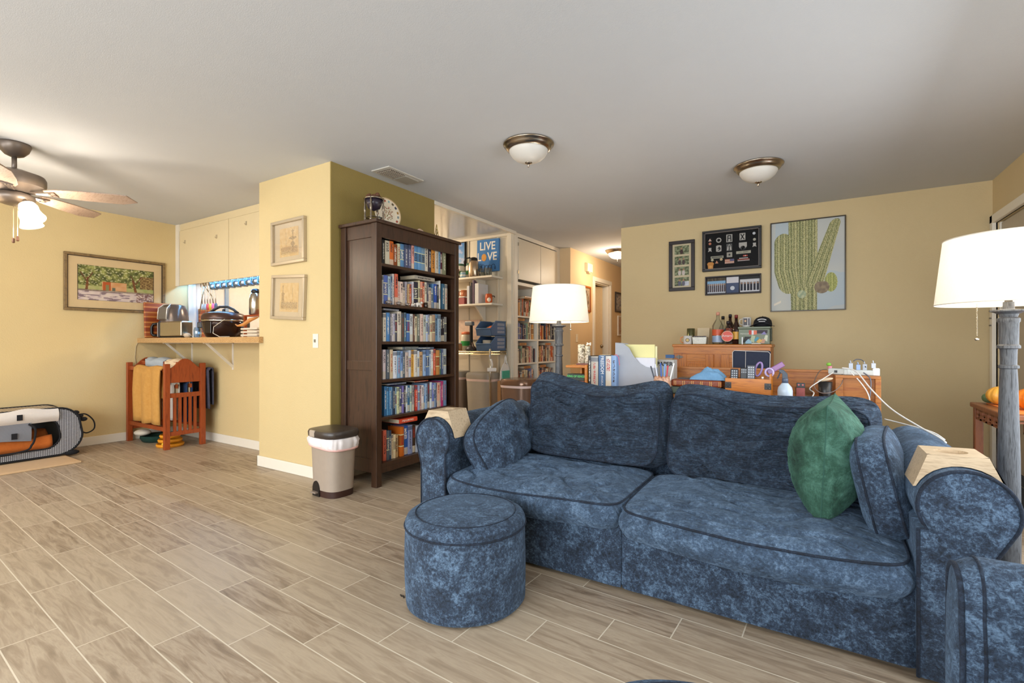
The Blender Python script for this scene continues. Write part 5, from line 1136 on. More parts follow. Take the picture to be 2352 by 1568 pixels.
# ================================================================ upholstery
def cushion(M, w, d, te, bt, bb, name, root, mat=None, pw=7, n=168, rings=40, disp=None, warp=None, k=4.0, puff=0.012, piping=2, pipe_r=0.005):
    """a boxed cushion: two crowned faces and a boxing strip, with piping on both edges"""
    mb = MB(); vs = []; fs = []
    def out(a): return Vector(sup(a, w/2, d/2, pw))
    def P3(x, y, z, nx=0, ny=0, nzz=1):
        p = Vector((x, y, z))
        if disp: q = disp(x, y, z); p += Vector((nx*q, ny*q, nzz*q))
        if warp: p = Vector(warp(*p))
        return M @ p
    A = [2*PI*i/n for i in range(n)]
    def face(sign, b):
        base = len(vs); vs.append(P3(0, 0, sign*(te+b), 0, 0, sign))
        for r in range(1, rings+1):
            s = r/rings; s = 1-(1-s)**1.15
            for a in A:
                o = out(a); edge = 1-s**k; zz = te+b*max(0, edge)**0.8
                vs.append(P3(o.x*s, o.y*s, sign*zz, 0, 0, sign*min(1, (1-s)*8)))
        for i in range(n): fs.append((base, base+1+i, base+1+(i+1) % n))
        for r in range(rings-1):
            for i in range(n):
                a0 = base+1+r*n; fs.append((a0+i, a0+(i+1) % n, a0+n+(i+1) % n, a0+n+i))
        return base+1+(rings-1)*n
    et = face(1, bt); eb = face(-1, bb); prev = et
    for j in range(1, 8):
        v = j/8; z = te-2*te*v; base = len(vs)
        for a in A:
            o = out(a); q = puff*math.sin(PI*v)+0.0025*nz(o.x*16, o.y*16, z*30); nn = o.normalized(); vs.append(P3(o.x+nn.x*q, o.y+nn.y*q, z, nn.x*0.4, nn.y*0.4, 0))
        for i in range(n): fs.append((prev+i, prev+(i+1) % n, base+(i+1) % n, base+i))
        prev = base
    for i in range(n): fs.append((prev+i, prev+(i+1) % n, eb+(i+1) % n, eb+i))
    mb.v = [tuple(v) for v in vs]; mb.f = fs; mb.mi = [0]*len(fs)
    o = mb.build(name, mat or M_vel, None, smooth=True)
    if root is not None: setp(o, root)
    if piping:
        for sg, e in ((1, et), (-1, eb))[:piping]:
            pts = [mb.v[e+i] for i in range(n)]
            q = MB().tube(pts, pipe_r, 6, closed=True).build('piping', M_vel2, None, smooth=True)
            if root is not None: 
                q.parent = o
    return o
M_vel2 = velvet('blue_velvet_piping', '#0a0e14', '#162030', '#2c3c50')
YF = 1.95
sofa = thing('sofa', 'blue crushed-velvet two-seat sofa with rolled arms in the middle of the room', 'sofa', None, (-0.65, 2.4, 0))
# base with its front skirt in two panels
def panel(x0, x1):
    def fn(u, v):
        x = x0+(x1-x0)*u; z = 0.018+0.262*v; e = min(u, 1-u)*(x1-x0)
        return (x, YF+0.040-0.008*min(1, e/0.02)+0.003*nz(x*4, z*6), z)
    return MB().grid(fn, 60, 12)
part(MB().box(-1.61, 0.288, 1.995, 2.86, 0.02, 0.27), 'base', M_vel, sofa, bevel=0.01)
part(panel(-1.612, -0.685), 'front_skirt', M_vel, sofa, smooth=True); part(panel(-0.679, 0.288), 'front_skirt', M_vel, sofa, smooth=True)
def arm(cx_, cz, r, xin, xout, side, y0=YF-0.005, y1=2.88):
    s = side                                                        # +1: inner face at larger x (left arm)
    pts = [(xin, 0.018)]
    for k in range(6): pts.append((xin, 0.018+(cz-0.075-0.018)*(k+1)/6))
    for k in range(25):
        a = math.radians(-38+(216)*k/24+ (22*k/24)); pts.append((cx_+s*r*math.cos(a), cz+r*math.sin(a)))
    for k in range(6): pts.append((xout, (cz-0.14)*(1-k/5)+0.018*(k/5)))
    def prof(t): i = min(len(pts)-1, t); return pts[i]
    ny = 36; N = len(pts)
    def fn(u, v):
        x, z = pts[int(round(u*(N-1)))]; y = y0+(y1-y0)*v; q = 0.004*nz(x*8, y*5, z*8)+0.0025*nz(x*20, y*14, z*20)
        return (x+q, y, z+q)
    root_arm = part(MB().grid(fn, N, ny), 'arm', M_vel, sofa, smooth=True)
    # front panel, crowned
    cxm = (min(p[0] for p in pts)+max(p[0] for p in pts))/2
    mb = MB(); vs = []; fs = []; R = 6
    cc = (cx_*0.5+(xin+xout)*0.25, cz*0.75)
    for r_ in range(R+1):
        q = 1-r_/R
        for x, z in pts: vs.append((cc[0]+(x-cc[0])*q, y0-0.012*(1-q**6), cc[1]+(z-cc[1])*q))
    for r_ in range(R):
        for i in range(N): fs.append((r_*N+i, r_*N+(i+1) % N, (r_+1)*N+(i+1) % N, (r_+1)*N+i))
    mb.v = vs; mb.f = fs; mb.mi = [0]*len(fs)
    f = mb.build('front_panel', M_vel, root_arm, smooth=True)
    mb = MB(); mb.tube([(x, y0-0.001, z) for x, z in pts], 0.0055, 8); mb.build('piping', M_vel2, root_arm, smooth=True)
    mb = MB(); mb.prism(pts, y1-0.004, y1, 'y'); mb.build('back_panel', M_vel, root_arm)
arm(-1.700, 0.548, 0.112, -1.612, -1.775, 1); arm(0.402, 0.556, 0.117, 0.288, 0.462, -1)
part(MB().box(-1.60, 0.28, 2.72, 2.90, 0.02, 0.655), 'back_frame', M_vel, sofa, bevel=0.05, seg=5, smooth=True, angle=60)
def dseat(seed):
    def f(x, y, z):
        if z < 0: return 0
        q = 0.010*nz(x*3, y*3, seed)+0.006*nz(x*7, y*9, seed+2)
        c = nz(x*5+seed, y*11+seed*2, 0.3); q -= 0.013*(1-min(1, abs(c)*5))
        q -= 0.012*math.exp(-((x-0.03)/0.25)**2-((y-0.02)/0.2)**2)
        return q
    return f
def wseat(seed, dl):
    def f(x, y, z):
        fr = max(0, -y/0.3)                                           # front half droops a little
        return (x, y-0.012*math.cos(x*3.2)*fr, z-0.020*fr*max(0, math.cos(x*3.0+seed))**2-dl*fr*0.02)
    return f
cushion(T(-1.150, 2.255, 0.325), 0.925, 0.64, 0.052, 0.042, 0.016, 'seat_cushion', sofa, mat=M_velseat, puff=0.026, disp=dseat(1), warp=wseat(0.5, 0.2), pw=9, piping=1, n=240, rings=56)
cushion(T(-0.200, 2.250, 0.318), 0.955, 0.65, 0.054, 0.040, 0.016, 'seat_cushion', sofa, mat=M_velseat, puff=0.026, disp=dseat(5), warp=wseat(-0.2, 0.6), pw=9, piping=1, n=240, rings=56)
def dback(seed, amp=1.0):
    def f(x, y, z):
        if z < 0: return 0
        q = 0.010*nz(x*3, y*3, seed)
        w_ = nz(x*3.0+0.4*math.sin(y*9), y*22+3.0*nz(x*4, y*3, seed), seed)
        w2 = nz(x*6, y*70+3*nz(x*5, y*5, seed), seed+3)
        fade = 0.55+0.45*max(0, 1-abs(x-(-0.12))/0.42)
        return q-amp*(0.032*(1-min(1, abs(w_)*2.6))+0.010*(1-min(1, abs(w2)*2.2)))*fade
    return f
def wback1(x, y, z):
    t_ = max(0, y/0.25)
    q = max(-0.3, min(1, z/0.062)); y = y-0.050*q*max(0, min(1, (y-0.05)/0.17)); x = x-0.035*q*max(0, min(1, (x-0.26)/0.12))
    return (x+0.015*t_*math.cos(x*6), y-0.088*t_*math.cos(min(1, abs(x-0.04)/0.44)*PI/2)**1.6+0.012*t_*(x < 0)*abs(x)/0.4, z+0.03*t_*t_-0.02*(x/0.4)**2)
cushion(T(-1.035, 2.575, 0.640) @ RX(77), 0.80, 0.475, 0.062, 0.05, 0.03, 'back_cushion', sofa, mat=M_velback, disp=dback(2), warp=wback1, pw=7, n=320, rings=64)
def wback2(x, y, z):
    t_ = max(0, y/0.25)
    q = max(-0.3, min(1, z/0.055)); y = y-0.045*q*max(0, min(1, (y-0.05)/0.17)); x = x-0.03*q*max(0, min(1, (x-0.28)/0.12))
    return (x, y-0.045*t_*math.cos(x*3.2)**2, z+0.025*t_*t_-0.035*math.exp(-((x-0.05)/0.3)**2)*(1-t_))
cushion(T(-0.185, 2.60, 0.590) @ RX(76) @ RZ(-2.2), 0.865, 0.485, 0.055, 0.045, 0.03, 'back_cushion', sofa, mat=M_velback, disp=dback(8, 1.0), warp=wback2, pw=7, n=320, rings=64)
# loose side cushions
EM = Matrix(((0, 0, 1, 0), (1, 0, 0, 0), (0, 1, 0, 0), (0, 0, 0, 1)))
WM = Matrix(((0, 0, -1, 0), (-1, 0, 0, 0), (0, 1, 0, 0), (0, 0, 0, 1)))
tc_ = thing('sofa_cushion', 'slumped blue velvet cushion leaning on the sofa\'s left arm', 'cushion', None, (-1.5, 2.3, 0.5))
def dl(x, y, z):
    r = math.hypot(x-0.03, y+0.02); a = math.atan2(y+0.02, x-0.03)
    return 0.008*math.sin(a*9)*math.exp(-((r-0.12)/0.08)**2)+0.008*nz(x*5, y*5, 3)
cushion(T(-1.495, 2.33, 0.535) @ RY(-26) @ EM @ RZ(15), 0.60, 0.33, 0.035, 0.045, 0.03, 'cushion_body', tc_, disp=dl, pw=4.5, n=128, rings=26, warp=lambda x, y, z: (x, y-0.03*(x/0.3)**2, z-0.03*(x/0.3)**2))
tc_ = thing('sofa_cushion', 'upright boxed blue velvet cushion against the sofa\'s right arm', 'cushion', None, (0.22, 2.3, 0.5))
cushion(T(0.245, 2.345, 0.535) @ RZ(-8) @ RY(-12) @ WM, 0.50, 0.36, 0.042, 0.045, 0.035, 'cushion_body', tc_, disp=lambda x, y, z: 0.006*nz(x*6, y*6, 9), pw=4.5, n=128, rings=26)
# green square pillow
tg = thing('throw_pillow', 'green velvet square throw pillow standing on the right seat', 'pillow', None, (0.07, 2.4, 0.59))
def gp(sign):
    def fn(u, v):
        a, b = u*2-1, v*2-1; pinch = 0.055
        x = a*0.235*(1-pinch*(1-b*b)*1.2); y = b*0.228*(1-pinch*(1-a*a)*1.2)
        h = max(0, 1-a*a)**0.45*max(0, 1-b*b)**(0.45 if b < 0 else 0.62)*0.145
        e = (1-a*a)*(1-b*b); cr = nz(a*2.2+3*sign, b*9+2*nz(a*2, b*2), 4)
        h -= 0.006*(1-min(1, abs(cr)*5))*min(1, e*4); h += 0.004*nz(a*6, b*6, 5)*min(1, e*4)
        return (x, y, sign*h)
    return fn
MG = T(0.065, 2.385, 0.602) @ RZ(-5) @ RY(3) @ RX(1) @ WM
mb = MB(MG); mb.grid(gp(1), 64, 64); mb.grid(gp(-1), 64, 64); part(mb, 'pillow_cover', M_grn, tg, smooth=True)
rim = []
for k in range(200):
    q = k/50; i = int(q); f = q-i
    u, v = [(f, 0), (1, f), (1-f, 1), (0, 1-f)][i]; rim.append(MG @ Vector(gp(1)(u, v)))
part(MB().tube(rim, 0.002, 5, closed=True), 'seam', P('#2c5548', 0.8), tg)
# wooden arm trays
def tray(prof, y0, y1, hc, hr, zt, lab, arc):
    t = thing('arm_tray', lab, 'cup holder', 'wooden cup holders on the sofa arms', (hc[0], hc[1], zt-0.05))
    M_ = M_palewood
    # outer shell: bottom-left, top-left, top-right, bottom-right, then the arc underneath
    bl, tl, tr, br = prof
    under = arc
    poly = [bl]+under+[br]; N = len(poly)
    mb = MB(); vs = []; fs = []
    def add(p, y): vs.append((p[0], y, p[1])); return len(vs)-1
    for y in (y0, y1):
        ids = [add(p, y) for p in poly]; a = add(tl, y); b = add(tr, y)
        fs.append(tuple(ids+[b, a]))
    n1 = N+2
    for i in range(N-1): fs.append((i, i+1, n1+i+1, n1+i))
    fs.append((N-1, N+1, n1+N+1, n1+N-1)); fs.append((0, N, n1+N, n1))
    # top with a round hole
    K = 40; rect = []; cir = []; bot = []
    x0, x1 = tl[0], tr[0]
    def zt_(x): return tl[1]+(tr[1]-tl[1])*(x-x0)/(x1-x0)
    for k in range(K):
        a = 2*PI*k/K; c, s = math.cos(a), math.sin(a)
        tx = ((x1-hc[0]) if c > 0 else (hc[0]-x0))/max(1e-6, abs(c)); ty = ((y1-hc[1]) if s > 0 else (hc[1]-y0))/max(1e-6, abs(s)); t_ = min(tx, ty)
        X_, Y_ = hc[0]+c*t_, hc[1]+s*t_; rect.append(len(vs)); vs.append((X_, Y_, zt_(X_)))
        X_, Y_ = hc[0]+c*hr, hc[1]+s*hr; cir.append(len(vs)); vs.append((X_, Y_, zt_(X_)))
        bot.append(len(vs)); vs.append((X_, Y_, zt_(X_)-0.036))
    for k in range(K):
        j = (k+1) % K; fs.append((rect[k], rect[j], cir[j], cir[k])); fs.append((cir[k], cir[j], bot[j], bot[k]))
    fs.append(tuple(bot)); mb.add(vs, fs)
    part(mb, 'tray_block', M_, t)
    part(MB().lathe([(hr*0.97, 0), (hr*0.97, 0.002)], (hc[0], hc[1], zt_(hc[0])-0.0355), 32), 'cup_base', wood('tray_inlay', '#b59a78', '#d8c4a4', 6, (3, 3, 3)), t)
def arcpts(cx_, cz, r, a0, a1, n=14): return [(cx_+r*math.cos(math.radians(a0+(a1-a0)*k/n)), cz+r*math.sin(math.radians(a0+(a1-a0)*k/n))) for k in range(n+1)]
tray([(-1.822, 0.585), (-1.762, 0.694), (-1.628, 0.698), (-1.578, 0.560)], 1.985, 2.145, (-1.695, 2.065), 0.040, 0.69, 'limed wood cup holder saddled over the sofa\'s left arm', arcpts(-1.700, 0.548, 0.1165, 165, 8))
tray([(0.282, 0.600), (0.318, 0.706), (0.462, 0.710), (0.528, 0.560)], 1.995, 2.155, (0.388, 2.075), 0.042, 0.70, 'limed wood cup holder saddled over the sofa\'s right arm', arcpts(0.402, 0.556, 0.1215, 158, 4))
# ---------------------------------------------------------------- ottomans
def ottoman(x, y, lab, first=None):
    t = thing('ottoman', lab, 'ottoman', 'round velvet ottomans', (x, y, 0)); r = 0.25; h = 0.345
    prof = [(r*0.93, 0.004), (r*0.985, 0.012)]+[(r*(0.99+0.012*math.sin(PI*k/14)), 0.02+(h-0.045)*k/14) for k in range(15)]
    mb = MB(); mb.lathe(prof, (x, y, 0), 96, cap=True)
    for i, v in enumerate(mb.v):
        q = 1+0.012*nz(v[0]*9, v[1]*9, v[2]*7); mb.v[i] = (x+(v[0]-x)*q, y+(v[1]-y)*q, v[2])
    part(mb, 'side', M_vel, t, smooth=True, angle=60)
    top = [(r*1.0, h-0.03), (r*0.995, h-0.012), (r*0.965, h+0.004), (r*0.91, h+0.013), (r*0.83, h+0.018), (r*0.6, h+0.024), (r*0.3, h+0.027), (0.002, h+0.028)]
    mb = MB(); mb.lathe(top, (x, y, 0), 96, cap=False)
    for i, v in enumerate(mb.v): mb.v[i] = (v[0], v[1], v[2]+0.004*nz(v[0]*7, v[1]*7))
    part(mb, 'top', M_vel, t, smooth=True)
    part(MB().tube([(x+r*1.0*math.cos(2*PI*k/90), y+r*1.0*math.sin(2*PI*k/90), h-0.028) for k in range(90)], 0.0045, 8, closed=True), 'piping', M_vel2, t, smooth=True)
    part(MB().tube([(x+r*0.83*math.cos(2*PI*k/90), y+r*0.83*math.sin(2*PI*k/90), h+0.0185) for k in range(90)], 0.0022, 6, closed=True), 'stitching', M_vel2, t, smooth=True)
    part(MB().tube([(x+r*1.003*math.cos(-2.62), y+r*1.003*math.sin(-2.62), 0.02+0.29*k/10) for k in range(11)], 0.002, 6), 'side_seam', M_vel2, t)
ottoman(-1.226, 1.613, 'round blue velvet ottoman standing before the sofa\'s left seat'); ottoman(-0.141, 0.827, 'round blue velvet ottoman barely showing at the bottom of the picture')
# ---------------------------------------------------------------- armchair at the right edge
ch = thing('armchair', 'blue velvet armchair cut off at the right edge of the picture', 'armchair', None, (0.7, 0.9, 0))
def soft(x0, x1, y0, y1, z0, z1, nm_, b=0.05):
    return part(MB().box(x0, x1, y0, y1, z0, z1), nm_, M_vel, ch, bevel=b, seg=6, smooth=True, angle=70)
def arm_y(y0, y1, nm_):
    """arm running along X: rounded top, soft front"""
    N = 30; yc = (y0+y1)/2; hw = (y1-y0)/2
    def fn(u, v):
        if u < 0.30: y, z = y0, 0.02+(0.555)*u/0.30
        elif u > 0.70: y, z = y1, 0.575-(0.555)*(u-0.70)/0.30
        else: a = PI-PI*(u-0.30)/0.40; y, z = yc+hw*math.cos(a), 0.575+hw*1.1*math.sin(a)
        f = min(1, v/0.05); x = 0.245+0.88*v; q = 1-0.10*(1-f)**2
        return (x-0.0*(1-f)+0.003*nz(y*9, z*9, x*5), yc+(y-yc)*q, z-0.02*(1-f)**2*(z > 0.4))
    o = part(MB().grid(fn, 61, 70), nm_, M_vel, ch, smooth=True)
    pts = [fn(k/60, 0.0) for k in range(61)]
    mb = MB(); cc = (0.243, yc, 0.3); vs = []; fs = []
    for r_ in range(5):
        q = 1-r_/5
        for p in pts: vs.append((p[0]-0.010*(1-q**4), cc[1]+(p[1]-cc[1])*q, cc[2]+(p[2]-cc[2])*q))
    for r_ in range(4):
        for i in range(61): fs.append((r_*61+i, r_*61+(i+1) % 61, (r_+1)*61+(i+1) % 61, (r_+1)*61+i))
    fs.append(tuple(4*61+i for i in range(61))); mb.add(vs, fs); mb.build('front_panel', M_vel, o, smooth=True)
    MB().tube(pts, 0.005, 8).build('piping', M_vel2, o, smooth=True)
    p2 = [fn(k/60, 0.035) for k in range(61)]; MB().tube(p2, 0.003, 6).build('seam', M_vel2, o, smooth=True)
arm_y(1.215, 1.335, 'arm'); arm_y(0.30, 0.52, 'arm')
soft(0.27, 1.10, 0.53, 1.10, 0.02, 0.27, 'base', 0.02); soft(0.26, 0.98, 0.53, 1.10, 0.28, 0.42, 'seat_cushion'); soft(0.98, 1.20, 0.45, 1.18, 0.02, 0.82, 'back_cushion', 0.08)
# ---------------------------------------------------------------- floor lamps
def floor_lamp(x, y, lab):
    t = thing('floor_lamp', lab, 'floor lamp', 'turned wood floor lamps', (x, y, 0)); c = (x, y, 0)
    part(MB().lathe([(0.135, 0.0), (0.138, 0.012), (0.125, 0.025), (0.09, 0.035), (0.06, 0.06), (0.045, 0.075), (0.04, 0.10)], c, 40), 'base', M_greywood, t, smooth=True)
    pr = [(0.036, 0.09), (0.0365, 0.30), (0.034, 0.60), (0.0275, 0.90), (0.025, 0.955), (0.031, 0.958), (0.031, 0.968), (0.0245, 0.972), (0.0255, 1.03), (0.0265, 1.035), (0.035, 1.038), (0.035, 1.048), (0.0295, 1.054), (0.0305, 1.14), (0.034, 1.145), (0.034, 1.158), (0.026, 1.164), (0.030, 1.176), (0.044, 1.183), (0.055, 1.186), (0.055, 1.192), (0.018, 1.196), (0.017, 1.225)]
    part(MB().lathe(pr, c, 36), 'pole', M_greywood, t, smooth=True, angle=38)
    part(MB().lathe([(0.012, 1.225), (0.012, 1.30), (0.02, 1.305), (0.02, 1.34)], c, 18), 'socket', M_nickel, t, smooth=True)
    part(MB().ball((x, y, 1.375), 0.032, 16, sq=(1, 1, 1.2)), 'bulb', frosted('lamp_bulb_lit', '#ffffff', '#ffe6bc', 20) if 'lamp_bulb_lit' not in bpy.data.materials else bpy.data.materials['lamp_bulb_lit'], t, smooth=True)
    sh = part(MB().lathe([(0.228, 1.218), (0.200, 1.488)], c, 72, cap=False), 'lamp_shade', M_shade, t, smooth=True)
    for r, z in ((0.2285, 1.219), (0.2005, 1.487)):
        MB().tube([(x+r*math.cos(2*PI*k/72), y+r*math.sin(2*PI*k/72), z) for k in range(72)], 0.0022, 6, closed=True).build('shade_rim', P('#d8cfc0', 0.6), sh, smooth=True)
    mb = MB()
    for k in range(3): a = 2*PI*k/3+0.4; mb.tube([(x, y, 1.46), (x+0.2*math.cos(a), y+0.2*math.sin(a), 1.475)], 0.002, 5)
    part(mb, 'shade_spider', M_nickel, t)
    px_, py_ = x+0.062*0.85-0.145*0.0, y+0.03
    return t, c
def pull(t, x, y, z0, z1):
    mb = MB(); n = int((z0-z1)/0.006)
    for k in range(n): mb.ball((x, y, z0-0.006*k), 0.0024, 6)
    part(mb, 'pull_chain', M_chrome, t)
    part(MB().ball((x, y, z1-0.006), 0.008, 12, sq=(1, 1, 0.7)), 'chain_pull', M_chrome, t, smooth=True)
L1, L2 = (-1.632, 3.318), (0.682, 2.705)
t, _ = floor_lamp(*L1, 'lit floor lamp with turned grey pole behind the sofa\'s left cushion'); pull(t, L1[0]+0.085, L1[1]+0.03, 1.26, 1.165)
t, _ = floor_lamp(*L2, 'lit floor lamp with turned grey pole behind the sofa\'s right arm'); pull(t, L2[0]-0.105, L2[1]-0.05, 1.24, 1.08)
for L in (L1, L2):
    point('lamp_bulb_light', (L[0], L[1], 1.375), 8.5, (1.0, 0.88, 0.70), 0.05)
single(MB().tube([(-1.46, 1.47, 0.003), (-1.448, 1.462, 0.006), (-1.44, 1.468, 0.003), (-1.43, 1.458, 0.005)], 0.003, 5), 'leaf_scrap', P('#2c241c', 0.9), 'tiny dark leaf scrap on the floor left of the ottoman', 'leaf')
# ================================================================ desk behind the sofa
DZ = 0.735
t = thing('desk', 'reddish pine desk with back ledge and side pigeonhole behind the sofa', 'desk', None, (-0.6, 3.3, 0))
part(MB().box(-1.52, 0.124, 3.0, 3.66, DZ-0.03, DZ), 'desktop', M_desk, t, bevel=0.005)
part(MB().box(-1.47, 0.10, 3.04, 3.62, DZ-0.13, DZ-0.03), 'apron', M_desk, t)
for x in (-1.46, 0.09):
    for y in (3.05, 3.61): part(MB().box(x-0.03, x+0.03, y-0.03, y+0.03, 0, DZ-0.03), 'leg', M_desk, t, bevel=0.004)
part(MB().box(-1.50, 0.13, 3.62, 3.64, DZ, 0.878).box(-1.50, 0.13, 3.612, 3.648, 0.872, 0.888), 'back_ledge', M_desk, t, bevel=0.002)
TX0, TX1, TY0, TY1 = 0.125, 0.335, 3.33, 3.645
mb = MB(); mb.box(TX0, TX1, TY0, TY1, 0.858, 0.874); mb.box(TX0, TX0+0.036, TY0, TY1, 0, 0.858); mb.box(TX1-0.026, TX1, TY0, TY1, 0, 0.858)
part(mb, 'pigeonhole', M_desk, t, bevel=0.002)
part(MB().box(TX0+0.036, TX1-0.026, TY0+0.03, TY0+0.04, 0.05, 0.858), 'pigeonhole_back', M_desk, t)
D = DZ+0.001
# left side: small orange organiser with a book in it
t = thing('desk_organizer', 'small orange-stained wooden organiser at the left end of the desk', 'organiser', None, (-1.42, 3.3, D))
mb = MB(); mb.box(-1.515, -1.36, 3.19, 3.40, 0.880, 0.896); mb.box(-1.365, -1.345, 3.185, 3.40, D, 0.902); mb.box(-1.44, -1.425, 3.28, 3.40, D, 0.88)
part(mb, 'frame', M_pine, t, bevel=0.003)
def spine_book(x, w_, h_, c, lab, y=3.20, d=0.16, extra=None, st=0):
    o = book(T(x, y, D) @ RZ(-90), d, w_, h_, c, lab, 'hardcovers standing on the desk', st)
    return o
# lying book with its title
t = thing('book', 'dark green book titled KING OF KINGS lying in the desk organiser', 'book', None, (-1.43, 3.3, D+0.07))
part(MB().box(-1.50, -1.368, 3.19, 3.27, D+0.052, D+0.10), 'cover', P('#142a1c', 0.4), t, bevel=0.002)
text('KING OF KINGS', 0.021, wallS(-1.434, 3.19, D+0.082) @ T(0, 0, 0.0005), P('#5cc46c', 0.5), t, sx=0.92, bold=0.0006)
single(MB().box(-1.498, -1.370, 3.192, 3.27, D, D+0.026), 'book', P('#c8502c', 0.45), 'red-orange paperback at the bottom of the organiser', 'book', 'paperbacks in the desk organiser')
single(MB().box(-1.496, -1.370, 3.191, 3.27, D+0.0265, D+0.0515), 'book', P('#7c3a1e', 0.45), 'brown striped paperback under the KING OF KINGS book', 'book', 'paperbacks in the desk organiser')
spine_book(-1.342, 0.020, 0.232, '#181416', 'narrow black hardcover with white lettering standing next to the organiser', st=0)
spine_book(-1.320, 0.052, 0.228, '#b4ada0', 'thick grey hardcover standing between the black and FREEDOM books', st=3)
t = thing('book', 'blue hardcover titled FREEDOM standing on the desk', 'book', 'hardcovers standing on the desk', (-1.24, 3.28, D))
part(MB().box(-1.265, -1.215, 3.20, 3.36, D, D+0.236), 'cover', P('#3c628c', 0.4), t, bevel=0.003)
part(MB().box(-1.259, -1.221, 3.207, 3.355, D+0.2362, D+0.238), 'page_edge', M_pages, t)
text('FREEDOM', 0.034, wallS(-1.238, 3.20, D+0.168) @ RZ(-90) @ T(0, 0, 0.0006), P('#f0f0f0', 0.5), t, sx=0.85)
text('ANGELA', 0.018, wallS(-1.238, 3.20, D+0.06) @ RZ(-90) @ T(0, 0, 0.0006), P('#d8dce4', 0.5), t, sx=1.0)
spine_book(-1.212, 0.040, 0.232, '#d0ccc4', 'pale hardcover with dark title right of the FREEDOM book', st=2)
spine_book(-1.170, 0.036, 0.236, '#7ea0cc', 'light blue mottled hardcover with a red ribbon marker', st=0)
mb = MB(); mb.tube([(-1.155, 3.22, D+0.237), (-1.135, 3.20, D+0.243), (-1.115, 3.19, D+0.225), (-1.108, 3.19, D+0.17)], 0.0022, 6)
single(mb, 'ribbon_marker', P('#d8607c', 0.6), 'pink-red ribbon marker hanging from the light blue book', 'ribbon')
# tall patterned canister with small flowers
t = thing('canister', 'tall patterned white canister standing on the desk organiser', 'canister', None, (-1.44, 3.33, 0.8965))
part(MB().box(-1.475, -1.385, 3.29, 3.385, 0.8965, 0.908), 'base_tray', P('#6c3420', 0.4), t)
def canpat(name):
    m = NT(name); v = m.coord('Object', (30, 30, 60)); m.base(m.ramp(m.noise(v, 1.3, 3, 0.7, 1.5), [(0.4, '#6c5c44'), (0.5, '#d8ccb0'), (0.7, '#efe8d8')])); m.set(Roughness=0.4); return m.m
part(MB().lathe([(0.026, 0), (0.028, 0.003), (0.028, 0.135), (0.024, 0.14)], (-1.452, 3.335, 0.908), 24), 'canister_body', canpat('printed_canister'), t, smooth=True)
part(MB().lathe([(0.02, 0), (0.021, 0.003), (0.021, 0.125), (0.018, 0.128)], (-1.404, 3.335, 0.908), 20), 'canister_body', canpat('printed_canister_grey'), t, smooth=True)
mb = MB()
for k in range(9):
    a = k*0.9; mb.ball((-1.395+0.014*math.cos(a), 3.335+0.012*math.sin(a), 1.045+0.004*(k % 4)), 0.006, 8)
single(mb, 'white_flowers', P('#f2ece0', 0.6), 'tiny white blossoms on top of the patterned canister', 'flowers', kind='stuff')
# magazine file with pads
t = thing('magazine_file', 'white cardboard magazine file with curved side standing on the desk', 'magazine file', None, (-1.02, 3.3, D))
M_file = plain('white_card', '#a4a8b0', 0.6)
x0, x1 = -1.158, -0.885
pf_ = [(x0, D), (x1, D), (x1, D+0.155), (-0.945, D+0.16), (-0.99, D+0.185), (-1.03, D+0.235), (-1.06, D+0.29), (-1.10, D+0.318), (x0, D+0.325)]
part(MB().prism(pf_, 3.245, 3.249, 'y'), 'side_panel', M_file, t); part(MB().prism(pf_, 3.335, 3.339, 'y'), 'side_panel', M_file, t)
part(MB().box(x0, x0+0.004, 3.249, 3.335, D, D+0.325), 'spine_panel', M_file, t); part(MB().box(x1-0.004, x1, 3.249, 3.335, D, D+0.155), 'front_panel', M_file, t)
part(MB().box(x0+0.004, x1-0.004, 3.249, 3.335, D, D+0.004), 'bottom_panel', M_file, t)
single(MB().box(-1.13, -0.90, 3.300, 3.312, D+0.006, D+0.312), 'legal_pad', plain('legal_pad_yellow', '#e4dc9c', 0.7, scale=200, var=0.05), 'yellow legal pad standing in the white magazine file', 'notepad')
single(MB().box(-1.12, -0.888, 3.316, 3.326, D+0.006, D+0.30), 'legal_pad', plain('legal_pad_cream', '#e8e2b4', 0.7), 'second paler legal pad behind the yellow one in the file', 'notepad')
single(MB().box(-1.09, -0.890, 3.262, 3.292, D+0.006, D+0.222), 'paper_bundle', plain('paper_bundle', '#dcdce4', 0.7, scale=300, var=0.06), 'bundle of white envelopes in front of the legal pads', 'envelopes')
# carton, pen cup
t = thing('carton', 'white carton reading PAPER with a blue mark behind the pens', 'carton', None, (-0.85, 3.45, D))
part(MB().box(-0.925, -0.80, 3.42, 3.52, D, D+0.205), 'carton_body', P('#bab7b2', 0.6), t, bevel=0.002)
text('PAPER', 0.040, wallS(-0.862, 3.42, D+0.175) @ T(0, 0, 0.0006), P('#22222a', 0.6), t, bold=0.0012)
single(MB().box(-1.052, -0.985, 4.20, 4.24, 0.93, 0.958), 'blue_label', P('#3c6ca4', 0.5), 'small blue bar-shaped case behind the PAPER carton', 'case')
single(MB().box(-1.05, -0.99, 4.18, 4.26, 0, 0.93), 'stand', P('#b89a78', 0.6), 'narrow tan stand beside the honey pine cabinet', 'stand')
t = thing('pen_cup', 'brown and white glazed pen cup standing on the desk', 'pen cup', None, (-0.80, 3.11, D))
part(MB().lathe([(0.035, 0), (0.05, 0.02), (0.055, 0.06), (0.05, 0.10), (0.046, 0.112), (0.043, 0.112), (0.046, 0.1), (0.05, 0.06), (0.03, 0.01)], (-0.80, 3.11, D), 28, cap=False), 'cup_body', wood('glazed_brown', '#7a3a20', '#d8a888', 7, (5, 5, 5), 0.2), t, smooth=True)
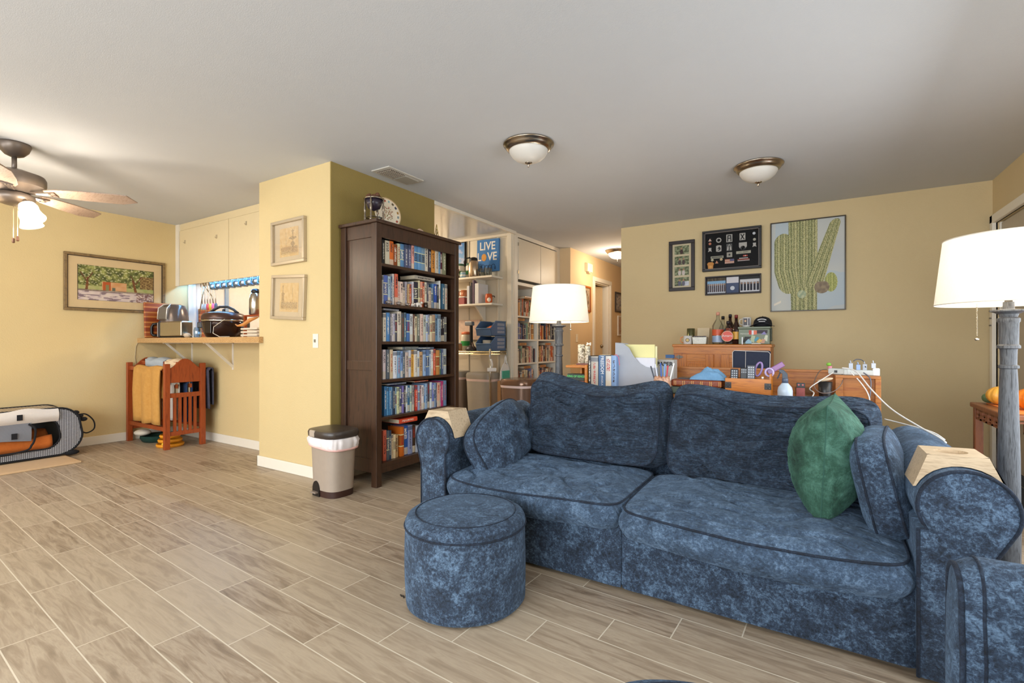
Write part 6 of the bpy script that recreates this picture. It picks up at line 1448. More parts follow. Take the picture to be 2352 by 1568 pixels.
for i, (dx, c, h_, tilt, lab) in enumerate(((-0.025, '#3c4450', 0.17, -16, 'dark grey'), (-0.015, '#d8dce8', 0.18, -9, 'white'), (0.0, '#2c5cb0', 0.185, -3, 'blue'), (0.01, '#6ca0dc', 0.18, 2, 'light blue'), (0.018, '#c8283c', 0.17, 6, 'red-tipped'), (0.03, '#f0f0ee', 0.19, 13, 'long white'))):
    mb = MB(T(-0.80+dx, 3.11, D+0.008) @ RY(tilt)); mb.lathe([(0.0035, 0), (0.0045, 0.01), (0.0045, h_), (0.003, h_+0.003)], (0, 0, 0), 8)
    single(mb, 'pen', P(c, 0.35), lab+' pen standing in the brown and white cup', 'pen', 'pens in the pen cup', smooth=True)
# leather books
t = thing('leather_book', 'large brown leather-bound book with gilt bands lying on the desk', 'book', None, (-0.6, 3.2, D+0.06))
part(MB().box(-0.755, -0.455, 3.145, 3.34, D+0.048, D+0.092), 'cover', wood('brown_leather', '#6c2c14', '#8c401e', 10, (3, 3, 3), 0.35), t, bevel=0.012, seg=4)
part(MB().box(-0.748, -0.458, 3.17, 3.3405, D+0.053, D+0.087), 'page_block', M_pages, t)
mb = MB()
for k in range(6):
    for dx in (0, 0.010): mb.box(-0.735+k*0.053+dx, -0.732+k*0.053+dx, 3.1435, 3.147, D+0.056, D+0.085)
part(mb, 'gilt_band', P('#c89858', 0.35, 0.6), t)
mb = MB()
for k in range(4):
    cx_ = -0.697+k*0.053*1.15; mb.tube([(cx_-0.008, 3.1435, D+0.070), (cx_, 3.1435, D+0.078), (cx_+0.008, 3.1435, D+0.070), (cx_, 3.1435, D+0.062)], 0.0009, 5, closed=True)
part(mb, 'gilt_motif', P('#c89858', 0.35, 0.6), t)
single(MB().box(-0.758, -0.452, 3.14, 3.34, D, D+0.047), 'leather_book', plain('green_cloth_board', '#4c5c50', 0.5, var=0.2, scale=60), 'green cloth-bound book lying under the brown leather book', 'book', bevel=0.01)
single(MB().box(-0.72, -0.60, 3.20, 3.33, D+0.093, D+0.101), 'tablet', P('#2c1c18', 0.2), 'thin dark tablet lying on the brown leather book', 'tablet')
def tw(u, v):
    a = u*2-1; b = v*2-1; r = max(0, 1-a*a)**0.5*max(0, 1-b*b)**0.5
    h = 0.072*r**0.8*(0.75+0.25*math.sin(a*3+1.2)+0.3*nz(a*2, b*2, 2))+0.004*nz(a*9, b*9)*r
    return (-0.542+a*0.105, 3.245+b*0.075, D+0.0925+max(0.001, h))
mb = MB(); mb.grid(tw, 60, 44); mb.grid(lambda u, v: (tw(u, v)[0], tw(u, v)[1], D+0.0925), 12, 10)
single(mb, 'folded_towel', terry('terry_blue', '#5c8cb4', '#8cb8dc'), 'crumpled light blue terry cloth on top of the leather book', 'cloth', smooth=True)
# wooden box of remotes
t = thing('wooden_box', 'honey-coloured open wooden box with black corner plates on the desk', 'box', None, (-0.31, 3.2, D))
x0, x1, y0, y1, h_ = -0.435, -0.19, 3.15, 3.29, 0.112
part(MB().box(x0, x1, y0, y0+0.009, D, D+h_), 'front_panel', M_pine, t, bevel=0.001); part(MB().box(x0, x1, y1-0.009, y1, D, D+h_), 'back_panel', M_pine, t)
for xx in (x0, x1-0.009): part(MB().box(xx, xx+0.009, y0+0.009, y1-0.009, D, D+h_+(0.03 if xx > x0 else 0)), 'side_panel', M_pine, t)
part(MB().box(x0+0.009, x1-0.009, y0+0.009, y1-0.009, D, D+0.008), 'bottom_panel', M_pine, t)
for xx in (x0-0.001, x1-0.034):
    cp = part(MB().box(xx, xx+0.035, y0-0.0015, y0+0.001, D+0.052, D+0.088), 'corner_plate', M_black, t)
    mb = MB()
    for dx in (0.008, 0.026):
        for dz in (0.008, 0.027): mb.ball((xx+dx, y0-0.0018, D+0.052+dz), 0.0022, 8)
    part(mb, 'rivet', M_chrome, t)
def remote(x, y, w_, L, lab, tilt, c='#23262e', rows=5):
    tt = thing('remote_control', lab, 'remote control', 'remotes in the wooden box', (x, y, D+0.01)); M = T(x, y, D+0.012) @ RX(tilt)
    part(MB(M).box(-w_/2, w_/2, -0.008, 0.008, 0, L), 'remote_body', P(c, 0.4), tt, bevel=0.004)
    mb = MB(M)
    for i in range(3):
        for j in range(rows): mb.box(-w_*0.32+i*w_*0.27, -w_*0.32+i*w_*0.27+w_*0.16, -0.0095, -0.008, L-0.018-j*0.014, L-0.010-j*0.014)
    part(mb, 'buttons', P('#b8bcc4', 0.5), tt)
remote(-0.395, 3.21, 0.044, 0.155, 'short dark remote with pale buttons at the left of the wooden box', -14)
remote(-0.345, 3.25, 0.040, 0.160, 'plain black remote in the middle of the wooden box', -8, '#15161c', 2)
remote(-0.300, 3.20, 0.044, 0.178, 'tall grey remote with many round buttons in the wooden box', -5, '#3c4048', 6)
t = thing('scissors', 'large purple-handled scissors standing in the wooden box', 'scissors', None, (-0.24, 3.25, D))
mb = MB(); mb.box(-0.245, -0.235, 3.238, 3.242, D+0.012, D+0.12); part(mb, 'blades', M_steel, t)
def loop(cx_, cz, rx, rz, rot):
    return [(cx_+rx*math.cos(a)*math.cos(rot)-rz*math.sin(a)*math.sin(rot), 3.24, cz+rx*math.cos(a)*math.sin(rot)+rz*math.sin(a)*math.cos(rot)) for a in [2*PI*k/30 for k in range(30)]]
part(MB().tube(loop(-0.262, D+0.165, 0.017, 0.042, -0.25), 0.006, 8, closed=True), 'finger_loop', P('#8c74a8', 0.3), t, smooth=True)
part(MB().tube(loop(-0.205, D+0.148, 0.021, 0.023, 0), 0.006, 8, closed=True), 'finger_loop', P('#b8a8d0', 0.3), t, smooth=True)
mb = MB(T(-0.165, 3.25, D+0.175) @ RY(-56)); mb.box(-0.045, 0.045, -0.008, 0.008, -0.016, 0.016)
mb = MB(T(-0.215, 3.262, D+0.145) @ RY(56)); mb.box(-0.016, 0.016, -0.006, 0.006, 0.0, 0.10)
single(mb, 'purple_ruler', P('#8a5a90', 0.3), 'purple translucent plastic tool sticking out of the wooden box', 'tool', bevel=0.004)
# navy chair behind the desk
t = thing('desk_chair', 'navy padded chair back showing above the desk behind the remotes', 'chair', None, (-0.36, 3.95, 0))
M_navy = plain('navy_quilted', '#1c2438', 0.8, bump=0.5, bscale=120)
M = T(-0.36, 3.86, 0.86) @ RX(-6) @ RZ(0)
part(MB(M).box(-0.125, 0.125, -0.02, 0.02, -0.10, 0.145), 'backrest', M_navy, t, bevel=0.015, seg=4)
part(MB(M).tube([(-0.118, -0.021, -0.095), (-0.122, -0.021, 0.13), (-0.11, -0.021, 0.142), (0.11, -0.021, 0.135), (0.122, -0.021, 0.12), (0.118, -0.021, -0.095)], 0.0028, 6), 'piping', P('#c8c0b8', 0.6), t, smooth=True)
part(MB(M).tube([(-0.035, -0.021, -0.095), (-0.035, -0.021, 0.14)], 0.0018, 6), 'stitching', P('#c8c0b8', 0.6), t)
part(MB().box(-0.56, -0.16, 3.80, 4.22, 0.43, 0.49), 'seat', M_navy, t, bevel=0.02)
for x in (-0.53, -0.19):
    for y in (3.83, 4.19): part(MB().box(x-0.012, x+0.012, y-0.012, y+0.012, 0, 0.43), 'leg', M_black, t)
    part(MB().tube([(x, 3.85, 0.45), (-0.36+(x+0.36)*0.6, 3.87, 0.78)], 0.012, 8), 'back_post', M_black, t)
# spray bottle
sx, sy = -0.118, 3.10
t = thing('spray_bottle', 'translucent spray bottle with dark trigger head on the desk', 'spray bottle', None, (sx, sy, D))
M_hdpe = plain('milky_plastic', '#b8c8d8', 0.3)
part(MB().lathe([(0.034, 0), (0.038, 0.006), (0.038, 0.055), (0.034, 0.075), (0.018, 0.096), (0.014, 0.10)], (sx, sy, D), 28), 'bottle', M_hdpe, t, smooth=True)
part(MB().lathe([(0.016, 0.10), (0.016, 0.122), (0.012, 0.126)], (sx, sy, D), 18), 'collar', P('#4c586c', 0.4), t, smooth=True)
mb = MB(T(sx, sy, D)); mb.prism([(-0.014, 0.122), (0.014, 0.122), (0.012, 0.15), (-0.008, 0.172), (-0.030, 0.176), (-0.030, 0.160), (-0.014, 0.150)], -0.009, 0.009, 'y')
part(mb, 'trigger_head', P('#39424f', 0.4), t, bevel=0.002)
part(MB(T(sx, sy, D)).tube([(-0.024, 0, 0.156), (-0.030, 0, 0.14), (-0.038, 0, 0.122)], 0.004, 6), 'trigger', P('#39424f', 0.4), t)
# clear container with red jar
t = thing('plastic_tub', 'clear plastic tub on the desk holding a red-labelled packet', 'tub', None, (-0.035, 3.2, D))
mb = MB(); mb.box(-0.072, 0.012, 3.19, 3.192, D, D+0.07); mb.box(-0.072, 0.012, 3.248, 3.25, D, D+0.07); mb.box(-0.072, -0.070, 3.192, 3.248, D, D+0.07); mb.box(0.010, 0.012, 3.192, 3.248, D, D+0.07); mb.box(-0.072, 0.012, 3.19, 3.25, D, D+0.002)
part(mb, 'tub_wall', M_glass, t)
t = thing('blister_pack', 'red and pink packet with black two-hole tab in the clear tub', 'packet', None, (-0.045, 3.21, D+0.003))
part(MB().box(-0.066, -0.024, 3.198, 3.214, D+0.003, D+0.066), 'pack', plain('red_packet', '#d06c68', 0.5, var=0.3, scale=60), t, bevel=0.002)
tb = part(MB().box(-0.065, -0.023, 3.214, 3.220, D+0.05, D+0.095), 'tab', M_black, t, bevel=0.002)
for x in (-0.054, -0.034): part(MB(wallS(x, 3.2135, D+0.083)).lathe([(0.005, 0), (0.005, 0.001)], (0, 0, 0), 12), 'hole', P('#b8605c', 0.5), t)
# black cup with a tan slipper sole
t = thing('black_cup', 'tall black cup standing on the desk left of the pigeonhole', 'cup', None, (0.075, 3.30, D))
part(MB().lathe([(0.026, 0), (0.030, 0.006), (0.036, 0.10), (0.034, 0.10), (0.028, 0.01)], (0.075, 3.30, D), 28, cap=False), 'cup_body', M_black, t, smooth=True)
mb = MB(T(0.075, 3.30, D+0.112) @ RY(-14)); mb.ball((0, 0, 0), 0.02, 16, sq=(2.0, 1.0, 0.5))
single(mb, 'oval_pad', P('#cdb494', 0.8), 'tan oval pad resting on the tall black cup', 'pad', smooth=True)
# power strips
M_ps = plain('power_strip_grey', '#c2c6c2', 0.45)
t = thing('power_strip', 'short pale power strip at the left of the pigeonhole top', 'power strip', None, (0.15, 3.45, 0.875))
M = T(0.150, 3.42, 0.8745) @ RZ(-24)
part(MB(M).box(-0.055, 0.055, -0.022, 0.022, 0, 0.034), 'strip_body', M_ps, t, bevel=0.006)
part(MB(M).box(-0.020, -0.004, -0.0235, -0.021, 0.010, 0.024), 'socket', P('#3c4044', 0.5), t)
t = thing('power_strip', 'long white power strip bristling with plugs atop the pigeonhole', 'power strip', None, (0.25, 3.45, 0.875))
M = T(0.252, 3.40, 0.8745) @ RZ(-3)
part(MB(M).box(-0.085, 0.082, -0.022, 0.022, 0, 0.030), 'strip_body', M_ps, t, bevel=0.005)
part(MB(M).box(0.050, 0.083, -0.0225, 0.0225, 0, 0.042), 'end_block', M_wplas, t, bevel=0.005)
for i, (dx, h2) in enumerate(((-0.05, 0.038), (-0.015, 0.030), (0.015, 0.034), (0.055, 0.040))):
    mb = MB(M); mb.box(dx-0.010, dx+0.010, -0.012, 0.012, 0.030 if i < 3 else 0.042, 0.030+h2); mb.tube([(dx, 0, 0.03+h2), (dx-0.003, 0, 0.045+h2)], 0.003, 6)
    single(mb, 'plug', plain('plug_%d' % i, ['#a8b0bc', '#86a0c8', '#a0a6b0', '#b8bcc4'][i], 0.3), ['leftmost upright white plug in the long power strip', 'blue-tinted upright plug in the long power strip', 'pale grey upright plug in the long power strip', 'rightmost upright white plug in the long power strip'][i], 'plug', 'plugs in the power strip', bevel=0.003)
t = thing('flower_pick', 'tiny pink pot with a green clip beside the power strips', 'ornament', None, (0.105, 3.38, 0.875))
part(MB().lathe([(0.010, 0), (0.012, 0.02), (0.010, 0.024)], (0.108, 3.637, 0.889), 14), 'pot', P('#dc8ca0', 0.5), t, smooth=True)
part(MB().ball((0.102, 3.637, 0.924), 0.011, 10, sq=(1.3, 0.8, 1)), 'clip', P('#7cb83c', 0.4), t, smooth=True)
def cable(pts, r, c, lab):
    P_ = [Vector(p) for p in pts]; out = []
    for i in range(len(P_)-1):
        p0 = P_[max(i-1, 0)]; p1 = P_[i]; p2 = P_[i+1]; p3 = P_[min(i+2, len(P_)-1)]
        for k in range(8):
            s = k/8; out.append(0.5*((2*p1)+(-p0+p2)*s+(2*p0-5*p1+4*p2-p3)*s*s+(-p0+3*p1-3*p2+p3)*s**3))
    out.append(P_[-1]); single(MB().tube(out, r, 6), 'cable', P(c, 0.4), lab, 'cable', smooth=True)
cable([(0.16, 3.38, 0.915), (0.22, 3.33, 0.90), (0.27, 3.10, 0.82), (0.33, 2.90, 0.745), (0.40, 2.68, 0.70), (0.435, 2.52, 0.685), (0.445, 2.45, 0.676)], 0.0035, '#e8e8e6', 'long white cable running from the power strip down to the sofa arm')
cable([(0.20, 3.375, 0.89), (0.24, 3.31, 0.84), (0.275, 3.28, 0.77), (0.28, 3.27, 0.68), (0.28, 3.27, 0.5)], 0.003, '#e8e8e6', 'short white cable drooping in front of the pigeonhole')
cable([(0.26, 3.374, 0.89), (0.285, 3.31, 0.86), (0.285, 3.30, 0.79), (0.275, 3.29, 0.70), (0.27, 3.29, 0.5)], 0.003, '#5c6474', 'dark grey cable hanging down in front of the pigeonhole')
cable([(0.115, 3.38, 0.885), (0.06, 3.28, 0.85), (0.0, 3.24, 0.80), (0.02, 3.22, 0.775), (0.0, 3.16, 0.742)], 0.003, '#d8d4cc', 'pale cable looping over the desk left of the black cup')
cable([(0.16, 3.374, 0.878), (0.155, 3.31, 0.83), (0.11, 3.25, 0.785), (0.05, 3.22, 0.78), (0.02, 3.26, 0.82), (0.05, 3.50, 0.885), (0.09, 3.58, 0.895)], 0.0025, '#6c5c54', 'thin brown cable looping around the black cup')
cable([(0.215, 3.40, 0.955), (0.235, 3.42, 0.965), (0.262, 3.42, 0.955), (0.27, 3.38, 0.92)], 0.0025, '#3c4454', 'thin dark cable arching between the plugs')
cable([(0.30, 2.86, 0.70), (0.36, 2.80, 0.692), (0.43, 2.62, 0.690), (0.45, 2.50, 0.68)], 0.0028, '#e4e4e2', 'second thin white cable lying across the sofa\'s right arm')
# ================================================================ honey pine cabinet by the far wall
CX0, CX1, CY0, CY1, CH = -1.205, -0.315, 5.14, 5.60, 1.045
t = thing('pine_cabinet', 'honey pine icebox-style cabinet against the far wall carrying bottles', 'cabinet', None, (-0.76, 5.37, 0))
part(MB().box(CX0-0.012, CX1+0.012, CY0-0.014, CY1, CH-0.028, CH), 'top_board', M_pine, t, bevel=0.006)
part(MB().box(CX0, CX1, CY0+0.006, CY1, 0.04, CH-0.028), 'body', M_pinev, t, bevel=0.003)
part(MB().box(CX0, CX1, CY0-0.004, CY0+0.006, CH-0.095, CH-0.028), 'top_rail', M_pine, t)
for x0, x1 in ((-1.145, -0.815), (-0.745, -0.37)):
    dd = part(MB().box(x0, x1, CY0-0.012, CY0+0.006, 0.10, CH-0.10), 'door', M_pinev, t, bevel=0.003)
    part(MB().box(x0, x0+0.075, CY0-0.018, CY0-0.011, 0.10, CH-0.10), 'stile', M_pinev, t, bevel=0.002); part(MB().box(x1-0.075, x1, CY0-0.018, CY0-0.011, 0.10, CH-0.10), 'stile', M_pinev, t, bevel=0.002)
    part(MB().box(x0+0.075, x1-0.075, CY0-0.018, CY0-0.011, CH-0.175, CH-0.10), 'rail', M_pine, t, bevel=0.002)
    part(MB().box(x0+0.095, x1-0.095, CY0-0.016, CY0-0.011, 0.20, CH-0.20), 'raised_panel', M_pinev, t, bevel=0.004)
mb = MB(wallS(-1.145, CY0-0.012, 0.915)); mb.prism([(-0.045, 0), (-0.02, 0.012), (0, 0.018), (0.02, 0.012), (0.045, 0), (0.02, -0.012), (0, -0.018), (-0.02, -0.012)], 0.006, 0.012); mb.box(-0.006, 0.006, -0.02, 0.02, 0.008, 0.02)
part(mb, 'hinge', P('#6e6860', 0.4, 0.6), t)
G = CH+0.0005
def bottle(x, y, prof, lab, glassm, capm, liquid=None, lbl=None):
    t = thing('bottle', lab, 'bottle', 'spirits bottles on the pine cabinet', (x, y, G))
    part(MB().lathe(prof, (x, y, G), 28), 'bottle_body', glassm, t, smooth=True)
    zt = prof[-1][1]; part(MB().lathe([(prof[-1][0]*1.15, zt), (prof[-1][0]*1.15, zt+0.03), (prof[-1][0]*0.9, zt+0.034)], (x, y, G), 16), 'cap', capm, t, smooth=True)
    if lbl:
        for r, z0, z1, m in lbl: part(MB().lathe([(r, z0), (r, z1)], (x, y, G), 28, cap=False), 'label', m, t, smooth=True)
    return t
bottle(-0.80, 5.30, [(0.05, 0), (0.055, 0.01), (0.055, 0.19), (0.03, 0.235), (0.016, 0.26), (0.015, 0.295)], 'tall clear bottle with slanted red-orange label on the pine cabinet', M_glass, P('#d89880', 0.4), lbl=[(0.0556, 0.09, 0.15, P('#d0562c', 0.4)), (0.0553, 0.02, 0.085, P('#9cb0cc', 0.3))])
bottle(-0.775, 5.46, [(0.035, 0), (0.038, 0.01), (0.038, 0.17), (0.02, 0.21), (0.014, 0.26)], 'slim clear bottle with black cap behind the red-labelled one', M_glass, M_black, lbl=[(0.0386, 0.03, 0.20*0.8, P('#8c98b8', 0.25))])
t = bottle(-0.70, 5.28, [(0.03, 0), (0.05, 0.015), (0.068, 0.055), (0.070, 0.08), (0.060, 0.12), (0.035, 0.155), (0.02, 0.175), (0.016, 0.20)], 'round flask bottle with big red circular label on the pine cabinet', M_glass, P('#241a1e', 0.4))
M = wallS(-0.70, 5.208, G+0.08); part(MB(M).lathe([(0.05, 0.0), (0.05, 0.003)], (0, 0, 0), 32), 'label', P('#d8452a', 0.4), t); part(MB(M).lathe([(0.054, -0.001), (0.054, 0.001)], (0, 0, 0), 32), 'label_border', P('#e8c8a0', 0.4), t)
text('Amaro', 0.034, M @ T(0, 0.004, 0.0036), P('#f4e8e4', 0.5), t)
bottle(-0.70, 5.42, [(0.038, 0), (0.042, 0.01), (0.042, 0.17), (0.03, 0.205), (0.015, 0.24), (0.014, 0.275)], 'dark-necked bottle with red shoulder label behind the round flask', M_amber, P('#1c1620', 0.4), lbl=[(0.0426, 0.12, 0.165, P('#c8563c', 0.4))])
bottle(-0.625, 5.27, [(0.034, 0), (0.038, 0.008), (0.038, 0.14), (0.03, 0.18), (0.015, 0.225), (0.014, 0.26)], 'dark brown bottle with yellow medallion label on the pine cabinet', M_amber, P('#7a2a24', 0.4), lbl=[(0.0386, 0.05, 0.125, P('#dca43c', 0.4))])
t = thing('mug', 'white mug with orange handle and round emblem on the cabinet\'s left end', 'mug', None, (-1.085, 5.25, G))
part(MB().lathe([(0.040, 0), (0.044, 0.006), (0.044, 0.088), (0.041, 0.088), (0.04, 0.01)], (-1.085, 5.25, G), 28, cap=False), 'cup', P('#e0dcd8', 0.3), t, smooth=True)
part(MB().tube([(-1.127, 5.25, G+0.078), (-1.155, 5.25, G+0.07), (-1.16, 5.25, G+0.045), (-1.15, 5.25, G+0.02), (-1.127, 5.25, G+0.014)], 0.0055, 8), 'handle', P('#e08c50', 0.3), t, smooth=True)
M = wallS(-1.080, 5.2055, G+0.042); part(MB(M).lathe([(0.021, 0), (0.021, 0.001)], (0, 0, 0), 24), 'emblem', P('#3c4448', 0.5), t); part(MB(M).lathe([(0.016, 0.001), (0.016, 0.0018)], (0, 0, 0), 24), 'emblem_centre', P('#d8bc78', 0.5), t)
t = thing('tin_can', 'shiny olive tin can standing behind the white emblem mug', 'can', None, (-1.085, 5.40, G))
part(MB().lathe([(0.04, 0), (0.041, 0.003), (0.041, 0.165), (0.038, 0.168)], (-1.085, 5.40, G), 26), 'can_body', plain('olive_tin', '#6c6c4c', 0.2, 0.8), t, smooth=True)
single(MB(T(-0.965, 5.42, G) @ RX(-8)).box(-0.06, 0.06, -0.003, 0.003, 0, 0.175), 'greeting_card', P('#dcc8a4', 0.7), 'beige greeting card standing behind the glass basket', 'card')
t = thing('glass_basket', 'cut-glass dish of small things on the pine cabinet', 'dish', None, (-0.965, 5.26, G))
part(MB(T(-0.965, 5.26, G)).prism([(-0.065, 0), (0.065, 0), (0.072, 0.075), (-0.072, 0.075)], -0.045, 0.045, 'y'), 'dish_wall', plain('cut_glass', '#b0aa94', 0.15, var=0.5, scale=160), t, bevel=0.004)
mb = MB()
for k in range(14): mb.ball((-1.02+0.0085*k, 5.24+0.01*math.sin(k*2), G+0.078), 0.008, 8)
single(mb, 'keepsakes', plain('mixed_trinkets', '#6c6874', 0.4, var=0.6, scale=90), 'small dark keepsakes heaped in the cut-glass dish', 'trinkets', kind='stuff')
t = thing('tray', 'thin dark serving tray under the bottles', 'tray', None, (-0.75, 5.25, G))
single(MB().box(-0.565, -0.565+0.01, 5.17, 5.18, G, G+0.07), 'lighter', P('#d8dce4', 0.3), 'small white lighter standing before the round flask', 'lighter')
bpy.data.objects.remove(t); LABELS.pop('thin dark serving tray under the bottles', None)
# ammo box
t = thing('ammo_box', 'grey-green metal ammunition box covered with stickers on the cabinet', 'metal box', None, (-0.455, 5.32, G))
M_od = plain('olive_drab_metal', '#77806c', 0.45, 0.1)
part(MB().box(-0.60, -0.325, 5.22, 5.40, G, G+0.15), 'box_body', M_od, t, bevel=0.006)
part(MB().box(-0.606, -0.319, 5.214, 5.406, G+0.1505, G+0.172), 'lid', M_od, t, bevel=0.005)
part(MB().box(-0.325, -0.312, 5.26, 5.36, G+0.03, G+0.16), 'latch', P('#3c4434', 0.5), t, bevel=0.003)
Mb_ = wallS(-0.4625, 5.2195, G+0.075)
text('MENSOR', 0.020, Mb_ @ T(-0.080, 0.027, 0.001), P('#dcdcd0', 0.6), t)
def stick(poly, c, z=0.0006): part(MB(Mb_).prism(poly, 0, z), 'sticker', P(c, 0.5), t)
stick([(-0.045, 0.02), (-0.02, 0.02), (-0.02, 0.062), (-0.045, 0.062)], '#c8452c', 0.0010); stick([(-0.02, 0.018), (-0.002, 0.018), (-0.002, 0.06), (-0.02, 0.06)], '#e4e6ee', 0.0011); stick([(-0.002, 0.018), (0.026, 0.022), (0.026, 0.058), (-0.002, 0.06)], '#e87a58', 0.0012)
stick([(0.026, 0.03), (0.115, 0.03), (0.118, 0.062), (0.026, 0.064)], '#2c1c28', 0.0013); stick([(0.06, 0.02), (0.11, 0.02), (0.09, 0.05)], '#8c84bc', 0.0016)
stick([(-0.075, -0.068), (-0.02, -0.068), (-0.02, -0.05), (-0.048, -0.022), (-0.075, -0.05)], '#9cc4d8', 0.0014); stick([(-0.03, -0.045), (0.0, -0.06), (0.012, 0.005), (-0.02, 0.015)], '#b8c4a0', 0.0012)
stick([(0.0, -0.03), (0.03, 0.0), (0.045, -0.015), (0.015, -0.05)], '#4c9cb4', 0.0015); stick([(0.02, -0.05), (0.05, -0.02), (0.075, -0.04), (0.045, -0.068)], '#e0b45c', 0.0018)
stick([(0.06, -0.065), (0.09, -0.065), (0.10, -0.03), (0.07, -0.02)], '#c89a80', 0.0016); stick([(0.085, -0.03), (0.115, -0.05), (0.12, 0.01), (0.10, 0.015)], '#d4d8c0', 0.0015); stick([(-0.10, -0.06), (-0.08, -0.06), (-0.02, 0.0), (-0.08, 0.0)], '#1c1a1a', 0.0008); stick([(-0.02, -0.072), (0.06, -0.072), (0.06, -0.064), (-0.02, -0.064)], '#e8e4dc', 0.0012)
A_ = G+0.1725
t = thing('baseball_cap', 'black baseball cap with white lettering on the ammunition box', 'cap', None, (-0.395, 5.32, A_))
cc = (-0.395, 5.33, A_)
mb = MB(); mb.lathe([(0.082, 0.002), (0.083, 0.03), (0.076, 0.060), (0.056, 0.085), (0.028, 0.098), (0.002, 0.101)], cc, 36, sy=1.1); part(mb, 'crown', plain('black_cap_cloth', '#16161c', 0.85), t, smooth=True)
def brim(u, v):
    a = -PI+PI*u; r = 0.082+0.055*v*math.sin(PI*u)**0.6; x = r*math.cos(a); return (cc[0]+x*(1+0.05*v), cc[1]+1.1*0.082*math.sin(a)-0.06*v*math.sin(PI*u)**0.7, A_+0.034*math.cos(min(1, abs(x)/0.095)*PI/2)+0.002)
o = MB().grid(brim, 30, 8).build('brim', plain('cap_brim', '#3c3c42', 0.85), None, smooth=True); setp(o, t); m = o.modifiers.new('th', 'SOLIDIFY'); m.thickness = 0.003
part(MB().ball((cc[0], cc[1], A_+0.102), 0.004, 8), 'button', P('#16161c', 0.8), t)
mb = MB()
for k in range(13):
    a = -0.75+1.5*k/12; mb.box(cc[0]+0.052*math.sin(a)-0.0028, cc[0]+0.052*math.sin(a)+0.0028, cc[1]-0.092-0.001, cc[1]-0.080, A_+0.052+0.016*math.cos(a*1.4), A_+0.060+0.016*math.cos(a*1.4))
mb.box(cc[0]-0.028, cc[0]+0.028, cc[1]-0.092, cc[1]-0.086, A_+0.047, A_+0.053)
part(mb, 'lettering', P('#e8e8ea', 0.6), t)
t = thing('mug', 'white mug with a gold star panel atop the ammunition box', 'mug', None, (-0.535, 5.32, A_))
part(MB().lathe([(0.038, 0), (0.040, 0.004), (0.040, 0.095), (0.037, 0.095), (0.036, 0.01)], (-0.535, 5.32, A_), 28, cap=False), 'cup', P('#e8e4de', 0.3), t, smooth=True)
part(MB().tube([(-0.573, 5.32, A_+0.082), (-0.60, 5.32, A_+0.072), (-0.602, 5.32, A_+0.032), (-0.573, 5.32, A_+0.018)], 0.005, 8), 'handle', P('#e8e4de', 0.3), t, smooth=True)
M = wallS(-0.535, 5.32-0.0405, A_+0.05)
part(MB(M).box(-0.026, 0.008, -0.034, 0.034, -0.004, 0.001), 'star_panel', P('#2a1c1c', 0.4), t); part(MB(M).box(0.014, 0.028, -0.034, 0.034, -0.010, -0.003), 'side_panel_print', P('#4c4450', 0.4), t)
st_ = [(0.014*(1 if k % 2 == 0 else 0.42)*math.sin(k*PI/5)-0.009, 0.014*(1 if k % 2 == 0 else 0.42)*math.cos(k*PI/5)+0.008) for k in range(10)]
part(MB(M).prism(st_, 0.001, 0.002), 'star', P('#e8b480', 0.4), t)
single(MB().box(-0.655, -0.615, 5.44, 5.445, G+0.20, G+0.28), 'photo_card', P('#2c2824', 0.4), 'dark photo card standing behind the brown bottle', 'card') if False else None
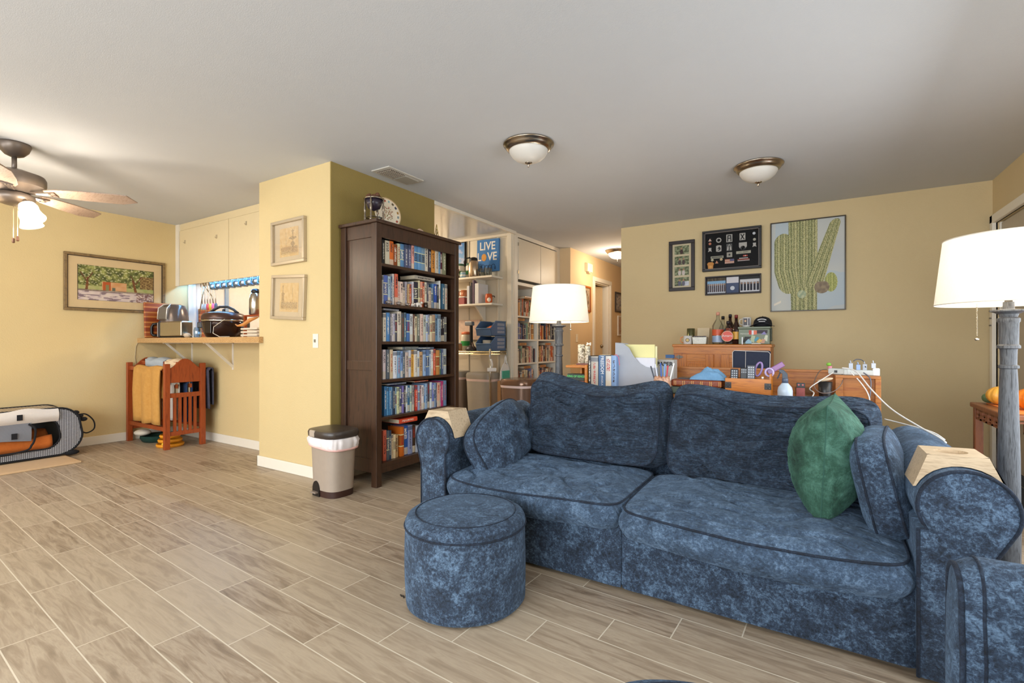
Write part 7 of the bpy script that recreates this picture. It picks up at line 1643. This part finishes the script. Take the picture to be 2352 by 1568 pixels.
# ================================================================ pictures on the far wall
def cactus(u, v):
    n = nz(u*30, v*30); bg = lerp('#b9bfc2', '#c8c9c2', 0.5+nz(u*3, v*3)); 
    if nz(u*2.2+4, v*2.2) > 0.15: bg = lerp(bg, '#a9bfd0', 0.5)
    def rib(s, w_, k):
        r = abs(math.sin(s/w_*PI*k)); dots = (math.sin(v*260) > 0.2)
        c = lerp('#7c8050', '#b0aa76', 0.5+0.5*math.sin(s/w_*9)+n*0.6)
        if r < 0.28: c = lerp(c, '#4f5534', 0.75 if dots else 0.35)
        elif r > 0.85: c = lerp(c, '#d8d49a', 0.45)
        st2 = nz(u*85, v*120, 7)
        if st2 > 0.18: c = lerp(c, '#dcd8b4', 0.45)
        elif st2 < -0.25: c = lerp(c, '#565a3c', 0.5)
        return c
    c = None
    if v < 0.30 and abs(u-0.46) < 0.18-0.04*max(0, 0.12-v): c = rib(u-0.46, 0.18, 3.2)
    hw = 0.20 if v > 0.5 else 0.20-0.42*(0.5-v)**1.2                     # main column
    if v > 0.25 and abs(u-0.445) < hw: c = rib(u-0.445, hw, 5.0)
    lc = 0.170+max(0, 0.45-v)*0.30; lh = 0.125 if v > 0.4 else 0.125-0.08*(0.4-v)   # left arm
    if 0.19 < v < 0.875:
        top = 1 if v < 0.77 else math.sqrt(max(0, 1-((v-0.77)/0.105)**2)); bot = 1 if v > 0.28 else math.sqrt(max(0, 1-((0.28-v)/0.09)**2))
        if abs(u-lc+0.02*math.sin(v*4)) < lh*top and u < 0.28+0.25*max(0, 0.42-v) and u > lc-lh*bot: c = rib(u-lc, lh, 3.2)
    if v > 0.29:                                                            # right arm
        rc = 0.60+(v-0.30)*0.43; rh = 0.125-0.055*(v-0.3)/0.65
        top = 1 if v < 0.93 else math.sqrt(max(0, 1-((v-0.93)/0.055)**2))
        if abs(u-rc) < rh*top: c = rib(u-rc, rh, 3.6)
    x, y = (u-0.82)/0.085, (v-0.30)/0.105
    if x*x+y*y < 1: c = lerp(rib(u-0.82, 0.085, 2.6), '#b4c05c', 0.4)
    x, y = (u-0.70)/0.10, (v-0.25)/0.07
    if x*x+y*y < 1 and v < 0.31: c = lerp('#7c6c5c', '#9c8c70', 0.5+n)
    if ((u-0.43)/0.06)**2+((v-0.18)/0.045)**2 < 1: c = lerp('#9aa88c', '#c0c4a0', 0.5+n*2)
    if c is None:
        c = bg
        if 0.04 < u < 0.14 and abs(v-0.07-0.35*(u-0.04)) < 0.012: c = lerp(bg, '#f0e4d0', 0.8)
    return c
picture('cactus_print', 'large thin-framed drawing of a saguaro cactus on the far wall', 'picture', 0.64, 0.91, wallS(-0.025, 5.62, 1.832), 0.010, 0.022, plain('dark_bronze_frame', '#4a4238', 0.3, 0.4), None, 0.625, 0.895, cactus, 190, 270, glassy=False)
M_dkfr = plain('dark_mahogany_frame', '#20110d', 0.45)
t = picture('photo_frame', 'narrow dark frame holding four stacked photographs on the far wall', 'picture frame', 0.28, 0.565, wallS(-1.226, 5.62, 1.927), 0.038, 0.024, M_dkfr, P('#d8c9a8', 0.8), 0.001, 0.001, None, 2, 2)
for k in range(4):
    def fn(u, v, k=k):
        n = nz(u*7+k*9, v*5); n2 = nz(u*18+k, v*14)
        c = lerp('#4c5438', '#a8b08c', 0.5+n+n2*0.5)
        if k == 3 and v < 0.5 and u > 0.55: c = lerp('#c8ccdc', '#e4e4ec', n+0.5)
        for px_ in ((0.35, 0.62) if k != 0 else (0.48,)):
            if ((u-px_)/0.11)**2+((v-0.28)/0.30)**2 < 1: c = hx(['#4c3430', '#584c48', '#d8ccc4', '#6c6c80'][k])
            if ((u-px_)/0.06)**2+((v-0.66)/0.12)**2 < 1: c = hx('#b8886c')
        return c
    paint('photograph', 0.155, 0.096, 44, 28, fn, wallS(-1.226, 5.62, 2.105-k*0.1185) @ T(0, 0, 0.0078), t)
# insignia shadow box
t = picture('shadow_box', 'black shadow box displaying military patches and badges on the far wall', 'shadow box', 0.578, 0.440, wallS(-0.714, 5.62, 2.056), 0.022, 0.045, P('#120d0b', 0.45), plain('black_backing', '#0c0b0d', 0.9), 0.001, 0.001, None, 2, 2, inner=P('#7a7068', 0.4))
MS = wallS(-0.714, 5.62, 2.056) @ T(0, 0, 0.0062)
SV = '#b8b4ac'
def patch(nm_, poly, c, over=None, h=0.003):
    o = part(MB(MS).prism(poly, 0, h), nm_, P(c, 0.6), t)
    if over:
        for p2, c2 in over: 
            q = MB(MS).prism(p2, h, h+0.0012).build('emblem', P(c2, 0.6), o); pass
def sh(cx_, cy_, pts): return [(cx_+a, cy_+b) for a, b in pts]
def circ(cx_, cy_, r, n=20, sy=1): return [(cx_+r*math.cos(2*PI*k/n), cy_+r*sy*math.sin(2*PI*k/n)) for k in range(n)]
def rect(cx_, cy_, w_, h_): return sh(cx_, cy_, [(-w_/2, -h_/2), (w_/2, -h_/2), (w_/2, h_/2), (-w_/2, h_/2)])
patch('round_patch', circ(-0.125, 0.115, 0.027), SV, [(circ(-0.125, 0.115, 0.016), '#18181a'), (circ(-0.125, 0.115, 0.008), '#d0ccc4')])
patch('letter_patch', rect(-0.02, 0.125, 0.060, 0.082), SV, [(sh(-0.02, 0.125, [(-0.022, -0.034), (-0.012, -0.034), (-0.008, 0.030), (-0.018, 0.030)]), '#222224'), (sh(-0.02, 0.125, [(0.012, -0.034), (0.022, -0.034), (0.018, 0.030), (0.008, 0.030)]), '#222224'), (sh(-0.02, 0.125, [(-0.018, 0.022), (0.018, 0.022), (0.018, 0.032), (-0.018, 0.032)]), '#222224'), (sh(-0.02, 0.125, [(-0.014, -0.006), (0.014, -0.006), (0.014, 0.003), (-0.014, 0.003)]), '#222224')])
patch('crossed_patch', rect(0.108, 0.128, 0.056, 0.074), SV, [(sh(0.108, 0.128, [(-0.022, -0.030), (-0.012, -0.032), (0.022, 0.026), (0.012, 0.030)]), '#222224'), (sh(0.108, 0.128, [(0.022, -0.030), (0.012, -0.032), (-0.022, 0.026), (-0.012, 0.030)]), '#232325')])
patch('horse_patch', sh(-0.125, 0.025, [(-0.027, -0.03), (0, -0.037), (0.027, -0.03), (0.027, 0.03), (0, 0.037), (-0.027, 0.03)]), SV, [(sh(-0.125, 0.025, [(-0.012, -0.024), (0.004, -0.01), (-0.004, -0.002), (-0.016, -0.006), (0.006, 0.024), (0.020, 0.0), (0.016, -0.012), (0.002, -0.024)]), '#18181a')])
patch('arrow_patch', rect(-0.02, 0.028, 0.056, 0.074), '#5a5a58', [(sh(-0.02, 0.028, [(-0.022, -0.032), (-0.010, -0.032), (-0.006, 0.0), (-0.014, 0.0), (0, 0.030), (0.014, 0.0), (0.006, 0.0), (0.010, -0.032), (0.022, -0.032), (0.018, 0.004), (0, 0.034), (-0.018, 0.004)]), '#c8c4bc')])
patch('shield_patch', sh(0.112, 0.030, [(-0.038, 0.036), (0.038, 0.036), (0.038, -0.008), (0.022, -0.032), (0, -0.044), (-0.022, -0.032), (-0.038, -0.008)]), SV, [(circ(0.112, 0.006+0.0, 0.024), '#1c1c1e'), (sh(0.112, 0.008, [(-0.012, -0.02), (0.004, -0.016), (0.018, 0.018), (0.002, 0.022)]), '#c8c4bc')])
patch('star_patch', rect(-0.018, -0.052, 0.054, 0.052), '#a8a498', [(sh(-0.018, -0.052, [(0.016*(1 if k % 2 == 0 else 0.45)*math.sin(k*PI/5), 0.016*(1 if k % 2 == 0 else 0.45)*math.cos(k*PI/5)) for k in range(10)]), '#1c1c1e')])
patch('name_tape', rect(-0.142, -0.068, 0.128, 0.026), '#b4b09c'); patch('service_tape', rect(0.118, -0.038, 0.140, 0.028), '#b4b09c')
text('U.S. ARMY', 0.021, MS @ T(0.118, -0.038, 0.0036), P('#26261f', 0.7), t)
mb = MB(MS)
for k in range(9): mb.box(-0.196+k*0.0125, -0.188+k*0.0125, -0.076, -0.060, 0.003, 0.0036)
part(mb, 'tape_stitching', P('#33322a', 0.7), t)
patch('flag_patch', rect(-0.018, -0.122, 0.092, 0.046), '#c88468', [(sh(-0.018, -0.122, [(0.004, 0.0), (0.046, 0.0), (0.046, 0.023), (0.004, 0.023)]), '#5a5a80'), (rect(-0.018, -0.140, 0.092, 0.004), '#e0d0c0'), (rect(-0.039, -0.112, 0.044, 0.004), '#e0d0c0'), (rect(-0.018, -0.130, 0.092, 0.004), '#e0d0c0')])
patch('police_badge', sh(-0.208, -0.155, [(-0.026, -0.03), (-0.028, 0.0), (-0.036, 0.022), (-0.020, 0.038), (0.020, 0.038), (0.036, 0.022), (0.028, 0.0), (0.026, -0.03), (0, -0.042)]), '#d08c3c', [(circ(-0.208, -0.168, 0.016), '#e8a858')], 0.005)
for x, y, c in ((-0.190, -0.095, '#c8c09c'), (-0.10, -0.095, '#d0b88c'), (0.218, 0.150, '#d8dce0'), (0.222, 0.085, '#b8b4a4'), (-0.214, 0.085, '#c87a5c')): patch('round_pin', circ(x, y, 0.014), c, None, 0.004)
for x, y, c in ((-0.214, 0.125, '#d8b8a8'), (-0.145, -0.122, '#c88c6c')): patch('triangular_pin', sh(x, y, [(-0.017, -0.013), (0.017, -0.013), (0, 0.018)]), c, None, 0.004)
for x, y in ((-0.214, 0.018), (0.222, 0.028)): patch('metal_insignia', sh(x, y, [(-0.018, -0.022), (-0.008, -0.014), (0.008, -0.014), (0.018, -0.022), (0.018, -0.012), (0.012, -0.006), (0.015, 0.022), (-0.015, 0.022), (-0.012, -0.006), (-0.018, -0.012)]), '#c4c0b8', None, 0.004)
for r_ in range(3):
    mb = MB(MS)
    for k in range(8 if r_ else 6):
        x = 0.062+k*0.0145+(0.0145 if not r_ else 0); mb.box(x, x+0.0115, -0.096-r_*0.0125-0.008, -0.096-r_*0.0125, 0, 0.003)
    part(mb, 'ribbon_row', P(['#dcd8d4', '#c86450', '#e0d0cc'][r_], 0.6), t)
patch('ribbon_bar', rect(0.135, -0.076, 0.042, 0.014), '#c8503c', [(rect(0.135, -0.076, 0.006, 0.014), '#e8e0d8')])
# group photographs frame
t = picture('photo_frame', 'wide dark frame with two group photographs around a blue certificate', 'picture frame', 0.548, 0.205, wallS(-0.703, 5.62, 1.680), 0.014, 0.022, M_dkfr, P('#1a1618', 0.8), 0.001, 0.001, None, 2, 2)
def crowd(seed, sky, people, ground):
    def fn(u, v):
        c = hx(sky) if v > 0.62 else hx(ground)
        if v > 0.80: c = lerp('#3c3428', '#6c5c44', nz(u*12, v*8, seed)+0.5) if seed == 1 else hx('#1c1c20')
        n = nz(u*30+seed, 0)
        if 0.10 < v < 0.62+0.05*n and abs(math.sin(u*PI*(9 if seed == 1 else 6))) > 0.42: c = lerp(people, '#2c2c3c', nz(u*20, v*9, seed)+0.4)
        if 0.52+0.05*n < v < 0.60+0.05*n and abs(math.sin(u*PI*(9 if seed == 1 else 6))) > 0.75: c = hx('#b48c70')
        return c
    return fn
MW = wallS(-0.703, 5.62, 1.680)
paint('photograph', 0.185, 0.165, 60, 40, crowd(1, '#8cb8dc', '#5c4848', '#c8ccd4'), MW @ T(-0.160, 0, 0.0078), t)
paint('photograph', 0.185, 0.165, 60, 40, crowd(2, '#d4d4d8', '#1c2030', '#dcdce0'), MW @ T(0.166, 0, 0.0078), t)
part(MB(MW).box(-0.060, 0.062, -0.085, 0.085, 0.0062, 0.0078), 'certificate', P('#2c4068', 0.5), t)
part(MB(MW).box(-0.058, 0.060, 0.020, 0.083, 0.0079, 0.0088), 'certificate_label', P('#dcd8dc', 0.5), t)
part(MB(MW).lathe([(0.022, 0.0079), (0.022, 0.0086)], (0.0, -0.035, 0), 20), 'certificate_seal', P('#d4d8e0', 0.5), t)
# ================================================================ carved table with pumpkins
TX, TY, TW, TL, TH = 0.84, 3.36, 0.62, 0.60, 0.70
t = thing('carved_table', 'reddish rosewood table with fretwork apron near the door', 'table', None, (1.1, 3.66, 0))
part(MB().box(TX-0.01, TX+TW*0.72, TY-0.01, TY+TL+0.01, TH-0.028, TH), 'tabletop', M_rose, t, bevel=0.006)
X2 = TX+TW*0.72
for x in (TX+0.022, X2-0.03):
    for y in (TY+0.02, TY+TL-0.02): part(MB().box(x-0.020, x+0.020, y-0.020, y+0.020, 0, TH-0.028), 'leg', M_rose, t, bevel=0.005)
def fret(side):
    mb = MB()
    L_ = TL-0.08 if side == 'y' else (X2-TX)-0.09; n_ = 5 if side == 'y' else 4
    for k in range(n_):
        a0 = 0.02+L_*k/n_; w_ = L_/n_*0.80; z1 = TH-0.034; z0 = z1-0.062
        def bar(a, b, c, d):
            if side == 'y': mb.box(TX+0.008, TX+0.024, TY+0.04+a, TY+0.04+b, c, d)
            else: mb.box(TX+0.045+a, TX+0.045+b, TY+0.004, TY+0.020, c, d)
        bar(a0-0.02, a0-0.02+L_/n_, z1-0.010, z1); bar(a0, a0+0.009, z0, z1); bar(a0+w_-0.009, a0+w_, z0, z1); bar(a0, a0+w_, z0, z0+0.010)
        bar(a0+w_*0.3, a0+w_*0.3+0.008, z0+0.016, z1-0.02); bar(a0+w_*0.3, a0+w_*0.75, z0+0.026, z0+0.034); bar(a0+w_, a0+L_/n_, z0+0.02, z0+0.030)
    part(mb, 'fretwork_apron', M_rose, t)
fret('y'); fret('x')
single(MB().box(TX+0.05, X2-0.05, TY+0.05, TY+TL-0.05, TH+0.0005, TH+0.004), 'table_runner', plain('orange_cloth', '#dc7a2c', 0.8), 'bright orange cloth spread on the rosewood table', 'cloth')
def pumpkin(x, y, z, r, c, lab, sq=0.8, ribs=9, name='pumpkin'):
    tt = thing(name, lab, 'pumpkin', None, (x, y, z)); mb = MB(); n = 54; m = 16; vs = []; fs = []
    for i in range(m+1):
        a = PI*i/m
        for k in range(n):
            th = 2*PI*k/n; rr_ = r*math.sin(a)*(1-0.07*(1-abs(math.cos(th*ribs/2)))**2*1.5)+1e-4; vs.append((x+rr_*math.cos(th), y+rr_*math.sin(th), z+r*sq-r*sq*math.cos(a)*(1-0.12*math.sin(a)**0.5*0)))
    for i in range(m):
        for k in range(n): fs.append((i*n+k, i*n+(k+1) % n, (i+1)*n+(k+1) % n, (i+1)*n+k))
    mb.add(vs, fs); part(mb, 'flesh', P(c, 0.4), tt, smooth=True)
    part(MB().tube([(x, y, z+2*r*sq-0.008), (x+0.004, y, z+2*r*sq+0.012), (x+0.014, y, z+2*r*sq+0.026)], 0.007, 8), 'stem', P('#7a7040', 0.7), tt, smooth=True)
pumpkin(0.995, 3.60, TH+0.0045, 0.072, '#dc7418', 'round orange pumpkin on the rosewood table right of the lamp pole')
pumpkin(0.93, 3.82, TH+0.0045, 0.062, '#e0a03c', 'yellow-orange gourd on the rosewood table left of the lamp pole', 0.85, 11, 'gourd')
mb = MB(); mb.ball((0.895, 3.90, TH+0.034), 0.028, 14, sq=(1, 1.2, 1)); single(mb, 'gourd', plain('striped_gourd', '#5c7048', 0.5, var=0.5, scale=50), 'small green striped gourd at the left end of the rosewood table', 'gourd', smooth=True)
pumpkin(1.13, 3.72, TH+0.0045, 0.05, '#d8d0b0', 'small pale squash at the right edge of the picture', 0.8, 9, 'squash')
single(MB().box(1.02, 1.31, 4.05, 5.40, 0.001, 0.012), 'door_mat', plain('slate_mat', '#3d4550', 0.95, bump=0.5, bscale=300), 'slate grey mat on the floor in front of the entry door', 'mat')
single(MB().box(0.99, 1.31, 3.98, 4.045, 0.001, 0.02), 'strip', P('#a8503c', 0.7), 'narrow red strip lying on the floor beside the slate mat', 'strip')
